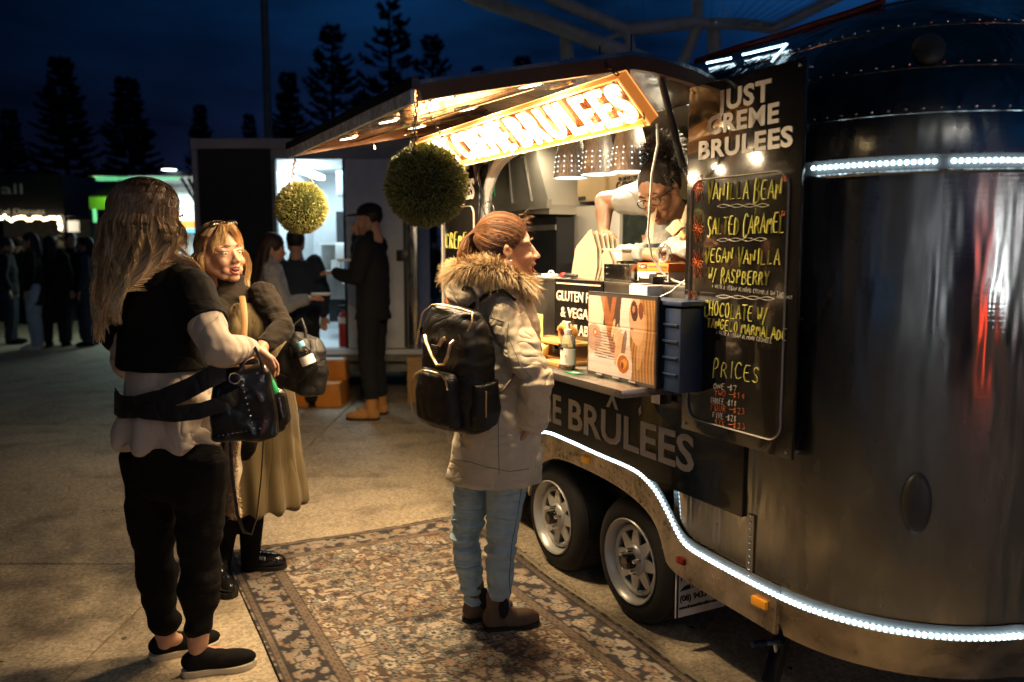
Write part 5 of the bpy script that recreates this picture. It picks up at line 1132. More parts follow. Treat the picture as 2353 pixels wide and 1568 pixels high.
def cap_hair(mb, M, n, knot, rnd, cols, k=1.0, off=.006, start=None, wave=.002, r=.0015):
    "hair combed over the skull from the hairline to a knot (head frame)"
    for i in range(n):
        th = rnd.uniform(-1, 1)*math.pi*.66; # angle round the head from the forehead
        # hairline height by angle
        zf = .085-.085*min(1, abs(th)/1.25)**1.6 if abs(th) < 1.35 else -.0-.05*(abs(th)-1.35)
        zf += rnd.uniform(-.004, .02); a = th
        ce = V((-.014, 0, .030)); rx, ry, rz = .096+off, .076+off, .088+off
        s = max(-.97, min(.97, (zf-.030)/rz)); c = math.sqrt(1-s*s); p0 = V((rx*c*math.cos(a), ry*c*math.sin(a), rz*s)); kn = V(knot)-ce; u0 = V((p0.x/rx, p0.y/ry, p0.z/rz)).normalized(); u1 = V((kn.x/rx, kn.y/ry, kn.z/rz)).normalized()
        pts = []; lift = rnd.uniform(0, .009)+.006*mnoise.noise(V((a*6, 0, 0))); ph = rnd.uniform(0, 6.28)
        for j in range(9):
            t = j/8; u_ = u0.slerp(u1, t) if u0.angle(u1) > .01 else u0; w_ = 1+(lift+wave*math.sin(ph+t*9))*12*math.sin(math.pi*min(1, t*1.02))*.5
            pts.append(M @ (ce+V((u_.x*rx*w_, u_.y*ry*w_, u_.z*rz*w_))))
        c0, c1 = cols(rnd); strand(mb, pts, r*k, r*k, c0, c1)
# ---------------------------------------------------------------- 1 woman in the parka
def parka_woman():
    P = Person('woman in a khaki parka with fur trimmed hood, light jeans and ponytail, facing the counter', (-.115, 3.07, 0), R(40))
    l = P.l; Y = 3.06
    kr, kl = l(1150, 1255, 3.04), l(1068, 1240, 3.15); hr, hl = l(1168, 1085, 3.02), l(1092, 1078, 3.14); ar, al = l(1148, 1400, 3.085), l(1090, 1375, 3.15)
    hc = l(1163, 572, 3.03); HM = headM(hc, R(-30), R(-4), 0, 1.04)
    sh = l(1160, 716, 2.92); shl = l(1118, 702, 3.22); el = l(1232, 880, 2.84); wr = l(1216, 975, 2.91)
    b = MB(); head_parts(b, HM, .5); nk = l(1135, 655, 3.06)
    b.cap(HM @ V((-.03, 0, -.1)), nk, .05, .056)
    b.loft([(l(1128, 1095, 3.08), .085, .13), (l(1130, 1000, 3.08), .09, .13), (l(1130, 880, 3.08), .075, .11), (l(1132, 760, 3.08), .09, .14), (l(1133, 700, 3.07), .07, .15)])
    limb(b, (hr, kr, ar), (.068, .046, .032)); limb(b, (hl, kl, al), (.068, .046, .032)); limb(b, (sh, el, wr), (.045, .035, .026)); limb(b, (shl, l(1190, 860, 3.2), l(1235, 960, 3.15)), (.045, .035, .026))
    hand(b, wr, l(1180, 1020, 3.06)-wr, l(1300, 985, 2.9)-wr, .35, .8)
    b.cap(ar, ar+V((.01, 0, -.06)), .028, .028); b.cap(al, al+V((.01, 0, -.06)), .028, .028)
    finish_body(P, b); face_parts(P, HM, mouth=.55)
    e_ = MB(); e_.ell(HM @ V((.0, -.086, -.042)), .0045); link('earring', e_, 'silver', P.root)
    # jeans
    j = MB(); limb(j, (hr, hr.lerp(kr, .5), kr, kr.lerp(ar, .35), ar), (.084, .070, .055, .057, .040)); limb(j, (hl, hl.lerp(kl, .5), kl, kl.lerp(al, .35), al), (.084, .070, .055, .057, .040))
    j.loft([(l(1128, 1110, 3.08), .10, .15), (l(1130, 1040, 3.08), .11, .15)])
    kz = kr.z
    def jf(co):
        near = np.exp(-((co[:, 2]-kz)/.10)**2)+.9*np.exp(-((co[:, 2]-ar.z-.03)/.06)**2)+.25
        return (nz(co, 7, 7, 40, .011, 3)+nz(co, 14, 14, 85, .005, 8))*near
    jn = garment(P, 'jeans', j, 'denim_light', .005, 1, jf)
    for sp in (((1200, 1110), (1190, 1180), (1176, 1250), (1170, 1330), (1176, 1400)), ((1108, 1110), (1104, 1170), (1096, 1240), (1098, 1310), (1104, 1370))): stitch(P, jn, sp, .0018, 'denim_seam')
    # boots
    shoe(P, P.I @ gnd(1112, 1452), P.I @ gnd(1238, 1437), .075, .043, 'boot_suede', 'sole_dark', name='boot', boot=.12, st=.022)
    shoe(P, P.I @ gnd(1066, 1434), P.I @ (gnd(1066, 1434)+V((.19, .10, 0))), .075, .043, 'boot_suede', 'sole_dark', name='boot', boot=.13, st=.022)
    for f, t in ((P.I @ gnd(1112, 1452), P.I @ gnd(1238, 1437)), (P.I @ gnd(1066, 1434), P.I @ (gnd(1066, 1434)+V((.19, .10, 0))))):
        d = (t-f).normalized(); s = V((0, 0, 1)).cross(d); q = MB(); q.ell(f+d*.07-s*.036+V((0, 0, .105)), (.022, .008, .045), Matrix((d, s, V((0, 0, 1)))).transposed()); link('elastic_gusset', q, 'elastic', P.root)
    # parka: body, hood, sleeves
    c = MB(); cx = [(1133, 1098, .158, .178), (1135, 1040, .155, .18), (1138, 960, .148, .175), (1142, 880, .142, .170), (1142, 800, .142, .172), (1138, 730, .140, .178), (1136, 690, .118, .165), (1134, 655, .085, .11)]
    c.loft([(l(x, y, 3.06), rx, ry) for x, y, rx, ry in cx], 40, 2.4)
    limb(c, (sh, sh.lerp(el, .5), el, el.lerp(wr, .5)), (.074, .067, .063, .058)); c.cone(el.lerp(wr, .5), wr, .060, .050); c.cap(l(1135, 690, 3.06), sh, .075, .072); limb(c, (shl, l(1190, 860, 3.2), l(1232, 960, 3.15)), (.078, .070, .055))
    zb = l(1133, 1098, 3.06).z; elz = el.z
    zb = zb
    def pf(co):
        lo = np.clip((zb+.12-co[:, 2])/.12, 0, 1); arm = np.exp(-((co[:, 2]-elz)/.11)**2)
        return nz(co, 5, 5, 4.5, .020, 5)+nz(co, 12, 12, 16, .009, 6)+nz(co, 9, 9, 42, .011, 7)*(.25+arm)+nz(co, 40, 40, 12, .005, 9)*lo
    pk = garment(P, 'parka', c, 'parka', .0055, 2, pf)
    for sp in (((1146, 905), (1145, 1000), (1147, 1090)), ((1093, 723), (1125, 728), (1158, 740)), ((1162, 755), (1171, 781), (1196, 839), (1222, 870)), ((1213, 990), (1211, 1084)), ((1042, 1056), (1080, 1062), (1120, 1074), (1170, 1084), (1215, 1078)), ((1168, 742), (1164, 790), (1176, 850), (1196, 920), (1208, 975))): stitch(P, pk, sp, .0016)
    for zz_, rx_, ry_ in ((zb+.012, .166, .188),):
        pass
    seam_src = [(1215, 1085, 2.92), (1200, 1000, 2.905)]
    h = MB(); hd0 = l(1110, 650, 3.04)
    h.ell(l(1098, 672, 3.03), (.125, .135, .070), Euler((0, R(-8), R(-12))).to_matrix()); h.cap(l(1058, 650, 3.10), l(1090, 705, 3.00), .055, .045); h.cap(l(1055, 690, 3.1), l(1170, 672, 2.95), .05, .045)
    hd_ob = garment(P, 'hood', h, 'parka', .007, 3, folds((9, 9, 16, .014, 2, False), (30, 30, 22, .004, 4, False)))
    # fur
    rd = random.Random(11); f = MB(); q = MB()
    ring = [l(1052, 645, 3.17), l(1046, 632, 3.06), l(1068, 622, 2.97), l(1105, 618, 2.92), l(1150, 628, 2.90), l(1188, 648, 2.93), l(1205, 662, 3.0), l(1195, 650, 3.10), l(1150, 640, 3.18), l(1090, 640, 3.21)]
    rg = [V(p) for p in ring]; cen = sum(rg, V())/len(rg); m_ = []
    for i in range(len(rg)):
        for t in np.linspace(0, 1, 8)[:-1]:
            p0_, p1_, p2_, p3_ = rg[i-1], rg[i], rg[(i+1) % len(rg)], rg[(i+2) % len(rg)]; m_.append(.5*((2*p1_)+(p2_-p0_)*t+(2*p0_-5*p1_+4*p2_-p3_)*t*t+(3*p1_-p0_-3*p2_+p3_)*t**3))
    q.tube(m_+[m_[0]], .026, 10, cap=False); link('fur_base', q, mat('fur_base', (.16,.10,.05), .9), P.root)
    for i in range(5200):
        k_ = rd.randrange(len(m_)); p = m_[k_].lerp(m_[(k_+1) % len(m_)], rd.random()); t = (m_[(k_+1) % len(m_)]-m_[k_]).normalized(); out = (p-cen); out.z *= .3; out.normalize(); upv = V((0, 0, 1)); an = rd.uniform(-2.0, 2.4); d = (out*math.cos(an)+upv*math.sin(an)).normalized(); clump = mnoise.noise(p*34)*.8
        d2 = (d+t*(clump+rd.gauss(0, .22))+V((0, 0, -.25))).normalized(); s_ = p+d*.02; L_ = rd.uniform(.028, .062)*(1+.4*mnoise.noise(p*25)); kk = rd.uniform(.7, 1.25)
        c0 = (.14*kk, .09*kk, .045*kk); c1 = (.55*kk, .40*kk, .22*kk); strand(f, [s_, s_+d2*L_*.5+V((0, 0, .003)), s_+d2*L_+V((0, 0, -.35*L_*.5))], .0014, .0003, c0, c1)
    link('fur_trim', f, 'hair', P.root, kind='stuff')
    # stitching lines of the parka
    def seam(pts, m='parka_seam', r=.0022):
        q = MB(); q.tube([V(p) for p in pts], r, 5); link('seam', q, m, P.root)
    # hair
    rd = random.Random(2); q = MB(); hcol = lambda r_: ((lambda k_: ((.055*k_, .024*k_, .011*k_), (.13*k_, .060*k_, .026*k_)))(r_.choice((.35, .6, 1.0, 1.5, 2.1))*r_.uniform(.8, 1.2)))
    s_ = MB(); R3 = HM.to_3x3(); s_.ell(HM @ V((-.026, 0, .034)), (.089, .078, .086), R3*(1/R3.col[0].length), 22, 14); link('hair_cap', s_, mat('hair_base', (.022,.010,.005), .7), P.root)
    knot = V((-.098, 0, .062)); cap_hair(q, HM, 1500, knot, rd, hcol, off=.0065)
    for i in range(1500):     # ponytail
        a = rd.uniform(0, 6.28); rr = rd.uniform(0, .020); sp = rd.uniform(.2, 1.15); ph = rd.uniform(0, 6.28)
        base = knot+V((-.004, rr*math.cos(a), rr*math.sin(a))); e1 = V((-.062-.02*rd.random(), .018*math.cos(a)*sp*1.4, .045+.012*math.sin(a))); e2 = V((-.098, .034*math.cos(a)*sp, -.02+.02*math.sin(a))); e3 = V((-.10+.018*math.sin(a), .040*math.cos(a)*sp+.008*math.sin(ph), -.085+rd.uniform(-.025, .03)))
        pts = []
        for j in range(11):
            t = j/10; A_, B_, C_, D_ = base, V((-.130+.026*math.sin(a+1), e1.y*1.5, .072)), V((-.150+.036*math.sin(a+1), e2.y*1.4, .0)), V((-.134+.024*math.sin(a+1)+e3.x+.10+rd.uniform(-.006, .006), e3.y, e3.z)); p = A_*(1-t)**3+B_*3*t*(1-t)**2+C_*3*t*t*(1-t)+D_*t**3
            pts.append(HM @ (p+V((.003*math.sin(ph+t*8), .003*math.cos(ph+t*7), 0))))
        c0, c1 = hcol(rd); strand(q, pts, .0013, .0006, c0, tuple(x*1.5 for x in c1))
    for i in range(36):       # stray wisps at the forehead and crown
        a = rd.uniform(-1.1, 1.1); p = V((.07*math.cos(a), .06*math.sin(a), .085+rd.uniform(-.03, .03))); d = V((rd.uniform(.2, 1), rd.uniform(-.6, .6), rd.uniform(-.4, .5))).normalized(); L_ = rd.uniform(.015, .045)
        c0, c1 = hcol(rd); strand(q, [HM @ p, HM @ (p+d*L_*.5+V((0, 0, .006))), HM @ (p+d*L_)], .0007, .0003, c1, tuple(x*1.5 for x in c1))
    link('hair', q, 'hair', P.root, kind='stuff')
    t_ = MB(); t_.tube([HM @ (knot+V((-.006, .017*math.cos(a), .017*math.sin(a)))) for a in np.linspace(0, 6.283, 15)], .004, 6, cap=False); link('hair_tie', t_, 'elastic', P.root)
    # ---- backpack: its own thing
    ry = R(40+6); bc = P.M @ l(1048, 845, 2.95); BM = Loc(bc, ry-math.pi) @ Matrix.Rotation(R(7), 4, 'X') @ Matrix.Rotation(R(3), 4, 'Y')
    BM = Matrix.Translation(at(1052, 850, 2.90)) @ Matrix.Rotation(R(-136), 4, 'Z') @ Matrix.Rotation(R(5), 4, 'Y') @ Matrix.Rotation(R(-4), 4, 'X')     # x axis points out of the back
    bp = thing('backpack', 'black nappy backpack with rose gold zips worn by the woman in the parka', 'backpack', BM)
    q = MB(); q.loft([((0, 0, -.205), .060, .120), ((0, 0, -.195), .078, .140), ((0, 0, -.10), .090, .150), ((0, 0, .04), .086, .146), ((0, 0, .12), .074, .138), ((-.004, 0, .19), .055, .122), ((-.006, 0, .215), .04, .112), ((-.008, 0, .222), .03, .10)], 36, 3.2)
    link('main_body', blob(q, .006, 3, folds((7, 7, 7, .010, 3, False), (16, 16, 30, .006, 5, False))), 'nylon_black', bp, ang=0)
    q = MB(); q.loft([((.085, -.0, -.185), .035, .095), ((.092, 0, -.16), .045, .105), ((.094, 0, -.07), .046, .105), ((.086, 0, -.0), .036, .098), ((.08, 0, .015), .02, .085)], 30, 3.0)
    link('front_pocket', blob(q, .005, 3, folds((12, 12, 12, .005, 4, False))), 'nylon_black', bp, ang=0)
    for s in (1, -1):
        q = MB(); q.loft([((.0, .135*s, -.18), .055, .028), ((.0, .142*s, -.12), .062, .036), ((.0, .138*s, -.02), .058, .032)], 22, 2.6); link('side_pocket', blob(q, .005, 3, folds((14, 14, 14, .006, 8+s, False))), 'nylon_black', bp, ang=0)
    zr = lambda pts, nm='zip': (lambda q: (q.tube([V(p) for p in pts], .0033, 6), link(nm, q, 'zip_gold', bp)))(MB())
    zr([(.055, .120, .165), (.045, .132, .195), (.02, .110, .222), (.032, .06, .232), (.036, 0, .234), (.032, -.06, .232), (.02, -.11, .222), (.045, -.132, .195), (.056, -.140, .14), (.066, -.146, .08)])
    zr([(.128, .095, -.03), (.124, .082, .0), (.118, .05, .014), (.118, 0, .016), (.12, -.05, .012), (.128, -.078, -.004), (.135, -.096, -.04), (.136, -.102, -.09), (.132, -.10, -.15)]); zr([(.028, .178, -.04), (.03, .176, -.13)]); zr([(.03, -.172, -.03), (.034, -.176, -.12)])
    for s in (1, -1):
        pts = [V((.098, .10*0+.055*s, .115)), V((.118, .06*s, .135)), V((.122, .075*s, .11)), V((.125, .058*s, .06)), V((.125, .03*s, .035)), V((.122, -.0*s, .045)), V((.115, -.02*s, .075))]
    q = MB(); q.tube([(.088, .085, .13), (.105, .09, .125), (.118, .092, .09), (.122, .075, .055), (.120, .035, .045), (.116, .0, .075), (.110, -.035, .115), (.098, -.055, .132), (.09, -.07, .125), (.095, -.072, .105)], .0042, 8, flat=1.9); link('carry_handle', q, 'zip_gold', bp)
    q = MB(); q.tube([(.088, .045, .135), (.10, .04, .13), (.108, .03, .11)], .0042, 8, flat=1.9); link('carry_handle', q, 'zip_gold', bp)
    q = MB(); q.tube([(-.05, .055, .20), (-.06, .045, .255), (-.06, .02, .285), (-.06, -.02, .285), (-.06, -.045, .255), (-.05, -.055, .20)], .009, 8, flat=.6); link('grab_loop', q, 'nylon_black', bp)
    q = MB(); q.box((.098, -.0, .085), (.003, .035, .045), Matrix.Rotation(R(10), 3, 'Y')); link('logo_patch', q, 'black_plastic', bp, smooth=False)
    for k_, (wd, z) in enumerate(((.018, .10), (.026, .088), (.024, .082), (.02, .076))): q = MB(); q.box((.1005+k_*.0008, 0, z), (.001, wd, .0016)); link('print_line', q, 'lettering_white', bp, smooth=False)
    q = MB(); q.box((.036, -.175, -.045), (.04, .003, .022)); link('tab', q, 'zip_gold', bp, smooth=False)
    # straps over the shoulder and under the arm
    B = BM.inverted() @ P.M
    def strap(pts, w=.018, nm='shoulder_strap'):
        q = MB(); q.tube([B @ V(p) for p in pts], w, 8, flat=.3); link(nm, q, 'nylon_black', bp)
    strap([l(1062, 735, 2.95), l(1088, 700, 2.90), l(1125, 672, 2.88), l(1158, 668, 2.87), l(1185, 690, 2.86)]); 
    q = MB(); q.tube([B @ V(p) for p in (l(1130, 905, 2.87), l(1150, 905, 2.855), l(1178, 868, 2.85), l(1190, 840, 2.86))], .013, 8, flat=.35); link('lower_strap', q, 'parka_seam', bp)
parka_woman()
def wavy_hair(q, HM, n, rd, cols, length, back=True, yaw_bias=0.0, r=.0014, amp=.012, spread=(.0, 1.0), drape=None, part=.0, face_gap=.9, widen=.05, gam=1.0):
    "loose hair: strands leave the parting, follow the skull and hang down"
    ce = V((-.014, 0, .030)); rx, ry, rz = .106, .087, .096; z = V((0, 0, 1)); X = HM.to_3x3(); k = X.col[0].length; Xi = (X*(1/k))
    for i in range(n):
        a = rd.uniform(face_gap, 2*math.pi-face_gap); u0 = V((rd.uniform(-.35, .55)*.9, part+.06*math.copysign(1, math.sin(a)), .98)).normalized(); u1 = V((math.cos(a), math.sin(a), -.15)).normalized(); lift = rd.uniform(1.0, 1.12)
        pts = []; ph = mnoise.noise(V((math.cos(a)*2.6, math.sin(a)*2.6, 0)))*8+rd.uniform(-.35, .35); cl = rd.uniform(0, 1)
        for j in range(6):
            u_ = u0.slerp(u1, j/5); pts.append(HM @ (ce+V((u_.x*rx*lift, u_.y*ry*lift, u_.z*rz*lift))))
        p = pts[-1]; out = Xi @ V((math.cos(a), math.sin(a), 0)); out.z = 0; out.normalize(); L_ = length(a)*rd.uniform(.78, 1.08); m = max(6, int(L_/.028)); tang = z.cross(out)
        clump = mnoise.noise(V((math.cos(a)*5, math.sin(a)*5, 3)))
        for j in range(1, m+1):
            t = j/m; am = amp*min(1, t*1.6)*(1+.4*clump)
            w1 = math.sin(ph*1.0+t*L_*46)*am; w2 = math.cos(ph*1.3+t*L_*41)*am*.8
            q_ = p-z*(L_*t)+out*(widen*math.sin(min(t*1.8, 1.57))*(1-.35*t)+w2+cl*.02)+tang*(w1+clump*.012*t)
            if drape: q_ = drape(q_, t)
            pts.append(q_)
        c0, c1 = cols(rd); strand(q, pts, r, r*.45, c0, c1, gam=gam)
# ---------------------------------------------------------------- 2 woman on the left, back turned
def left_woman():
    P = Person('woman with long wavy hair seen from behind, black cropped top over a beige sweatshirt', (-1.185, 2.80, 0), R(38))
    l = P.l; Y = 2.78
    hc = l(345, 508, Y+.02); HM = headM(hc, R(-4), R(6), 0, 1.05)
    kl, kr = l(352, 1270, 2.86), l(460, 1290, 2.78); al, ar = l(381, 1462, 2.86), l(455, 1478, 2.755); hl, hr = l(345, 1060, 2.86), l(448, 1065, 2.74)
    sh = l(440, 668, 2.70); el = l(505, 808, 2.58); wr = l(575, 800, 2.72); shl = l(300, 690, 2.96)
    b = MB(); head_parts(b, HM); b.cap(HM @ V((-.03, 0, -.1)), l(370, 640, Y), .055, .06)
    b.loft([(l(395, 1080, 2.8), .08, .12), (l(392, 960, 2.8), .09, .13), (l(385, 850, 2.8), .09, .12), (l(385, 720, 2.8), .09, .14), (l(385, 650, 2.8), .06, .11)])
    limb(b, (hr, kr, ar), (.07, .052, .036)); limb(b, (hl, kl, al), (.07, .052, .036)); limb(b, (sh, el, wr), (.045, .038, .028)); limb(b, (shl, l(285, 835, 3.0), l(345, 880, 3.12)), (.05, .04, .03))
    hand(b, wr, l(622, 830, 2.80)-wr, V((0, 0, 1)), .7, .95); b.cap(ar, V((ar.x-.005, ar.y, .06)), .032, .031); b.cap(al, V((al.x-.005, al.y, .06)), .032, .031); b.cap(V((ar.x, ar.y, .065)), V((ar.x+.07, ar.y, .045)), .030, .026); b.cap(V((al.x, al.y, .065)), V((al.x+.07, al.y, .045)), .030, .026)
    finish_body(P, b, voxel=.006); face_parts(P, HM, mouth=.2)
    t = MB()
    for h_, k__, a_ in ((hr, kr, ar), (hl, kl, al)): limb(t, (h_, h_.lerp(k__, .55), k__, k__.lerp(a_, .5)), (.098, .086, .070, .062)); t.cone(k__.lerp(a_, .5), a_+V((0, 0, .045)), .062, .046); t.cap(a_.lerp(k__, .2), a_+V((0, 0, .065)), .055, .056)
    t.loft([(l(398, 1130, 2.8), .11, .155), (l(395, 1000, 2.8), .125, .165), (l(392, 960, 2.8), .12, .16)])
    garment(P, 'trousers', t, 'cloth_black', .008, 3, folds((5, 5, 8, .014, 2, False), (9, 9, 26, .008, 3, False)))
    # beige sweatshirt with rippled hem
    s = MB(); s.loft([(l(388, 1010, 2.8), .168, .200), (l(388, 985, 2.8), .168, .200), (l(386, 930, 2.8), .145, .178), (l(384, 880, 2.8), .138, .172), (l(380, 830, 2.8), .128, .165), (l(380, 740, 2.8), .105, .145), (l(386, 680, 2.8), .075, .11)], 40, 2.1)
    limb(s, (sh, sh.lerp(el, .6), el, el.lerp(wr, .55), wr.lerp(el, .1)), (.048, .058, .060, .050, .038)); limb(s, (shl, l(285, 835, 3.0), l(345, 880, 3.12)), (.055, .052, .042))
    zh = l(390, 1000, 2.8).z
    def sf(co):
        lo = np.clip((zh+.16-co[:, 2])/.16, 0, 1); ang = np.arctan2(co[:, 1], co[:, 0]); return nz(co, 9, 9, 3.5, .012, 5)+np.sin(ang*9+co[:, 2]*5)*.016*lo+nz(co, 26, 26, 8, .004, 7)+nz(co, 8, 8, 30, .005, 9)
    garment(P, 'sweatshirt', s, 'cloth_beige', .006, 2, sf)
    # black cropped tee
    c = MB(); c.loft([(l(376, 842, 2.8), .152, .188), (l(376, 826, 2.8), .152, .188), (l(378, 760, 2.8), .142, .186), (l(382, 700, 2.8), .130, .182), (l(386, 655, 2.8), .105, .160), (l(380, 620, 2.8), .065, .09)], 40, 2.1)
    c.cap(sh, sh.lerp(el, .2), .072, .070); c.cone(sh, sh.lerp(el, .56), .072, .072); c.cap(l(400, 640, 2.8), sh, .06, .07); c.cap(l(372, 645, 2.8), shl, .06, .07); limb(c, (shl, l(272, 770, 3.0)), (.072, .068)); garment(P, 'cropped_top', c, 'cloth_black', .006, 2, folds((7, 7, 7, .010, 4, False), (20, 20, 12, .004, 6, False)))
    # carrier belts wound round the waist
    def belt(pts, w, nm='waist_belt'):
        q = MB(); q.tube([V(p) for p in pts], w, 10, flat=.28); link(nm, q, 'nylon_black', P.root)
    def wrapped(pts, w):
        c = l(390, 930, 2.8); out = []
        pp = []
        for (x0, y0, d0), (x1, y1, d1) in zip(pts[:-1], pts[1:]):
            for t in np.linspace(0, 1, 7)[:-1]: pp.append((x0+(x1-x0)*t, y0+(y1-y0)*t, d0+(d1-d0)*t))
        pp.append(pts[-1]); q = MB(); vs = []; fs = []
        for i, (x, y, d) in enumerate(pp):
            a_, b_ = l(x, y-w, d), l(x, y+w, d); a2, b2 = l(x, y-w, d+.012), l(x, y+w, d+.012); vs += [a_, b_, b2, a2]
        for i in range(len(pp)-1):
            for k in range(4): k2 = (k+1) % 4; fs.append((i*4+k, i*4+k2, i*4+4+k2, i*4+4+k))
        q.add(vs, fs); link('waist_belt', q, 'nylon_black', P.root)
    wrapped([(262, 925, 2.80), (274, 936, 2.68), (310, 936, 2.605), (370, 920, 2.575), (430, 895, 2.565), (480, 868, 2.56), (520, 850, 2.60)], 26)
    wrapped([(264, 908, 2.80), (276, 925, 2.665), (330, 945, 2.59), (400, 952, 2.57), (460, 945, 2.565), (520, 925, 2.58), (560, 905, 2.62)], 19)
    # shoes: slip-ons with pale soles; bare ankles
    shoe(P, P.I @ gnd(420, 1552), P.I @ gnd(588, 1528), .062, .044, 'cloth_black', 'sole_light', name='slip_on_shoe', st=.020); shoe(P, P.I @ gnd(345, 1516), P.I @ (gnd(345, 1516)+V((.21, .12, 0))), .062, .044, 'cloth_black', 'sole_light', name='slip_on_shoe', st=.020)
    # hair
    rd = random.Random(21); q = MB()
    s_ = MB(); R3 = HM.to_3x3(); s_.ell(HM @ V((-.022, 0, .034)), (.098, .085, .092), R3*(1/R3.col[0].length), 22, 14); link('hair_cap', s_, MATS['hair_base'], P.root)
    def cols(r_):
        k_ = r_.choice((.4, .7, 1, 1.5))*r_.uniform(.8, 1.2); return (.045*k_, .017*k_, .008*k_), (.85*k_, .62*k_, .35*k_)
    back = P.I @ at(385, 700, 2.80)
    def drape(p, t):
        # hair rests on the shoulders and back instead of passing through them
        c = V((back.x, back.y, p.z)); d = p-c; zz = p.z
        wgt = min(1, max(0, (back.z+.22-zz)/.22)); wgt = wgt*wgt*(3-2*wgt)
        if wgt > 0:
            rx, ry = .178, .215; e = math.hypot(d.x/rx, d.y/ry)
            if e < 1: tx = rx*math.sqrt(max(0, 1-(d.y/ry)**2))*(-1 if d.x < .04 else 1); p = V((c.x+d.x+(tx-d.x)*wgt, p.y, p.z))
            p = p+V((-.02*t, 0, 0))
        return p
    wavy_hair(q, HM, 5600, rd, cols, lambda a: .30+.07*math.cos(a-math.pi)+.035*math.sin(a*4+1), amp=.017, r=.00105, drape=drape, face_gap=.75, widen=.018, gam=1.5)
    link('hair', q, 'hair', P.root, kind='stuff')
    # --- the things she carries
    hb_ = thing('handbag', 'black studded leather handbag held in front by the long haired woman', 'handbag', Loc(at(560, 905, 2.66), R(12)))
    q = MB(); q.loft([((0, 0, -.15), .10, .045), ((0, 0, -.14), .108, .05), ((0, 0, -.02), .10, .052), ((0, 0, .07), .085, .04), ((0, 0, .09), .07, .03)], 30, 3.0); link('bag_body', blob(q, .005, 3, folds((14, 14, 14, .008, 2, False))), 'leather_black', hb_, ang=0)
    for i in range(9): q = MB(); q.ell((-.0+.004*i, -.052, .055-.02*i), .003); link('stud', q, 'silver', hb_)
    for i in range(10): q = MB(); q.ell((-.075+.014*i, -.05, -.125+.002*i), .0022); link('stud', q, 'silver', hb_)
    for dx in (-.03, .03): q = MB(); q.tube([(dx-.04, -.03, .07), (dx-.02, -.02, .13), (dx+.01, 0, .15), (dx+.03, -.01, .10), (dx+.04, -.03, .07)], .006, 8); link('handle', q, 'leather_black', hb_)
    q = MB(); q.tube([(.017*math.cos(a)-.02, -.055, .06+.017*math.sin(a)) for a in np.linspace(0, 6.283, 15)], .0025, 6, cap=False); link('ring', q, 'silver', hb_)
    hb2 = thing('tassel_bag', 'glossy black slouchy bag with silver rings and long tassel beside the studded handbag', 'handbag', Loc(at(604, 900, 2.86), R(-10)))
    q = MB(); q.ell((0, 0, -.01), (.055, .04, .10)); q.cap((-.02, 0, .08), (.05, 0, -.11), .04, .03); q.cap((.05, 0, -.02), (.075, 0, -.09), .03, .025); link('bag_body', blob(q, .005, 2, folds((22, 22, 10, .012, 3, False))), 'leather_black', hb2, ang=0)
    q = MB(); q.tube([(-.02, -.04, .09), (-.01, -.065, .03), (-.01, -.068, -.03)], .008, 8); q.tube([(-.01, -.07, -.01), (-.01, -.07, -.14)], [.01, .016], 10); link('tassel', q, 'leather_black', hb2)
    q = MB(); q.lathe([(.0, 0), (.009, 0), (.009, .028), (0, .028)], (-.012, -.068, .0), 12); link('tassel_clasp', q, 'silver', hb2)
    q = MB(); q.tube([(.01+.02*math.cos(a), -.045, .085+.02*math.sin(a)) for a in np.linspace(0, 6.283, 17)], .0025, 6, cap=False); link('ring', q, 'silver', hb2)
    sn = thing('sanitiser_tube', 'small green travel bottle clipped to the black bag', 'bottle', Loc(at(617, 870, 2.80)) @ Matrix.Rotation(R(-22), 4, 'Y'))
    q = MB(); q.lathe([(0, 0), (.010, 0), (.013, .006), (.013, .022), (.008, .026), (0, .026)], (0, 0, .0), 14); link('cap', q, 'green_plastic', sn); q = MB(); q.lathe([(0, -.06), (.016, -.055), (.015, -.01), (.011, 0), (0, 0)], n=14); link('bottle', q, 'green_plastic', sn)
    q = MB(); q.tube([(.012*math.cos(a)-.02, 0, .04+.02*math.sin(a)) for a in np.linspace(-.6, 3.6, 12)], .0022, 6); link('loop', q, 'green_plastic', sn)
    q = MB(); q.tube([at(604, 905, 2.76), at(606, 1000, 2.74), at(600, 1100, 2.72), at(590, 1190, 2.72), at(578, 1228, 2.70), at(560, 1222, 2.68), at(545, 1180, 2.66), at(533, 1090, 2.66), at(528, 1000, 2.66)], .0062, 8, flat=.35)
    link('long_strap', q, 'leather_black', label='long thin black shoulder strap looping down between the two women', cat='strap')
    # pale furry jacket hanging between them and a black bag below
    q = MB(); q.loft([(at(530, 1185, 2.93), .012, .02), (at(532, 1150, 2.93), .022, .03), (at(537, 1080, 2.93), .028, .04), (at(535, 1010, 2.93), .026, .04), (at(520, 975, 2.93), .02, .03)], 18)
    fj = thing('furry_jacket', 'cream teddy fleece jacket hanging over an arm between the two women', 'jacket', Matrix.Identity(4)); link('sleeve', blob(q, .006, 2, folds((20, 20, 14, .008, 3, False))), 'sole_light', fj, ang=0)
    f = MB(); rd = random.Random(8)
    for i in range(1500):
        yy = rd.uniform(985, 1188); x = 534+rd.uniform(-9, 12)+4*math.sin(yy/30); p = at(x, yy, 2.90+rd.uniform(-.01, .02)); d = V((rd.gauss(.3, .6), rd.gauss(-.5, .4), rd.gauss(-.2, .5))).normalized(); strand(f, [p, p+d*.010, p+d*.017], .0016, .0004, (.35, .24, .13), (.6, .46, .28))
    link('fleece', f, 'hair', fj, kind='stuff')
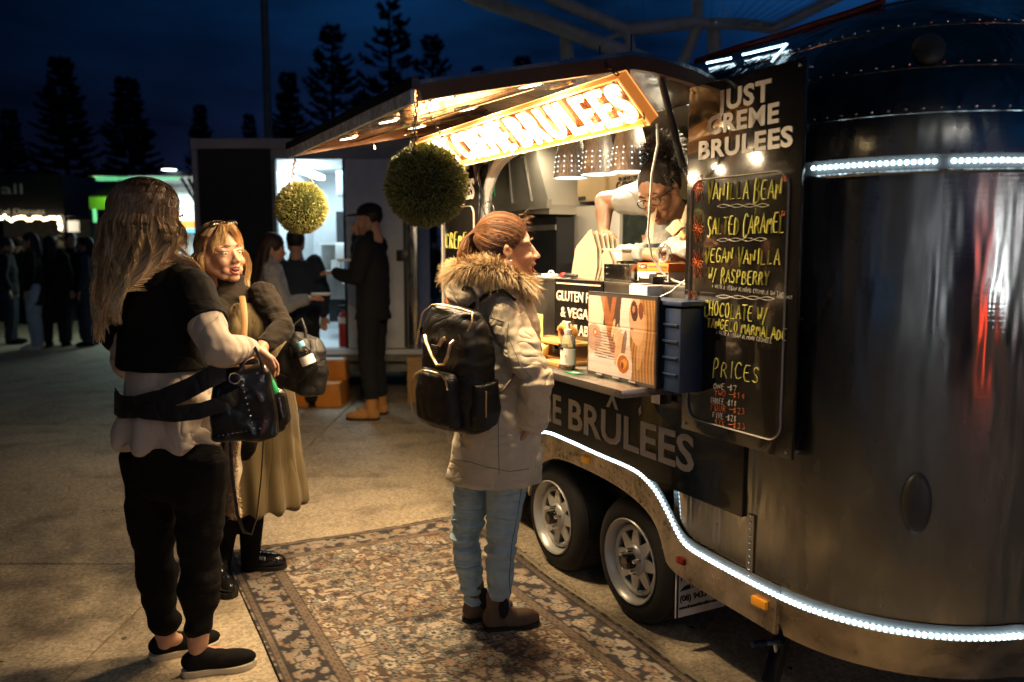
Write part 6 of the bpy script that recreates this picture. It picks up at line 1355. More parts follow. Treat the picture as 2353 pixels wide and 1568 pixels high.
    q = MB(); q.loft([(at(552, 1060, 2.98), .035, .03), (at(550, 1040, 2.98), .06, .04), (at(555, 960, 2.98), .07, .045), (at(560, 880, 2.98), .06, .04)], 24, 2.6)
    o = link('shopping_bag', blob(q, .007, 3, folds((12, 12, 12, .01, 3, False)), name='shopping_bag'), 'cloth_black', ang=0, label='plain black cloth bag hanging low behind the studded handbag', cat='bag')
left_woman()
# ---------------------------------------------------------------- 3 blonde woman
def blonde():
    P = Person('blonde woman smiling, sunglasses on her head, black turtleneck under an olive pinafore dress', (-1.11, 3.64, 0), R(-28))
    l = P.l; Y = 3.64
    hc = l(510, 583, 3.60); HM = headM(hc, R(-12), R(-3), R(4), 1.04)
    b = MB(); head_parts(b, HM, .35); b.cap(HM @ V((-.03, 0, -.1)), l(535, 690, 3.64), .052, .06)
    sh, el, wr = l(604, 680, 3.60), l(650, 755, 3.46), l(600, 800, 3.32); shr = l(505, 715, 3.52)
    b.loft([(l(585, 1050, 3.66), .12, .16), (l(580, 900, 3.66), .13, .17), (l(570, 780, 3.64), .11, .15), (l(560, 700, 3.64), .09, .17)])
    limb(b, (sh, el, wr), (.05, .042, .027)); limb(b, (shr, l(480, 800, 3.3), l(545, 830, 3.2)), (.05, .04, .027)); lk = l(578, 1180, 3.66); la_ = l(575, 1285, 3.66); limb(b, (l(590, 1040, 3.66), lk, la_), (.08, .05, .036)); lk2, la2 = l(520, 1190, 3.62), l(508, 1300, 3.58); limb(b, (l(540, 1040, 3.62), lk2, la2), (.08, .05, .036))
    hand(b, wr, l(578, 838, 3.24)-wr, V((.3, -.5, .8)), .6, 1.0, thumb=-1); finish_body(P, b); face_parts(P, HM, mouth=.45)
    ls = MB(); limb(ls, (l(588, 1060, 3.66), lk, la_, la_+V((0, 0, -.03))), (.09, .058, .042, .042)); limb(ls, (l(540, 1060, 3.62), lk2, la2, la2+V((0, 0, -.03))), (.09, .058, .042, .042)); garment(P, 'tights', ls, 'cloth_black', .008, 3)
    shoe(P, P.I @ gnd(556, 1312), P.I @ gnd(658, 1310), .075, .042, 'leather_black', 'sole_dark', name='leather_shoe', boot=.07, st=.026); shoe(P, P.I @ gnd(497, 1345), P.I @ (gnd(497, 1345)+V((.12, -.15, 0))), .07, .042, 'leather_black', 'sole_dark', name='leather_shoe', boot=.07, st=.026)
    q = MB(); q.box(P.I @ (at(603, 1283, 3.58)), (.03, .006, .014)); link('buckle', q, 'silver', P.root, smooth=False)
    t = MB(); t.loft([(l(540, 765, 3.62), .10, .14), (l(548, 710, 3.62), .10, .165), (l(545, 680, 3.62), .08, .12), (l(533, 655, 3.62), .056, .062), (l(530, 640, 3.61), .054, .058)], 30); limb(t, (sh, sh.lerp(el, .5), el, wr.lerp(el, .25)), (.064, .055, .050, .038)); t.cap(l(560, 700, 3.66), sh, .05, .060); limb(t, (shr, l(480, 800, 3.3), l(545, 830, 3.2)), (.062, .05, .04))
    t.cap(l(528, 632, 3.60), l(533, 668, 3.62), .056, .060)
    garment(P, 'turtleneck', t, 'rib_brown', .005, 2, folds((10, 10, 30, .008, 2, False), (26, 26, 50, .004, 6, False)))
    d = MB(); d.loft([(l(598, 1158, 3.66), .20, .215), (l(597, 1140, 3.66), .20, .215), (l(594, 1040, 3.66), .178, .20), (l(588, 940, 3.66), .168, .19), (l(580, 860, 3.66), .148, .178), (l(574, 800, 3.63), .140, .172), (l(568, 745, 3.61), .140, .168), (l(560, 712, 3.60), .112, .135), (l(553, 694, 3.6), .075, .085)], 44)
    for x, y, yy in ((545, 762, 3.52), (590, 762, 3.54)): d.ell(l(x, y, yy), (.085, .088, .085))
    zb = l(597, 1150, 3.66).z
    def df(co):
        lo = np.clip((zb+.75-co[:, 2])/.75, 0, 1); ang = np.arctan2(co[:, 1]-float(l(590, 1000, 3.66).y), co[:, 0]-float(l(590, 1000, 3.66).x)); return np.sin(ang*13+nz(co, 3, 3, 1.5, 2.2, 3))*.014*lo**1.2+nz(co, 10, 10, 4, .008, 6)
    garment(P, 'pinafore_dress', d, 'cloth_olive', .008, 9, df)
    q = MB(); q.tube([l(556, 682, 3.52), l(560, 705, 3.43), l(562, 740, 3.38), l(560, 775, 3.36), l(552, 800, 3.34), l(540, 822, 3.3)], .013, 8, flat=.3); link('bag_strap', q, 'strap_tan', P.root)
    rd = random.Random(31); q = MB(); R3 = HM.to_3x3()
    s_ = MB(); s_.ell(HM @ V((-.026, 0, .034)), (.094, .081, .089), R3*(1/R3.col[0].length), 22, 14); link('hair_cap', s_, mat('hair_base_blonde', (.2,.11,.045), .55), P.root)
    def cols(r_): k_ = r_.uniform(.6, 1.35); return (.28*k_, .15*k_, .055*k_), (.62*k_, .42*k_, .20*k_)
    wavy_hair(q, HM, 2200, rd, cols, lambda a: .20+.03*math.sin(a*4), amp=.008, face_gap=1.25, widen=.015, r=.0013)
    for i in range(520):       # swept fringe
        s = rd.choice((1, 1, -1)); y0 = rd.uniform(-.02, .03); pts = []; y1 = s*rd.uniform(.03, .075); z1 = rd.uniform(.012, .06)-.2*abs(y1)
        for t in np.linspace(0, 1, 8): pts.append(HM @ V((.045+.050*math.sin(min(1, t*1.15)*1.57)-.045*t*abs(y1)/.075, y0*(1-t)+y1*t, .118-(.118-z1)*t**1.5+.006*math.sin(t*3.1))))
        c0, c1 = cols(rd); strand(q, pts, .0013, .0006, c0, c1)
    link('hair', q, 'hair', P.root, kind='stuff')
    sg = MB()
    for s in (1, -1): sg.tube([HM @ V((.040+.004*math.cos(a), .034*s+.026*math.cos(a), .117+.014*math.sin(a))) for a in np.linspace(0, 6.283, 15)], .0032, 6, cap=False); sg.tube([HM @ V((.036, .06*s, .117)), HM @ V((-.005, .088*s, .085)), HM @ V((-.02, .092*s, .04))], .003, 6)
    o = link('sunglasses_frame', sg, 'black_gloss', label=None); so = thing('sunglasses', 'black sunglasses pushed up on the head of the blonde woman', 'sunglasses', P.M); o.parent = so
    for s in (1, -1): q = MB(); q.ell(HM @ V((.041, .034*s, .117)), (.004, .024, .012), R3*(1/R3.col[0].length)); link('lens', q, 'dark_glass', so)
    # tote over the forearm
    tb = thing('tote_bag', 'large black nylon tote hanging from the forearm of the blonde woman', 'tote bag', Loc(at(698, 832, 3.55), R(-8)) @ Matrix.Rotation(R(14), 4, 'Y'))
    q = MB(); q.loft([((0, 0, -.13), .085, .05), ((0, 0, -.115), .11, .065), ((0, 0, -.02), .115, .075), ((0, 0, .07), .085, .06), ((-.01, 0, .115), .05, .035)], 34, 2.7); link('bag_body', blob(q, .006, 3, folds((12, 12, 12, .016, 2, False), (24, 24, 20, .006, 5, False))), 'nylon_black', tb, ang=0)
    q = MB(); q.tube([(-.06, -.02, .09), (-.07, -.02, .15), (-.05, 0, .18), (-.02, -.01, .14), (0, -.02, .09)], .008, 8, flat=.4); link('handle', q, 'nylon_black', tb)
    wb = thing('water_bottle', 'small clear water bottle with a light blue cap sticking out of the black tote', 'water bottle', Loc(at(700, 812, 3.46)) @ Matrix.Rotation(R(-22), 4, 'Y'))
    q = MB(); q.lathe([(0, -.09), (.028, -.085), (.03, -.02), (.028, .0), (.014, .026), (.012, .032), (0, .032)], n=22); link('bottle', q, 'glass', wb); q = MB(); q.lathe([(0, .03), (.0165, .03), (.0165, .05), (.014, .053), (0, .053)], n=20); link('cap', q, 'blue_cap', wb); q = MB(); q.lathe([(.0302, -.05), (.0302, -.012)], n=22); link('label_band', q, 'white_card', wb)
blonde()
# ---------------------------------------------------------------- 4 vendor and her colleague
def vendor():
    w = lambda x, y, b: onb(x, y, b); o = w(1530, 640, .36)
    P = Person('vendor with curly hair, glasses, pale t-shirt and denim apron leaning over the counter', (o.x, o.y, .44), R(-128)); I = P.I; l = lambda x, y, b: I @ onb(x, y, b)
    hc = l(1516, 442, .31); HM = headM(hc, R(-6), R(28), R(10), 1.02)
    b = MB(); head_parts(b, HM, 0); b.cap(HM @ V((-.03, 0, -.09)), l(1560, 515, .42), .05, .06)
    sh, el, wr = l(1485, 455, .34), l(1388, 462, .30), l(1388, 532, .22); shl, ell_, wrl = l(1625, 520, .40), l(1600, 598, .26), l(1470, 583, .20)
    b.loft([(l(1560, 1000, .45), .12, .15), (l(1560, 800, .45), .11, .14), (l(1555, 640, .45), .10, .13), (l(1552, 540, .43), .09, .16)])
    limb(b, (sh, sh.lerp(el, .6), el, el.lerp(wr, .4), wr), (.055, .048, .044, .040, .024)); limb(b, (shl, ell_, ell_.lerp(wrl, .5), wrl), (.05, .042, .036, .026))
    hand(b, wr, l(1392, 585, .19)-wr, (I.to_3x3() @ V((-1, -.3, .2))), .8, .92, thumb=-1); hand(b, wrl, l(1428, 580, .18)-wrl, (I.to_3x3() @ V((0, -.3, 1))), .5, .9); 
    for s in (.05, -.05): limb(b, (V((0, s*1.6, .85)), V((.02, s*1.6, .45)), V((0, s*1.6, .06))), (.08, .055, .035))
    finish_body(P, b, 'skin_brown'); face_parts(P, HM, mouth=0, brow='black_plastic')
    t = MB(); t.loft([(l(1560, 760, .45), .13, .165), (l(1558, 640, .45), .125, .16), (l(1555, 560, .44), .12, .165), (l(1556, 505, .43), .085, .13)], 34); limb(t, (sh, sh.lerp(el, .48)), (.078, .070)); limb(t, (shl, shl.lerp(ell_, .5)), (.075, .068)); t.ell(l(1520, 480, .38), (.07, .07, .06)); garment(P, 'tshirt', t, 'cloth_tee', .007, 3, folds((9, 9, 14, .010, 3, False), (22, 22, 30, .005, 4, False)))
    a = MB(); a.loft([(V((.05, 0, .25)), .13, .19), (V((.05, 0, .9)), .125, .18), (l(1535, 650, .36), .115, .155), (l(1535, 580, .33), .10, .135), (l(1530, 560, .32), .09, .12)], 34); garment(P, 'apron', a, 'apron', .008, 3, folds((8, 8, 4, .012, 3, False)))
    for p in ((l(1493, 560, .20), l(1497, 520, .22), l(1505, 478, .26)), (l(1553, 560, .20), l(1570, 510, .24), l(1583, 470, .32))): q = MB(); q.tube(p, .012, 8, flat=.3); link('apron_strap', q, 'strap_cream', P.root)
    tr_ = MB(); limb(tr_, (V((0, .09, .85)), V((.02, .09, .45)), V((0, .09, .08))), (.11, .08, .06)); limb(tr_, (V((0, -.09, .85)), V((.02, -.09, .45)), V((0, -.09, .08))), (.11, .08, .06)); garment(P, 'trousers', tr_, 'cloth_black', .012, 2)
    # curly afro puff
    rd = random.Random(5); q = MB(); R3 = HM.to_3x3(); s_ = MB(); s_.ell(HM @ V((-.018, 0, .041)), (.095, .082, .090), R3*(1/R3.col[0].length), 20, 12); link('hair_cap', s_, mat('hair_dark', (.02,.014,.01), .7), P.root)
    c = HM @ V((-.115, 0, .105)); up_ = V((0, 0, 1))
    for i in range(2600):
        d = V((rd.gauss(0, 1), rd.gauss(0, 1), rd.gauss(.4, 1))).normalized(); r0 = rd.uniform(.02, .088); p = c+V((d.x*r0, d.y*r0, d.z*r0*1.15)); pts = []; ph = rd.uniform(0, 6.28); s = d.cross(V((.3, .5, .8))).normalized(); u_ = s.cross(d)
        for j in range(6): pts.append(p+d*(.006*j)+s*(.005*math.cos(ph+j*1.3))+u_*(.005*math.sin(ph+j*1.3)))
        k_ = rd.uniform(.6, 1.8); strand(q, pts, .0012, .0009, (.022*k_, .015*k_, .010*k_), (.05*k_, .036*k_, .024*k_))
    for i in range(1100):
        an = rd.uniform(1.0, 5.28); z_ = rd.uniform(-.03, .1); s = max(-.97, min(.97, (z_-.03)/.094)); cc = math.sqrt(1-s*s); p = V((-.02+.1*cc*math.cos(an), .086*cc*math.sin(an), .03+.094*s)); d = (V((-.045, 0, .14))-p).normalized(); L_ = .03
        strand(q, [HM @ (p+d*L_*t+V((rd.gauss(0, .001), rd.gauss(0, .001), .004*t))) for t in (0, .5, 1, 1.5)], .0012, .0008, (.03, .02, .014), (.04, .028, .02))
    link('hair', q, 'hair', P.root, kind='stuff')
    gl = thing('glasses', 'black framed glasses worn by the vendor', 'glasses', P.M)
    q = MB()
    for s in (1, -1): q.tube([HM @ V((.092-abs(math.cos(a))*.003, .033*s+.026*math.cos(a), -.004+.017*math.sin(a)+.002*math.cos(2*a))) for a in np.linspace(0, 6.283, 21)], .0024, 6, cap=False); q.tube([HM @ V((.088, .058*s, .004)), HM @ V((.03, .078*s, .006)), HM @ V((-.006, .082*s, .0))], .0022, 6)
    q.tube([HM @ V((.093, .008, 0)), HM @ V((.096, 0, .003)), HM @ V((.093, -.008, 0))], .0022, 6); link('frame', q, 'black_plastic', gl)
    # shaker and gloves
    p0, p1 = onb(1386, 545, .185), onb(1403, 590, .17); ss = thing('spice_shaker', 'clear shaker jar held upside down in the vendor bare hand', 'shaker', Matrix.Identity(4)); q = MB(); q.tube([p0, p1], .019, 16); link('jar', q, 'white_plastic', ss); q = MB(); q.tube([p1, p1+(p1-p0).normalized()*.012], .02, 16); link('cap', q, 'aluminium', ss)
    q = MB(); gx = l(1452, 583, .19); q.cap(gx, l(1425, 582, .18), .040, .034); q.cap(l(1470, 583, .2), l(1462, 583, .195), .047, .04); link('glove', blob(q, .006, 1, folds((40, 40, 40, .008, 2, False))), 'glove', P.root, ang=0)
vendor()
def colleague():
    o = onb(1680, 640, .36); P = Person('second worker mostly hidden behind the menu board holding a brush in a gloved hand', (o.x, o.y, .44), R(-150)); I = P.I; l = lambda x, y, b: I @ onb(x, y, b)
    b = MB(); HM = headM(l(1680, 430, .36), 0, R(10)); head_parts(b, HM); w = l(1585, 575, .20); e = l(1680, 585, .2); s = l(1640, 500, .36); b.loft([(V((0, 0, .8)), .1, .14), (V((0, 0, 1.1)), .1, .14), (V((0, 0, 1.35)), .09, .16)]); b.cap(HM @ V((-.03, 0, -.09)), V((0, 0, 1.38)), .05, .06)
    limb(b, (s, e, w), (.05, .042, .03)); hand(b, w, l(1548, 565, .18)-w, I.to_3x3() @ V((-.2, -.6, .7)), .8, .95)
    for q_ in (.08, -.08): limb(b, (V((0, q_, .85)), V((.02, q_, .45)), V((0, q_, .06))), (.08, .055, .035))
    finish_body(P, b, 'skin', .007); t = MB(); t.loft([(V((0, 0, .75)), .13, .17), (V((0, 0, 1.1)), .12, .165), (V((0, 0, 1.38)), .09, .16)]); limb(t, (s, s.lerp(e, .4)), (.07, .06)); garment(P, 'tshirt', t, 'cloth_tee', .01, 2)
    t = MB(); limb(t, (V((0, .09, .85)), V((.02, .09, .45)), V((0, .09, .08))), (.11, .08, .06)); limb(t, (V((0, -.09, .85)), V((.02, -.09, .45)), V((0, -.09, .08))), (.11, .08, .06)); garment(P, 'trousers', t, 'apron', .012, 2); q = MB(); q.ell(HM @ V((-.02, 0, .035)), (.1, .085, .094)); link('hair', q, 'hair_dark', P.root); face_parts(P, HM)
    g = MB(); hand(g, w, l(1548, 565, .18)-w, I.to_3x3() @ V((-.2, -.6, .7)), .8, 1.12); g.cap(w, l(1566, 572, .19), .045, .035); g.ell(l(1535, 570, .18), (.035, .03, .028)); link('glove', blob(g, .006, 1, folds((40, 40, 40, .009, 2, False))), 'glove', P.root, ang=0)
    br = thing('pastry_brush', 'broad wooden handled pastry brush held in the gloved hand', 'brush', Matrix.Identity(4)); a, c = onb(1560, 545, .15), onb(1535, 515, .15); q = MB()
    Mx = Matrix.Identity(3); q2 = MB(); rd = random.Random(3); dd = (onb(1532, 520, .15)-onb(1556, 545, .15)); dd.normalize(); sd = (onb(1560, 520, .15)-onb(1545, 535, .15)).normalized()
    for i in range(420): p = onb(1560, 532, .15)+sd*rd.uniform(-.03, .03)+V((rd.uniform(-.008, .008), rd.uniform(-.008, .008), 0)); strand(q2, [p, p+dd*.03, p+(dd+sd*rd.gauss(0, .08))*.05], .0012, .0006, (.30, .18, .09), (.62, .46, .26))
    link('bristles', q2, 'hair', br, kind='stuff'); q.box(onb(1570, 540, .15), (.036, .014, .02), Euler((0, R(40), R(-60))).to_matrix(), bev=.004); link('ferrule', q, 'wood', br)
colleague()
# ================================================================== BACKGROUND
def part(root, name, c, d, m, bev=0.0, rot=None, **k):
    q = MB(); q.box(c, d, rot, bev=bev); return link(name, q, m, root, smooth=bool(bev), **k)
# ---- white service trailer
TY = 8.2; wt = thing('service_trailer', 'pale service trailer with lit open doorway and white door folded back, behind the topiary balls', 'trailer', Loc((0, TY, 0)))
def wx(x): return (x-CX)/F*(TY/math.cos(PIT))*1.0*math.cos(PIT) if False else at(x, 575, TY).x
def wz(y): return at(900, y, TY).z
def rect(name, x0, y0, x1, y1, yo, dep, m, root=None, bev=0): a, b = wx(x0), wx(x1); c, d = wz(y1), wz(y0); return part(root or wt, name, ((a+b)/2, yo+dep/2, (c+d)/2), (b-a, dep, d-c), m, bev)
rect('roof', 451, 319, 1120, 326, -.02, 2.3, 'white_panel'); rect('top_rail', 451, 320, 1120, 343, -.05, .06, 'grey_panel', bev=.01); rect('corner_post', 452, 343, 463, 803, -.04, .08, 'grey_panel', bev=.01); rect('corner_post', 938, 343, 960, 803, -.04, .08, 'aluminium', bev=.01)
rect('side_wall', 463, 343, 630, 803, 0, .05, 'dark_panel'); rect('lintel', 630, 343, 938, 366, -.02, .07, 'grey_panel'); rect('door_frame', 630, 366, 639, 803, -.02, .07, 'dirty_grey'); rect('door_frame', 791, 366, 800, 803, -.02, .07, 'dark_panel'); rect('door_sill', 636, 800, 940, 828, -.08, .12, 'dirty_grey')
rect('inner_wall', 800, 366, 938, 800, .04, .04, 'white_panel')
rect('open_door', 801, 368, 936, 798, -.10, .045, 'white_panel', bev=.008); rect('door_hinge', 797, 600, 803, 640, -.12, .03, 'silver'); rect('door_latch', 915, 575, 940, 600, -.14, .05, 'black_metal', bev=.004); rect('door_edge', 930, 372, 938, 796, -.11, .02, 'black_metal')
rect('back_wall', 463, 343, 938, 803, 2.1, .04, 'white_panel'); rect('side_wall', 600, 343, 604, 803, .05, 2.05, 'white_panel'); rect('side_wall', 880, 343, 884, 803, .09, 2.0, 'white_panel')
part(wt, 'floor', ((wx(630)+wx(960))/2, 1.0, wz(806)), (wx(960)-wx(630)+.6, 2.2, .05), 'white_panel'); part(wt, 'inner_ceiling', ((wx(630)+wx(880))/2, 1.1, wz(350)), (1.3, 2.1, .03), 'white_panel')
rect('chassis', 463, 828, 960, 856, .05, 2.0, 'dirty_grey'); 
for x in (520, 900): q = MB(); q.lathe([(0, 0), (.2, 0), (.29, .02), (.3, .1), (.28, .18), (0, .18)], (wx(x), 1.4, .3), 28, M=AX); link('wheel', q, 'tyre', wt)
rect('tube_light', 655, 372, 672, 384, .5, 1.0, 'cool_lamp'); rect('wall_cabinet', 742, 372, 786, 440, .7, .4, 'white_plastic', bev=.01); rect('cabinet_door', 745, 380, 783, 436, .68, .02, 'white_panel')
rect('dark_shelf', 700, 470, 790, 555, 1.5, .5, 'black_plastic'); rect('steel_bench', 690, 560, 782, 700, .9, .7, 'stainless', bev=.01); rect('white_machine', 735, 560, 780, 600, .7, .35, 'white_plastic', bev=.01); rect('box', 722, 600, 745, 640, .75, .25, 'white_card'); rect('box', 748, 604, 778, 660, .75, .25, 'white_card'); rect('dark_bin', 700, 640, 740, 760, 1.0, .4, 'black_plastic', bev=.01); rect('steel_stand', 752, 655, 770, 790, .9, .3, 'aluminium'); rect('counter_top', 690, 556, 786, 562, .8, .8, 'white_plastic'); rect('small_screen', 742, 480, 765, 520, 1.3, .05, 'blue_cap')
la = bpy.data.lights.new('tube', 'AREA'); la.shape = 'RECTANGLE'; la.size = .9; la.size_y = 1.4; la.energy = 42; la.color = (.62, .88, 1.0); lo = bpy.data.objects.new('tube_light_beam', la); COL.objects.link(lo); lo.parent = wt; lo.location = ((wx(640)+wx(790))/2, .95, wz(366)-.05)
fe = thing('fire_extinguisher', 'red fire extinguisher standing just inside the lit trailer doorway', 'fire extinguisher', Matrix.Translation((wx(780), TY+.12, wz(800)))); q = MB(); q.lathe([(0, 0), (.05, 0), (.052, .03), (.052, .29), (.035, .34), (.015, .36), (0, .36)], n=20); link('cylinder', q, 'red_paint', fe); q = MB(); q.lathe([(.053, .24), (.053, .30)], n=20); link('label_band', q, 'white_card', fe); q = MB(); q.box((0, 0, .40), (.10, .03, .04), bev=.006); q.tube([(.02, 0, .38), (.07, 0, .35), (.075, 0, .2)], .01, 6); link('valve', q, 'black_metal', fe)
# ---- steps
st = thing('plastic_steps', 'orange two tread plastic step block at the foot of the lit doorway', 'steps', Loc(gnd(724, 930)))
q = MB(); q.box((0, .1, .11), (.56, .46, .22), taper=.93, bev=.012); link('lower_step', q, 'orange_plastic', st); q = MB(); q.box((.10, .24, .31), (.36, .22, .20), taper=.9, bev=.012); link('upper_step', q, 'orange_plastic', st); q = MB(); q.box((.10, .24, .414), (.28, .17, .008)); link('tread_pad', q, 'white_panel', st, smooth=False)
pb_ = thing('brown_crate', 'tall brown timber crate beside the folded trailer door', 'crate', Loc(gnd(948, 925))); part(pb_, 'side', (.03, .2, .22), (.16, .4, .44), 'wood', .008)
# ---- generic standing people
def stander(label, x, y, hgt, yaw, top, leg, shoe_m, hair_c, group=None, skin='skin', pose=None, hat=None, hairlen=.12, topm_len=.0, w=1.0, far=False):
    o = gnd(x, y); P = Person(label, (o.x, o.y, 0), yaw, group); k = hgt/1.72; v = .012 if not far else .02
    hc = V((.02, 0, 1.60))*k; HM = headM(hc, 0, R(pose.get('nod', 5)) if pose else R(5), 0, k*1.02)
    b = MB(); head_parts(b, HM); shl, shr = V((0, .17*w, 1.40))*k, V((0, -.17*w, 1.40))*k
    el, hl_ = (V(pose['l'][0])*k, V(pose['l'][1])*k) if pose and 'l' in pose else (V((-.02, .24, 1.12))*k, V((.06, .24, .88))*k); er, hr_ = (V(pose['r'][0])*k, V(pose['r'][1])*k) if pose and 'r' in pose else (V((-.02, -.24, 1.12))*k, V((.06, -.24, .88))*k)
    b.loft([(V((0, 0, .85))*k, .09, .13), (V((0, 0, 1.1))*k, .09, .125), (V((0, 0, 1.38))*k, .08, .16)]); b.cap(HM @ V((-.03, 0, -.09)), V((0, 0, 1.38))*k, .05, .06)
    for s, e_, h_, t in ((shl, el, hl_, -1), (shr, er, hr_, 1)): limb(b, (s, e_, h_), (.045, .04, .028)); hand(b, h_, (h_-e_), V((0, 0, 1)), .7, .95, thumb=t)
    for s in (.095, -.095): limb(b, (V((0, s, .9))*k, V((.02, s*1.1, .48))*k, V((-.01, s*1.2, .07))*k), (.08, .05, .038))
    finish_body(P, b, skin, .009 if not far else .014)
    t = MB(); tl_ = .80-topm_len; t.loft([(V((0, 0, tl_))*k, .145*w, .19*w), (V((0, 0, 1.0))*k, .135*w, .18*w), (V((0, 0, 1.25))*k, .135*w, .19*w), (V((0, 0, 1.42))*k, .09, .14)], 26); t.cap(V((0, 0, 1.42))*k, V((0, 0, 1.48))*k, .07, .065)
    for s, e_, h_ in ((shl, el, hl_), (shr, er, hr_)): limb(t, (s, e_, e_.lerp(h_, .85)), (.082*w, .072*w, .052))
    garment(P, 'jacket', t, top, v, 2, folds((7, 7, 12, .014, int(x) % 17, False)))
    t = MB()
    for s in (.095, -.095): limb(t, (V((0, s, .92))*k, V((.02, s*1.1, .48))*k, V((-.01, s*1.2, .19 if shoe_m == 'boot_tan' else .09))*k), (.115, .082, .068))
    garment(P, 'trousers', t, leg, v, 2, folds((9, 9, 18, .008, 3, False)))
    for s in (.115, -.115): shoe(P, V((-.07, s, 0))*k, V((.20, s*1.15, 0))*k, .085 if shoe_m == 'boot_tan' else .07, .062 if shoe_m == 'boot_tan' else .048, shoe_m, 'sole_light' if shoe_m == 'trainer_white' else 'sole_dark', boot=.19 if shoe_m == 'boot_tan' else 0)
    q = MB(); R3 = HM.to_3x3()*(1/HM.to_3x3().col[0].length); q.ell(HM @ V((-.022, 0, .034)), (.105, .088, .096), R3, 18, 12)
    if hairlen > .1: q.cap(HM @ V((-.07, 0, 0)), HM @ V((-.09, 0, -hairlen)), .07, .05); q.cap(HM @ V((-.05, .05, 0)), HM @ V((-.06, .06, -hairlen)), .04, .03); q.cap(HM @ V((-.05, -.05, 0)), HM @ V((-.06, -.06, -hairlen)), .04, .03)
    hm = 'hc%d' % int(hair_c[0]*1000)
    if hm not in MATS: mat(hm, hair_c, .6, var=.4, scale=20, stretch=(6, 6, 1))
    link('hair', blob(q, .012, 2, folds((20, 20, 5, .006, 4, False))), hm, P.root, ang=0)
    if hat:
        q = MB(); q.ell(HM @ V((-.010, 0, .066)), (.112, .094, .075), R3, 22, 12); link('cap', q, hat, P.root); q = MB(); q.ell(HM @ V((.115, 0, .052)), (.085, .068, .010), R3, 20, 8); link('cap_brim', q, hat, P.root)
    if not far: face_parts(P, HM)
    return P
mat('cloth_charcoal', (.008, .008, .010), .9)
stander('man in a black cap, dark jacket and tan boots eating beside the folded trailer door', 862, 958, 1.86, R(172), 'cloth_charcoal', 'cloth_charcoal', 'boot_tan', (.01, .008, .006), pose={'r': ((.20, -.22, 1.22), (.13, -.03, 1.50)), 'l': ((.06, .22, 1.15), (.28, .12, 1.18)), 'nod': 6}, hat='cloth_charcoal', hairlen=.05, w=1.05)
gp = stander('young woman with long dark hair in a grey jumper holding food by the lit doorway', 636, 972, 1.60, R(12), 'cloth_grey', 'cloth_navy', 'trainer_white', (.03, .018, .012), pose={'r': ((.10, -.22, 1.08), (.30, -.10, 1.14)), 'l': ((.10, .2, 1.08), (.32, .02, 1.14)), 'nod': 12}, hairlen=.32, w=.92)
stander('person in a dark blue jacket just behind the woman in the grey jumper', 690, 935, 1.66, R(100), 'cloth_navy', 'cloth_charcoal', 'cloth_black', (.012, .01, .008), hairlen=.05)
for nm, lb, c, s in (('food_tray', 'small white paper tray held by the young woman in grey', gp.M @ V((.40, -.04, 1.10)), .09), ('food_tray', 'white paper plate held by the man in the black cap', at(800, 598, 7.1), .10)):
    t = thing(nm, lb, 'paper tray', Matrix.Translation(c)); q = MB(); q.box((0, 0, 0), (s*1.5, s, .02), taper=1.2); link('tray', q, 'white_card', t, smooth=False)
G = 'dark crowd queuing at the left'
for i, (x, y, h, yw, tp_, lg, sh_, lb, hl) in enumerate((
    (28, 790, 1.66, 20, 'cloth_charcoal', 'cloth_navy', 'cloth_black', 'person in dark clothes at the left edge of the crowd', .05),
    (86, 803, 1.72, -160, 'rib_brown', 'denim_light', 'trainer_white', 'person in a long dark coat, blue jeans and white trainers in the crowd', .2),
    (130, 796, 1.68, 100, 'cloth_charcoal', 'cloth_charcoal', 'cloth_black', 'person in black between the one with white trainers and the long haired woman', .25),
    (176, 790, 1.74, -60, 'cloth_black', 'denim_dark', 'cloth_black', 'person in a black jacket and dark jeans standing in the crowd', .05),
    (212, 794, 1.66, 190, 'cloth_navy', 'denim_dark', 'cloth_black', 'person in navy partly behind the long haired woman', .15),
    (56, 745, 1.70, 60, 'cloth_charcoal', 'cloth_charcoal', 'cloth_black', 'person farther back in the crowd under the string lights', .1),
    (150, 742, 1.76, -100, 'cloth_charcoal', 'cloth_charcoal', 'cloth_black', 'taller person farther back in the dark crowd', .05))):
    stander(lb, x, y, h, R(yw), tp_, lg, sh_, (.012+.002*i, .01, .008), G, hairlen=hl, far=True, topm_len=.15 if i == 1 else 0)
for i, (x, y, h, yw, tp_, lg, lb) in enumerate(((978, 668, 1.7, -70, 'cloth_beige', 'denim_dark', 'small distant person in pale top between the trailer and the far menu board'), (1000, 692, 1.74, -100, 'cloth_charcoal', 'denim_dark', 'distant person in black standing between the trailer door and the far menu board'))):
    stander(lb, x, y, h, R(yw), tp_, lg, 'trainer_white', (.02+.003*i, .012, .008), 'distant people past the trailer door', far=True)
for i, (x, y) in enumerate(((432, 668), (405, 660))): stander(('person at the counter of the bright stall nearest its tent post', 'person at the counter of the bright stall farther left')[i], x, y, 1.7, R(-90+40*i), 'cloth_grey', 'denim_dark', 'cloth_black', (.03, .02, .015), 'customers at the bright stall', far=True)
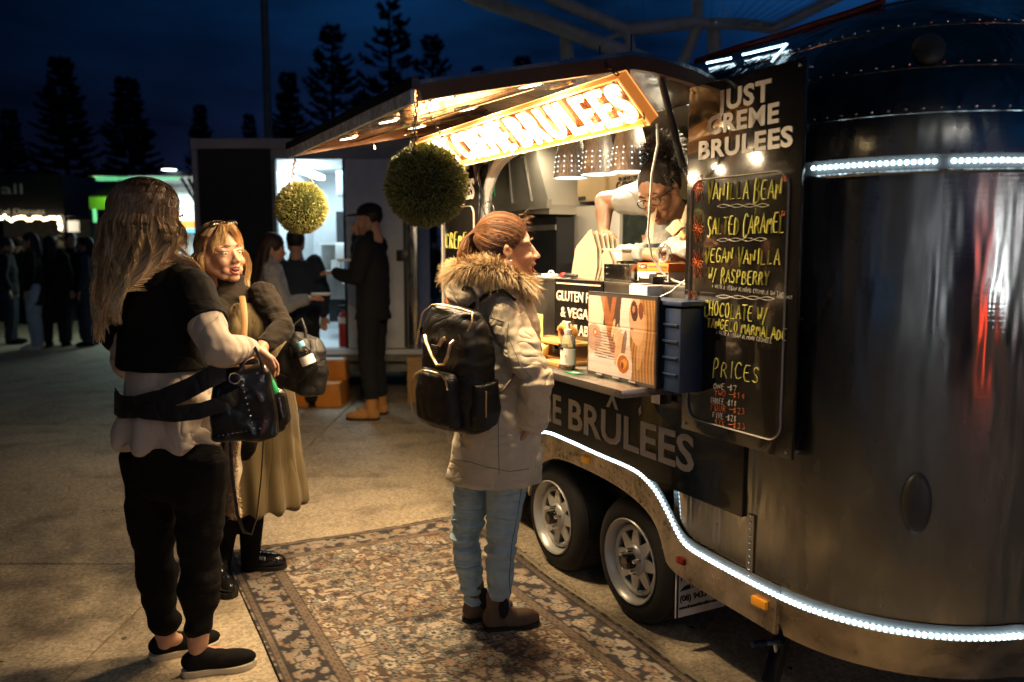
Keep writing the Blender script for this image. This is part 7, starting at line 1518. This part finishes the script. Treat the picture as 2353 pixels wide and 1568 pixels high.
# ---- far lit stall between the heads of the two women
SY = 15.0; fs_ = thing('food_stall', 'brightly lit white food stall with green edge lights behind the two women', 'food stall', Loc((0, SY, 0)))
def sx_(x): return at(x, 575, SY).x
def sz_(y): return at(300, y, SY).z
def sr(name, x0, y0, x1, y1, yo, dep, m): a, b = sx_(x0), sx_(x1); c, d = sz_(y1), sz_(y0); return part(fs_, name, ((a+b)/2, yo+dep/2, (c+d)/2), (b-a, dep, d-c), m)
sr('roof', 228, 398, 462, 408, -.3, 3, 'dark_panel'); sr('back_wall', 265, 408, 462, 700, 2, .05, 'white_panel'); sr('side_wall', 285, 408, 290, 700, .2, 1.8, 'white_panel'); sr('counter', 285, 590, 462, 700, 0, .5, 'grey_panel'); sr('menu_screen', 395, 430, 440, 470, 1.9, .04, 'white_card'); sr('shelf', 300, 520, 450, 530, 1.7, .3, 'blue_cap'); sr('shelf_goods', 320, 500, 420, 520, 1.75, .2, 'orange_card')
sr('edge_light', 245, 409, 290, 418, -.25, .05, 'pale_green_light'); sr('edge_light', 290, 410, 430, 416, -.25, .05, 'pale_green_light')
for p, q_ in (((424, 410), (452, 470)), ((440, 410), (458, 460))): q = MB(); q.tube([(sx_(p[0]), 0, sz_(p[1])), (sx_(q_[0]), .1, sz_(q_[1]))], .03, 6); link('roof_strut', q, 'black_metal', fs_)
la = bpy.data.lights.new('stall', 'AREA'); la.shape = 'RECTANGLE'; la.size = 1.6; la.size_y = 1.6; la.energy = 110; la.color = (.75, 1.0, .95); lo = bpy.data.objects.new('stall_light', la); COL.objects.link(lo); lo.parent = fs_; lo.location = (sx_(370), 1.0, sz_(412)-.1)
fl = thing('roof_lamp', 'small lit floodlight on the roof of the bright stall', 'floodlight', Matrix.Translation(at(389, 390, 14.6))); q = MB(); q.lathe([(.02, .12), (.1, .04), (.13, 0), (0, 0)], n=16); link('housing', q, 'grey_panel', fl); q = MB(); q.lathe([(0, -.01), (.12, -.01), (.12, .0), (0, 0)], n=16); link('lens', q, 'cool_lamp', fl)
gz = thing('gazebo', 'small green canvas gazebo lit from inside left of the bright stall', 'gazebo', Loc((0, 16.5, 0)))
a, b = at(212, 575, 16.5).x, at(300, 575, 16.5).x; z0, z1 = at(240, 482, 16.5).z, at(240, 453, 16.5).z; part(gz, 'valance', ((a+b)/2, 0, (z0+z1)/2), (b-a, .03, z1-z0), 'canvas_green'); part(gz, 'leg', (a+.03, 0, z0/2), (.06, .06, z0), 'aluminium'); part(gz, 'leg', (b-.03, 0, z0/2), (.06, .06, z0), 'aluminium'); part(gz, 'light_tube', (a+.10, -.02, at(215, 496, 16.5).z), (.05, .05, .26), 'pale_green_light')
q = MB(); q.add([(a, 0, z1), (b, 0, z1), (b, 2.4, z1), (a, 2.4, z1), ((a+b)/2, 1.2, z1+.7)], [(0, 1, 4), (1, 2, 4), (2, 3, 4), (3, 0, 4)]); link('canopy', q, 'canvas_dark', gz, smooth=False)
la = bpy.data.lights.new('gz', 'POINT'); la.energy = 7; la.color = (.5, 1, .3); la.shadow_soft_size = .1; lo = bpy.data.objects.new('gazebo_lamp', la); COL.objects.link(lo); lo.parent = gz; lo.location = (a+.4, -.35, z0+.25)
# ---- dark van with string lights, far left
DY = 17.0; dv = thing('dark_food_van', 'dark food van with faint white lettering and warm string lights at the far left', 'food van', Loc((0, DY, 0)))
dx_ = lambda x: at(x, 575, DY).x; dz_ = lambda y: at(60, y, DY).z
def dr(name, x0, y0, x1, y1, yo, dep, m): a, b = dx_(x0), dx_(x1); c, d = dz_(y1), dz_(y0); return part(dv, name, ((a+b)/2, yo+dep/2, (c+d)/2), (b-a, dep, d-c), m)
dr('body', -140, 400, 152, 496, 0, 2.4, 'dark_panel'); dr('lower_body', -140, 545, 152, 760, 0, 2.4, 'dark_panel'); dr('back_wall', -140, 496, 152, 545, 2.2, .05, 'dirty_grey'); dr('corner_post', 148, 496, 153, 545, 0, .1, 'dark_panel'); dr('lit_screen', 106, 505, 150, 532, .6, .03, 'white_card')
word('Small', dx_(-62), -.02, dz_(446), .30, 'grey_panel', dv, 1.1); word('Local Donuts', dx_(-20), -.02, dz_(492), .16, 'grey_panel', dv, 1.15)
rd = random.Random(9)
for i in range(21):
    x = -6+i*7.4; y = 503+3.5*math.sin(i*1.25)+rd.uniform(-2, 2); q = MB(); q.ell((0, 0, 0), .032, n=8, m=6); link('string_light', q, 'bulb', dv, M=Matrix.Translation((dx_(x), -.12, dz_(y))))
for i in range(5): q = MB(); q.ell((0, 0, 0), .032, n=8, m=6); link('string_light', q, 'bulb', dv, M=Matrix.Translation((dx_(150-rd.uniform(0, 4)), -.12, dz_(502+i*6))))
q = MB(); q.tube([(dx_(-10), -.12, dz_(500)), (dx_(150), -.12, dz_(500))], .006, 4); link('light_cable', q, 'black_plastic', dv)
la = bpy.data.lights.new('van', 'POINT'); la.energy = 5; la.color = (1, .9, .7); la.shadow_soft_size = .1; lo = bpy.data.objects.new('van_lamp', la); COL.objects.link(lo); lo.parent = dv; lo.location = (dx_(128), -.0+.3, dz_(515))
# ---- tall pole
q = MB(); p = at(617, 320, 11.5); q.tube([(p.x, 11.5, 0), (p.x, 11.5, 9.5)], [.062, .04], 14); tp2 = thing('light_pole', 'tall plain metal pole rising behind the pale trailer into the night sky', 'pole', Matrix.Identity(4)); link('shaft', q, 'lamp_pole_paint', tp2); q = MB(); q.lathe([(0, 0), (.16, 0), (.16, .03), (.07, .06)], (p.x, 11.5, 0), 16); link('base_plate', q, 'lamp_pole_paint', tp2)
# ---- norfolk pines
def pine_mesh(seed, dense):
    rd = random.Random(seed); tr = MB(); cr = MB(); Ht = 10.0; tr.tube([(0, 0, 0), (.05, 0, Ht*.5), (0, 0, Ht)], [.19, .12, .025], 8)
    z = 1.6
    while z < Ht-.15:
        f = (Ht-z)/Ht; L_ = (2.5*f**.8+.18)*rd.uniform(.75, 1.1); nb = rd.choice((5, 6, 7)); a0 = rd.uniform(0, 6.28)
        for k in range(nb):
            if rd.random() < (.12 if dense else .24): continue
            a = a0+6.283*k/nb+rd.uniform(-.2, .2); l_ = L_*rd.uniform(.7, 1.1); d = V((math.cos(a), math.sin(a), 0)); s = V((-d.y, d.x, 0)); rise = .18 if dense else .34
            pts = [V((0, 0, z))+d*(l_*t)+V((0, 0, l_*(rise*t*t*.9-.10*t*(1-t)*3))) for t in (0, .25, .5, .75, 1)]
            tr.tube(pts, [.035*f+.012]*4+[.006], 4, cap=False)
            m = int((14 if dense else 8)*l_)+4
            for j in range(m*3):
                t = rd.uniform(.22 if dense else .38, 1)**.8; i = min(3, int(t*4)); p = pts[i].lerp(pts[i+1], t*4-i); sd = rd.choice((-1, 1)); ln = rd.uniform(.16, .42)*(1.15-t*.6)*(1 if dense else .8)
                e = p+s*(sd*ln)+d*ln*.7+V((0, 0, rd.uniform(.0, .16))); w = V((rd.uniform(-.04, .04), rd.uniform(-.04, .04), rd.uniform(.035, .075)))
                o = len(cr.v); cr.v += [tuple(p-w*.6), tuple(p+w*.6), tuple(e+w*.5), tuple(e-w*.5)]; cr.f.append((o, o+1, o+2, o+3)); u3 = d*.04; o = len(cr.v); cr.v += [tuple(p-u3), tuple(p+u3), tuple(e+u3), tuple(e-u3)]; cr.f.append((o, o+1, o+2, o+3))
        z += rd.uniform(.30, .50)*(.55+f)*(.8 if dense else 1)
    a = tr.mesh('trunk'); a.materials.append(MATS['bark']); b = cr.mesh('crown'); b.materials.append(MATS['pine']); return a, b
PM = [pine_mesh(1, False), pine_mesh(2, True), pine_mesh(3, False), pine_mesh(6, True)]
for i, (x, top_, Y, k, wk, lb) in enumerate(((138, 128, 42, 1, 1.0, 'dark conifer faintly seen against the night sky at the far left'), (290, 178, 42, 3, 1.1, 'dark broad conifer above the head of the long haired woman'), (459, 238, 46, 1, .75, 'short dark conifer just left of the pale trailer roof'),
    (660, 166, 44, 3, .9, 'dense dark conifer directly right of the tall pole'), (762, 58, 44, 0, 1.0, 'sparse tiered pine second to the right of the tall pole'), (893, -6, 42, 2, 1.0, 'tallest tiered pine in the middle of the sky'), (991, 78, 52, 0, .9, 'slender small pine right of the tallest one'), (572, 262, 50, 3, .7, 'low dark conifer just left of the tall pole'),
    (1098, 148, 60, 1, .6, 'small dark treetop left of the hatch edge'), (1200, 128, 62, 3, .8, 'rounded dark treetop above the hatch'), (20, 250, 48, 3, .9, 'low dark conifer at the left edge of the sky'))):
    p = at(x, top_, Y); ht = p.z; t = thing('pine_tree', lb, 'pine tree', Matrix.Translation((p.x, Y, 0)) @ Matrix.Rotation(i*1.1, 4, 'Z') @ Matrix.Diagonal((ht/10*wk, ht/10*wk, ht/10, 1)), 'dark pines along the skyline')
    link('trunk', PM[k][0], None, t); link('crown', PM[k][1], None, t, smooth=False)
hd_ = MB(); rd = random.Random(14)
for i in range(9000):
    x = rd.uniform(-42, 30); Y = 40+rd.uniform(0, 6); hmax = 2.2+1.6*mnoise.noise(V((x*.12, 0, 0)))+.7*mnoise.noise(V((x*.7, 2, 0))); z = rd.uniform(0, max(.8, hmax)); r_ = rd.uniform(.12, .4); a = rd.uniform(0, 3.14); d = V((math.cos(a)*r_, math.sin(a)*r_, rd.uniform(-.1, .3))); u2 = V((0, rd.uniform(-.1, .1), r_*.8)); p = V((x, Y, z)); o = len(hd_.v); hd_.v += [tuple(p-d), tuple(p-u2), tuple(p+d), tuple(p+u2)]; hd_.f.append((o, o+1, o+2, o+3))
link('scrub', hd_, 'pine', smooth=False, kind='stuff')
# ---- steel arch overhead
YT = 11.0; ar_ = thing('steel_arch', 'dark tubular steel arch with thin cables crossing the sky above the trailer', 'steel frame', Matrix.Identity(4)); px = YT/F
def tube_(pts, th, nm='steel_tube', m='truss_paint'): q = MB(); q.tube([at(x, y, YT+dz) for x, y, dz in pts], th*px/2, 16); link(nm, q, m, ar_)
tube_([(960, -90, .4), (1089, -4, .3), (1180, 26, .2), (1265, 55, .1), (1370, 98, 0), (1460, 128, 0), (1600, 190, 0)], 33); tube_([(1200, -42, -.2), (1280, 0, -.1), (1437, 68, 0)], 28); tube_([(1425, 70, 0), (1520, 60, .05), (1608, 50, .1)], 30); tube_([(1600, 54, .1), (1700, 55, .12), (1785, 66, .15)], 25); tube_([(1603, -60, .1), (1603, 60, .1)], 26); tube_([(1605, 55, .1), (1572, 140, .3), (1530, 260, .4)], 24); tube_([(1778, 66, .15), (1935, -12, .1), (2040, -65, .1)], 24); tube_([(1440, 66, 0), (1452, 120, 0), (1470, 240, 0)], 22); tube_([(1372, 100, -.05), (1425, 78, -.05)], 12, 'brace')
for i in range(11):
    x0 = 1632+i*13.5; q = MB(); q.tube([at(x0, 52+i*1.1, YT-.05), at(x0+10+i*19, -30, YT-.6)], .0045, 5); link('cable', q, 'cable_steel', ar_); q = MB(); q.tube([at(x0, 52+i*1.1, YT-.05), at(x0+1.5+i*1.5, 44+i*1.1, YT-.1)], .009, 6); link('cable_clamp', q, 'silver', ar_)
for i in range(6): q = MB(); q.tube([at(1480-i*26, 60-i*7, YT), at(1475-i*48, -30, YT-.5)], .0035, 5); link('cable', q, 'cable_steel', ar_)
for x in (1640, 1300): q = MB(); b_ = at(x, 60, YT+.4); q.tube([(b_.x, b_.y, b_.z), (b_.x+.3, b_.y+.3, 0)], .09, 12); link('support_post', q, 'truss_paint', ar_)
# ---- added out of view: street lamps, and lit objects for streaks in the aluminium
sl = thing('street_lamp', 'tall street lamp standing behind the photographer, seen mirrored in the aluminium', 'street lamp', Matrix.Translation((1.3, -5.5, 0))); q = MB(); q.tube([(0, 0, 0), (0, 0, 5.2)], [.07, .045], 12); q.tube([(0, 0, 5.2), (-.3, .5, 5.4)], .03, 8); link('pole', q, 'lamp_pole_paint', sl); q = MB(); q.box((-.35, .62, 5.38), (.28, .5, .08), bev=.02); link('lamp_head', q, 'grey_panel', sl); q = MB(); q.box((-.35, .62, 5.33), (.22, .42, .02)); link('lamp_lens', q, 'lamp_lens', sl)
la = bpy.data.lights.new('street', 'AREA'); la.shape = 'RECTANGLE'; la.size = .4; la.size_y = .3; la.energy = 16; la.color = (1, .86, .70); lo = bpy.data.objects.new('street_lamp_light', la); COL.objects.link(lo); lo.parent = sl; lo.location = (-.35, .62, 5.3); lo.rotation_euler = (R(35), 0, R(0))
sl2 = thing('street_lamp', 'warm street lamp far to the left behind the photographer', 'street lamp', Matrix.Translation((-6.2, -2.5, 0))); q = MB(); q.tube([(0, 0, 0), (0, 0, 4.8)], [.07, .045], 12); link('pole', q, 'lamp_pole_paint', sl2); q = MB(); q.ell((0, 0, 4.95), .17); link('globe', q, 'bulb', sl2)
la = bpy.data.lights.new('globe', 'POINT'); la.energy = 15; la.color = (1, .60, .24); la.shadow_soft_size = .15; lo = bpy.data.objects.new('globe_light', la); COL.objects.link(lo); lo.parent = sl2; lo.location = (0.0, .0, 4.7)
rs = thing('streak_stall', 'unseen red roofed stall with lit banner, added behind the photographer for the red streak in the aluminium', 'market stall', Loc((4.3, -2.9, 0), R(35)))  # stall form added to carry the red reflection in the trailer end
for x in (-1.4, 1.4):
    for y in (0, 2): part(rs, 'post', (x, -y, 1.15), (.05, .05, 2.3), 'aluminium')
q = MB(); q.add([(-1.5, .1, 2.3), (1.5, .1, 2.3), (1.5, -2.1, 2.3), (-1.5, -2.1, 2.3), (0, -1, 3.0)], [(0, 1, 4), (1, 2, 4), (2, 3, 4), (3, 0, 4)]); link('canopy', q, 'awning_red', rs, smooth=False)
part(rs, 'red_streak_panel', (-.35, .30, 1.35), (.20, .03, 1.9), 'red_streak'); part(rs, 'counter', (0, .0, .5), (2.8, .5, 1.0), 'white_panel'); part(rs, 'strip_light', (.55, .05, 1.6), (.04, .04, 1.2), 'lamp_lens'); part(rs, 'strip_light', (-.7, .05, 2.2), (.9, .04, .04), 'cool_lamp'); part(rs, 'back_cloth', (0, -2.1, 1.2), (2.8, .03, 2.2), 'white_panel')
la = bpy.data.lights.new('stall2', 'AREA'); la.size = 1; la.energy = 14; la.color = (.9, .95, 1); lo = bpy.data.objects.new('streak_stall_light', la); COL.objects.link(lo); lo.parent = rs; lo.location = (0, -1, 2.2)

kb = thing('streak_kiosk', 'unseen white kiosk with tall lit panels, added behind the photographer for the white streak in the aluminium', 'kiosk', Loc((-.5, -4.4, 0), R(-8)))  # kiosk added out of view as source of the white reflection
part(kb, 'body', (0, -.9, 1.2), (2.2, 1.6, 2.4), 'white_panel'); part(kb, 'lit_panel', (.05, -.06, 1.35), (.20, .04, 1.9), 'white_streak'); part(kb, 'lit_panel', (.62, -.06, 1.6), (.05, .04, 1.2), 'white_streak'); part(kb, 'counter', (-.6, 0, 1.0), (.9, .4, .05), 'stainless'); part(kb, 'awning', (0, .25, 2.42), (2.4, 1.0, .04), 'canvas_dark')
bs = thing('blue_streak_panel', 'unseen blue lit panel, added behind the photographer to the left for the blue streak in the aluminium', 'sign', Loc((-3.9, -2.9, 0), R(-40))); part(bs, 'panel', (0, 0, 1.3), (.3, .05, 1.3), 'blue_streak'); part(bs, 'foot', (0, 0, .27), (.1, .1, .55), 'black_metal')  # added glowing panel, placed for the blue reflection
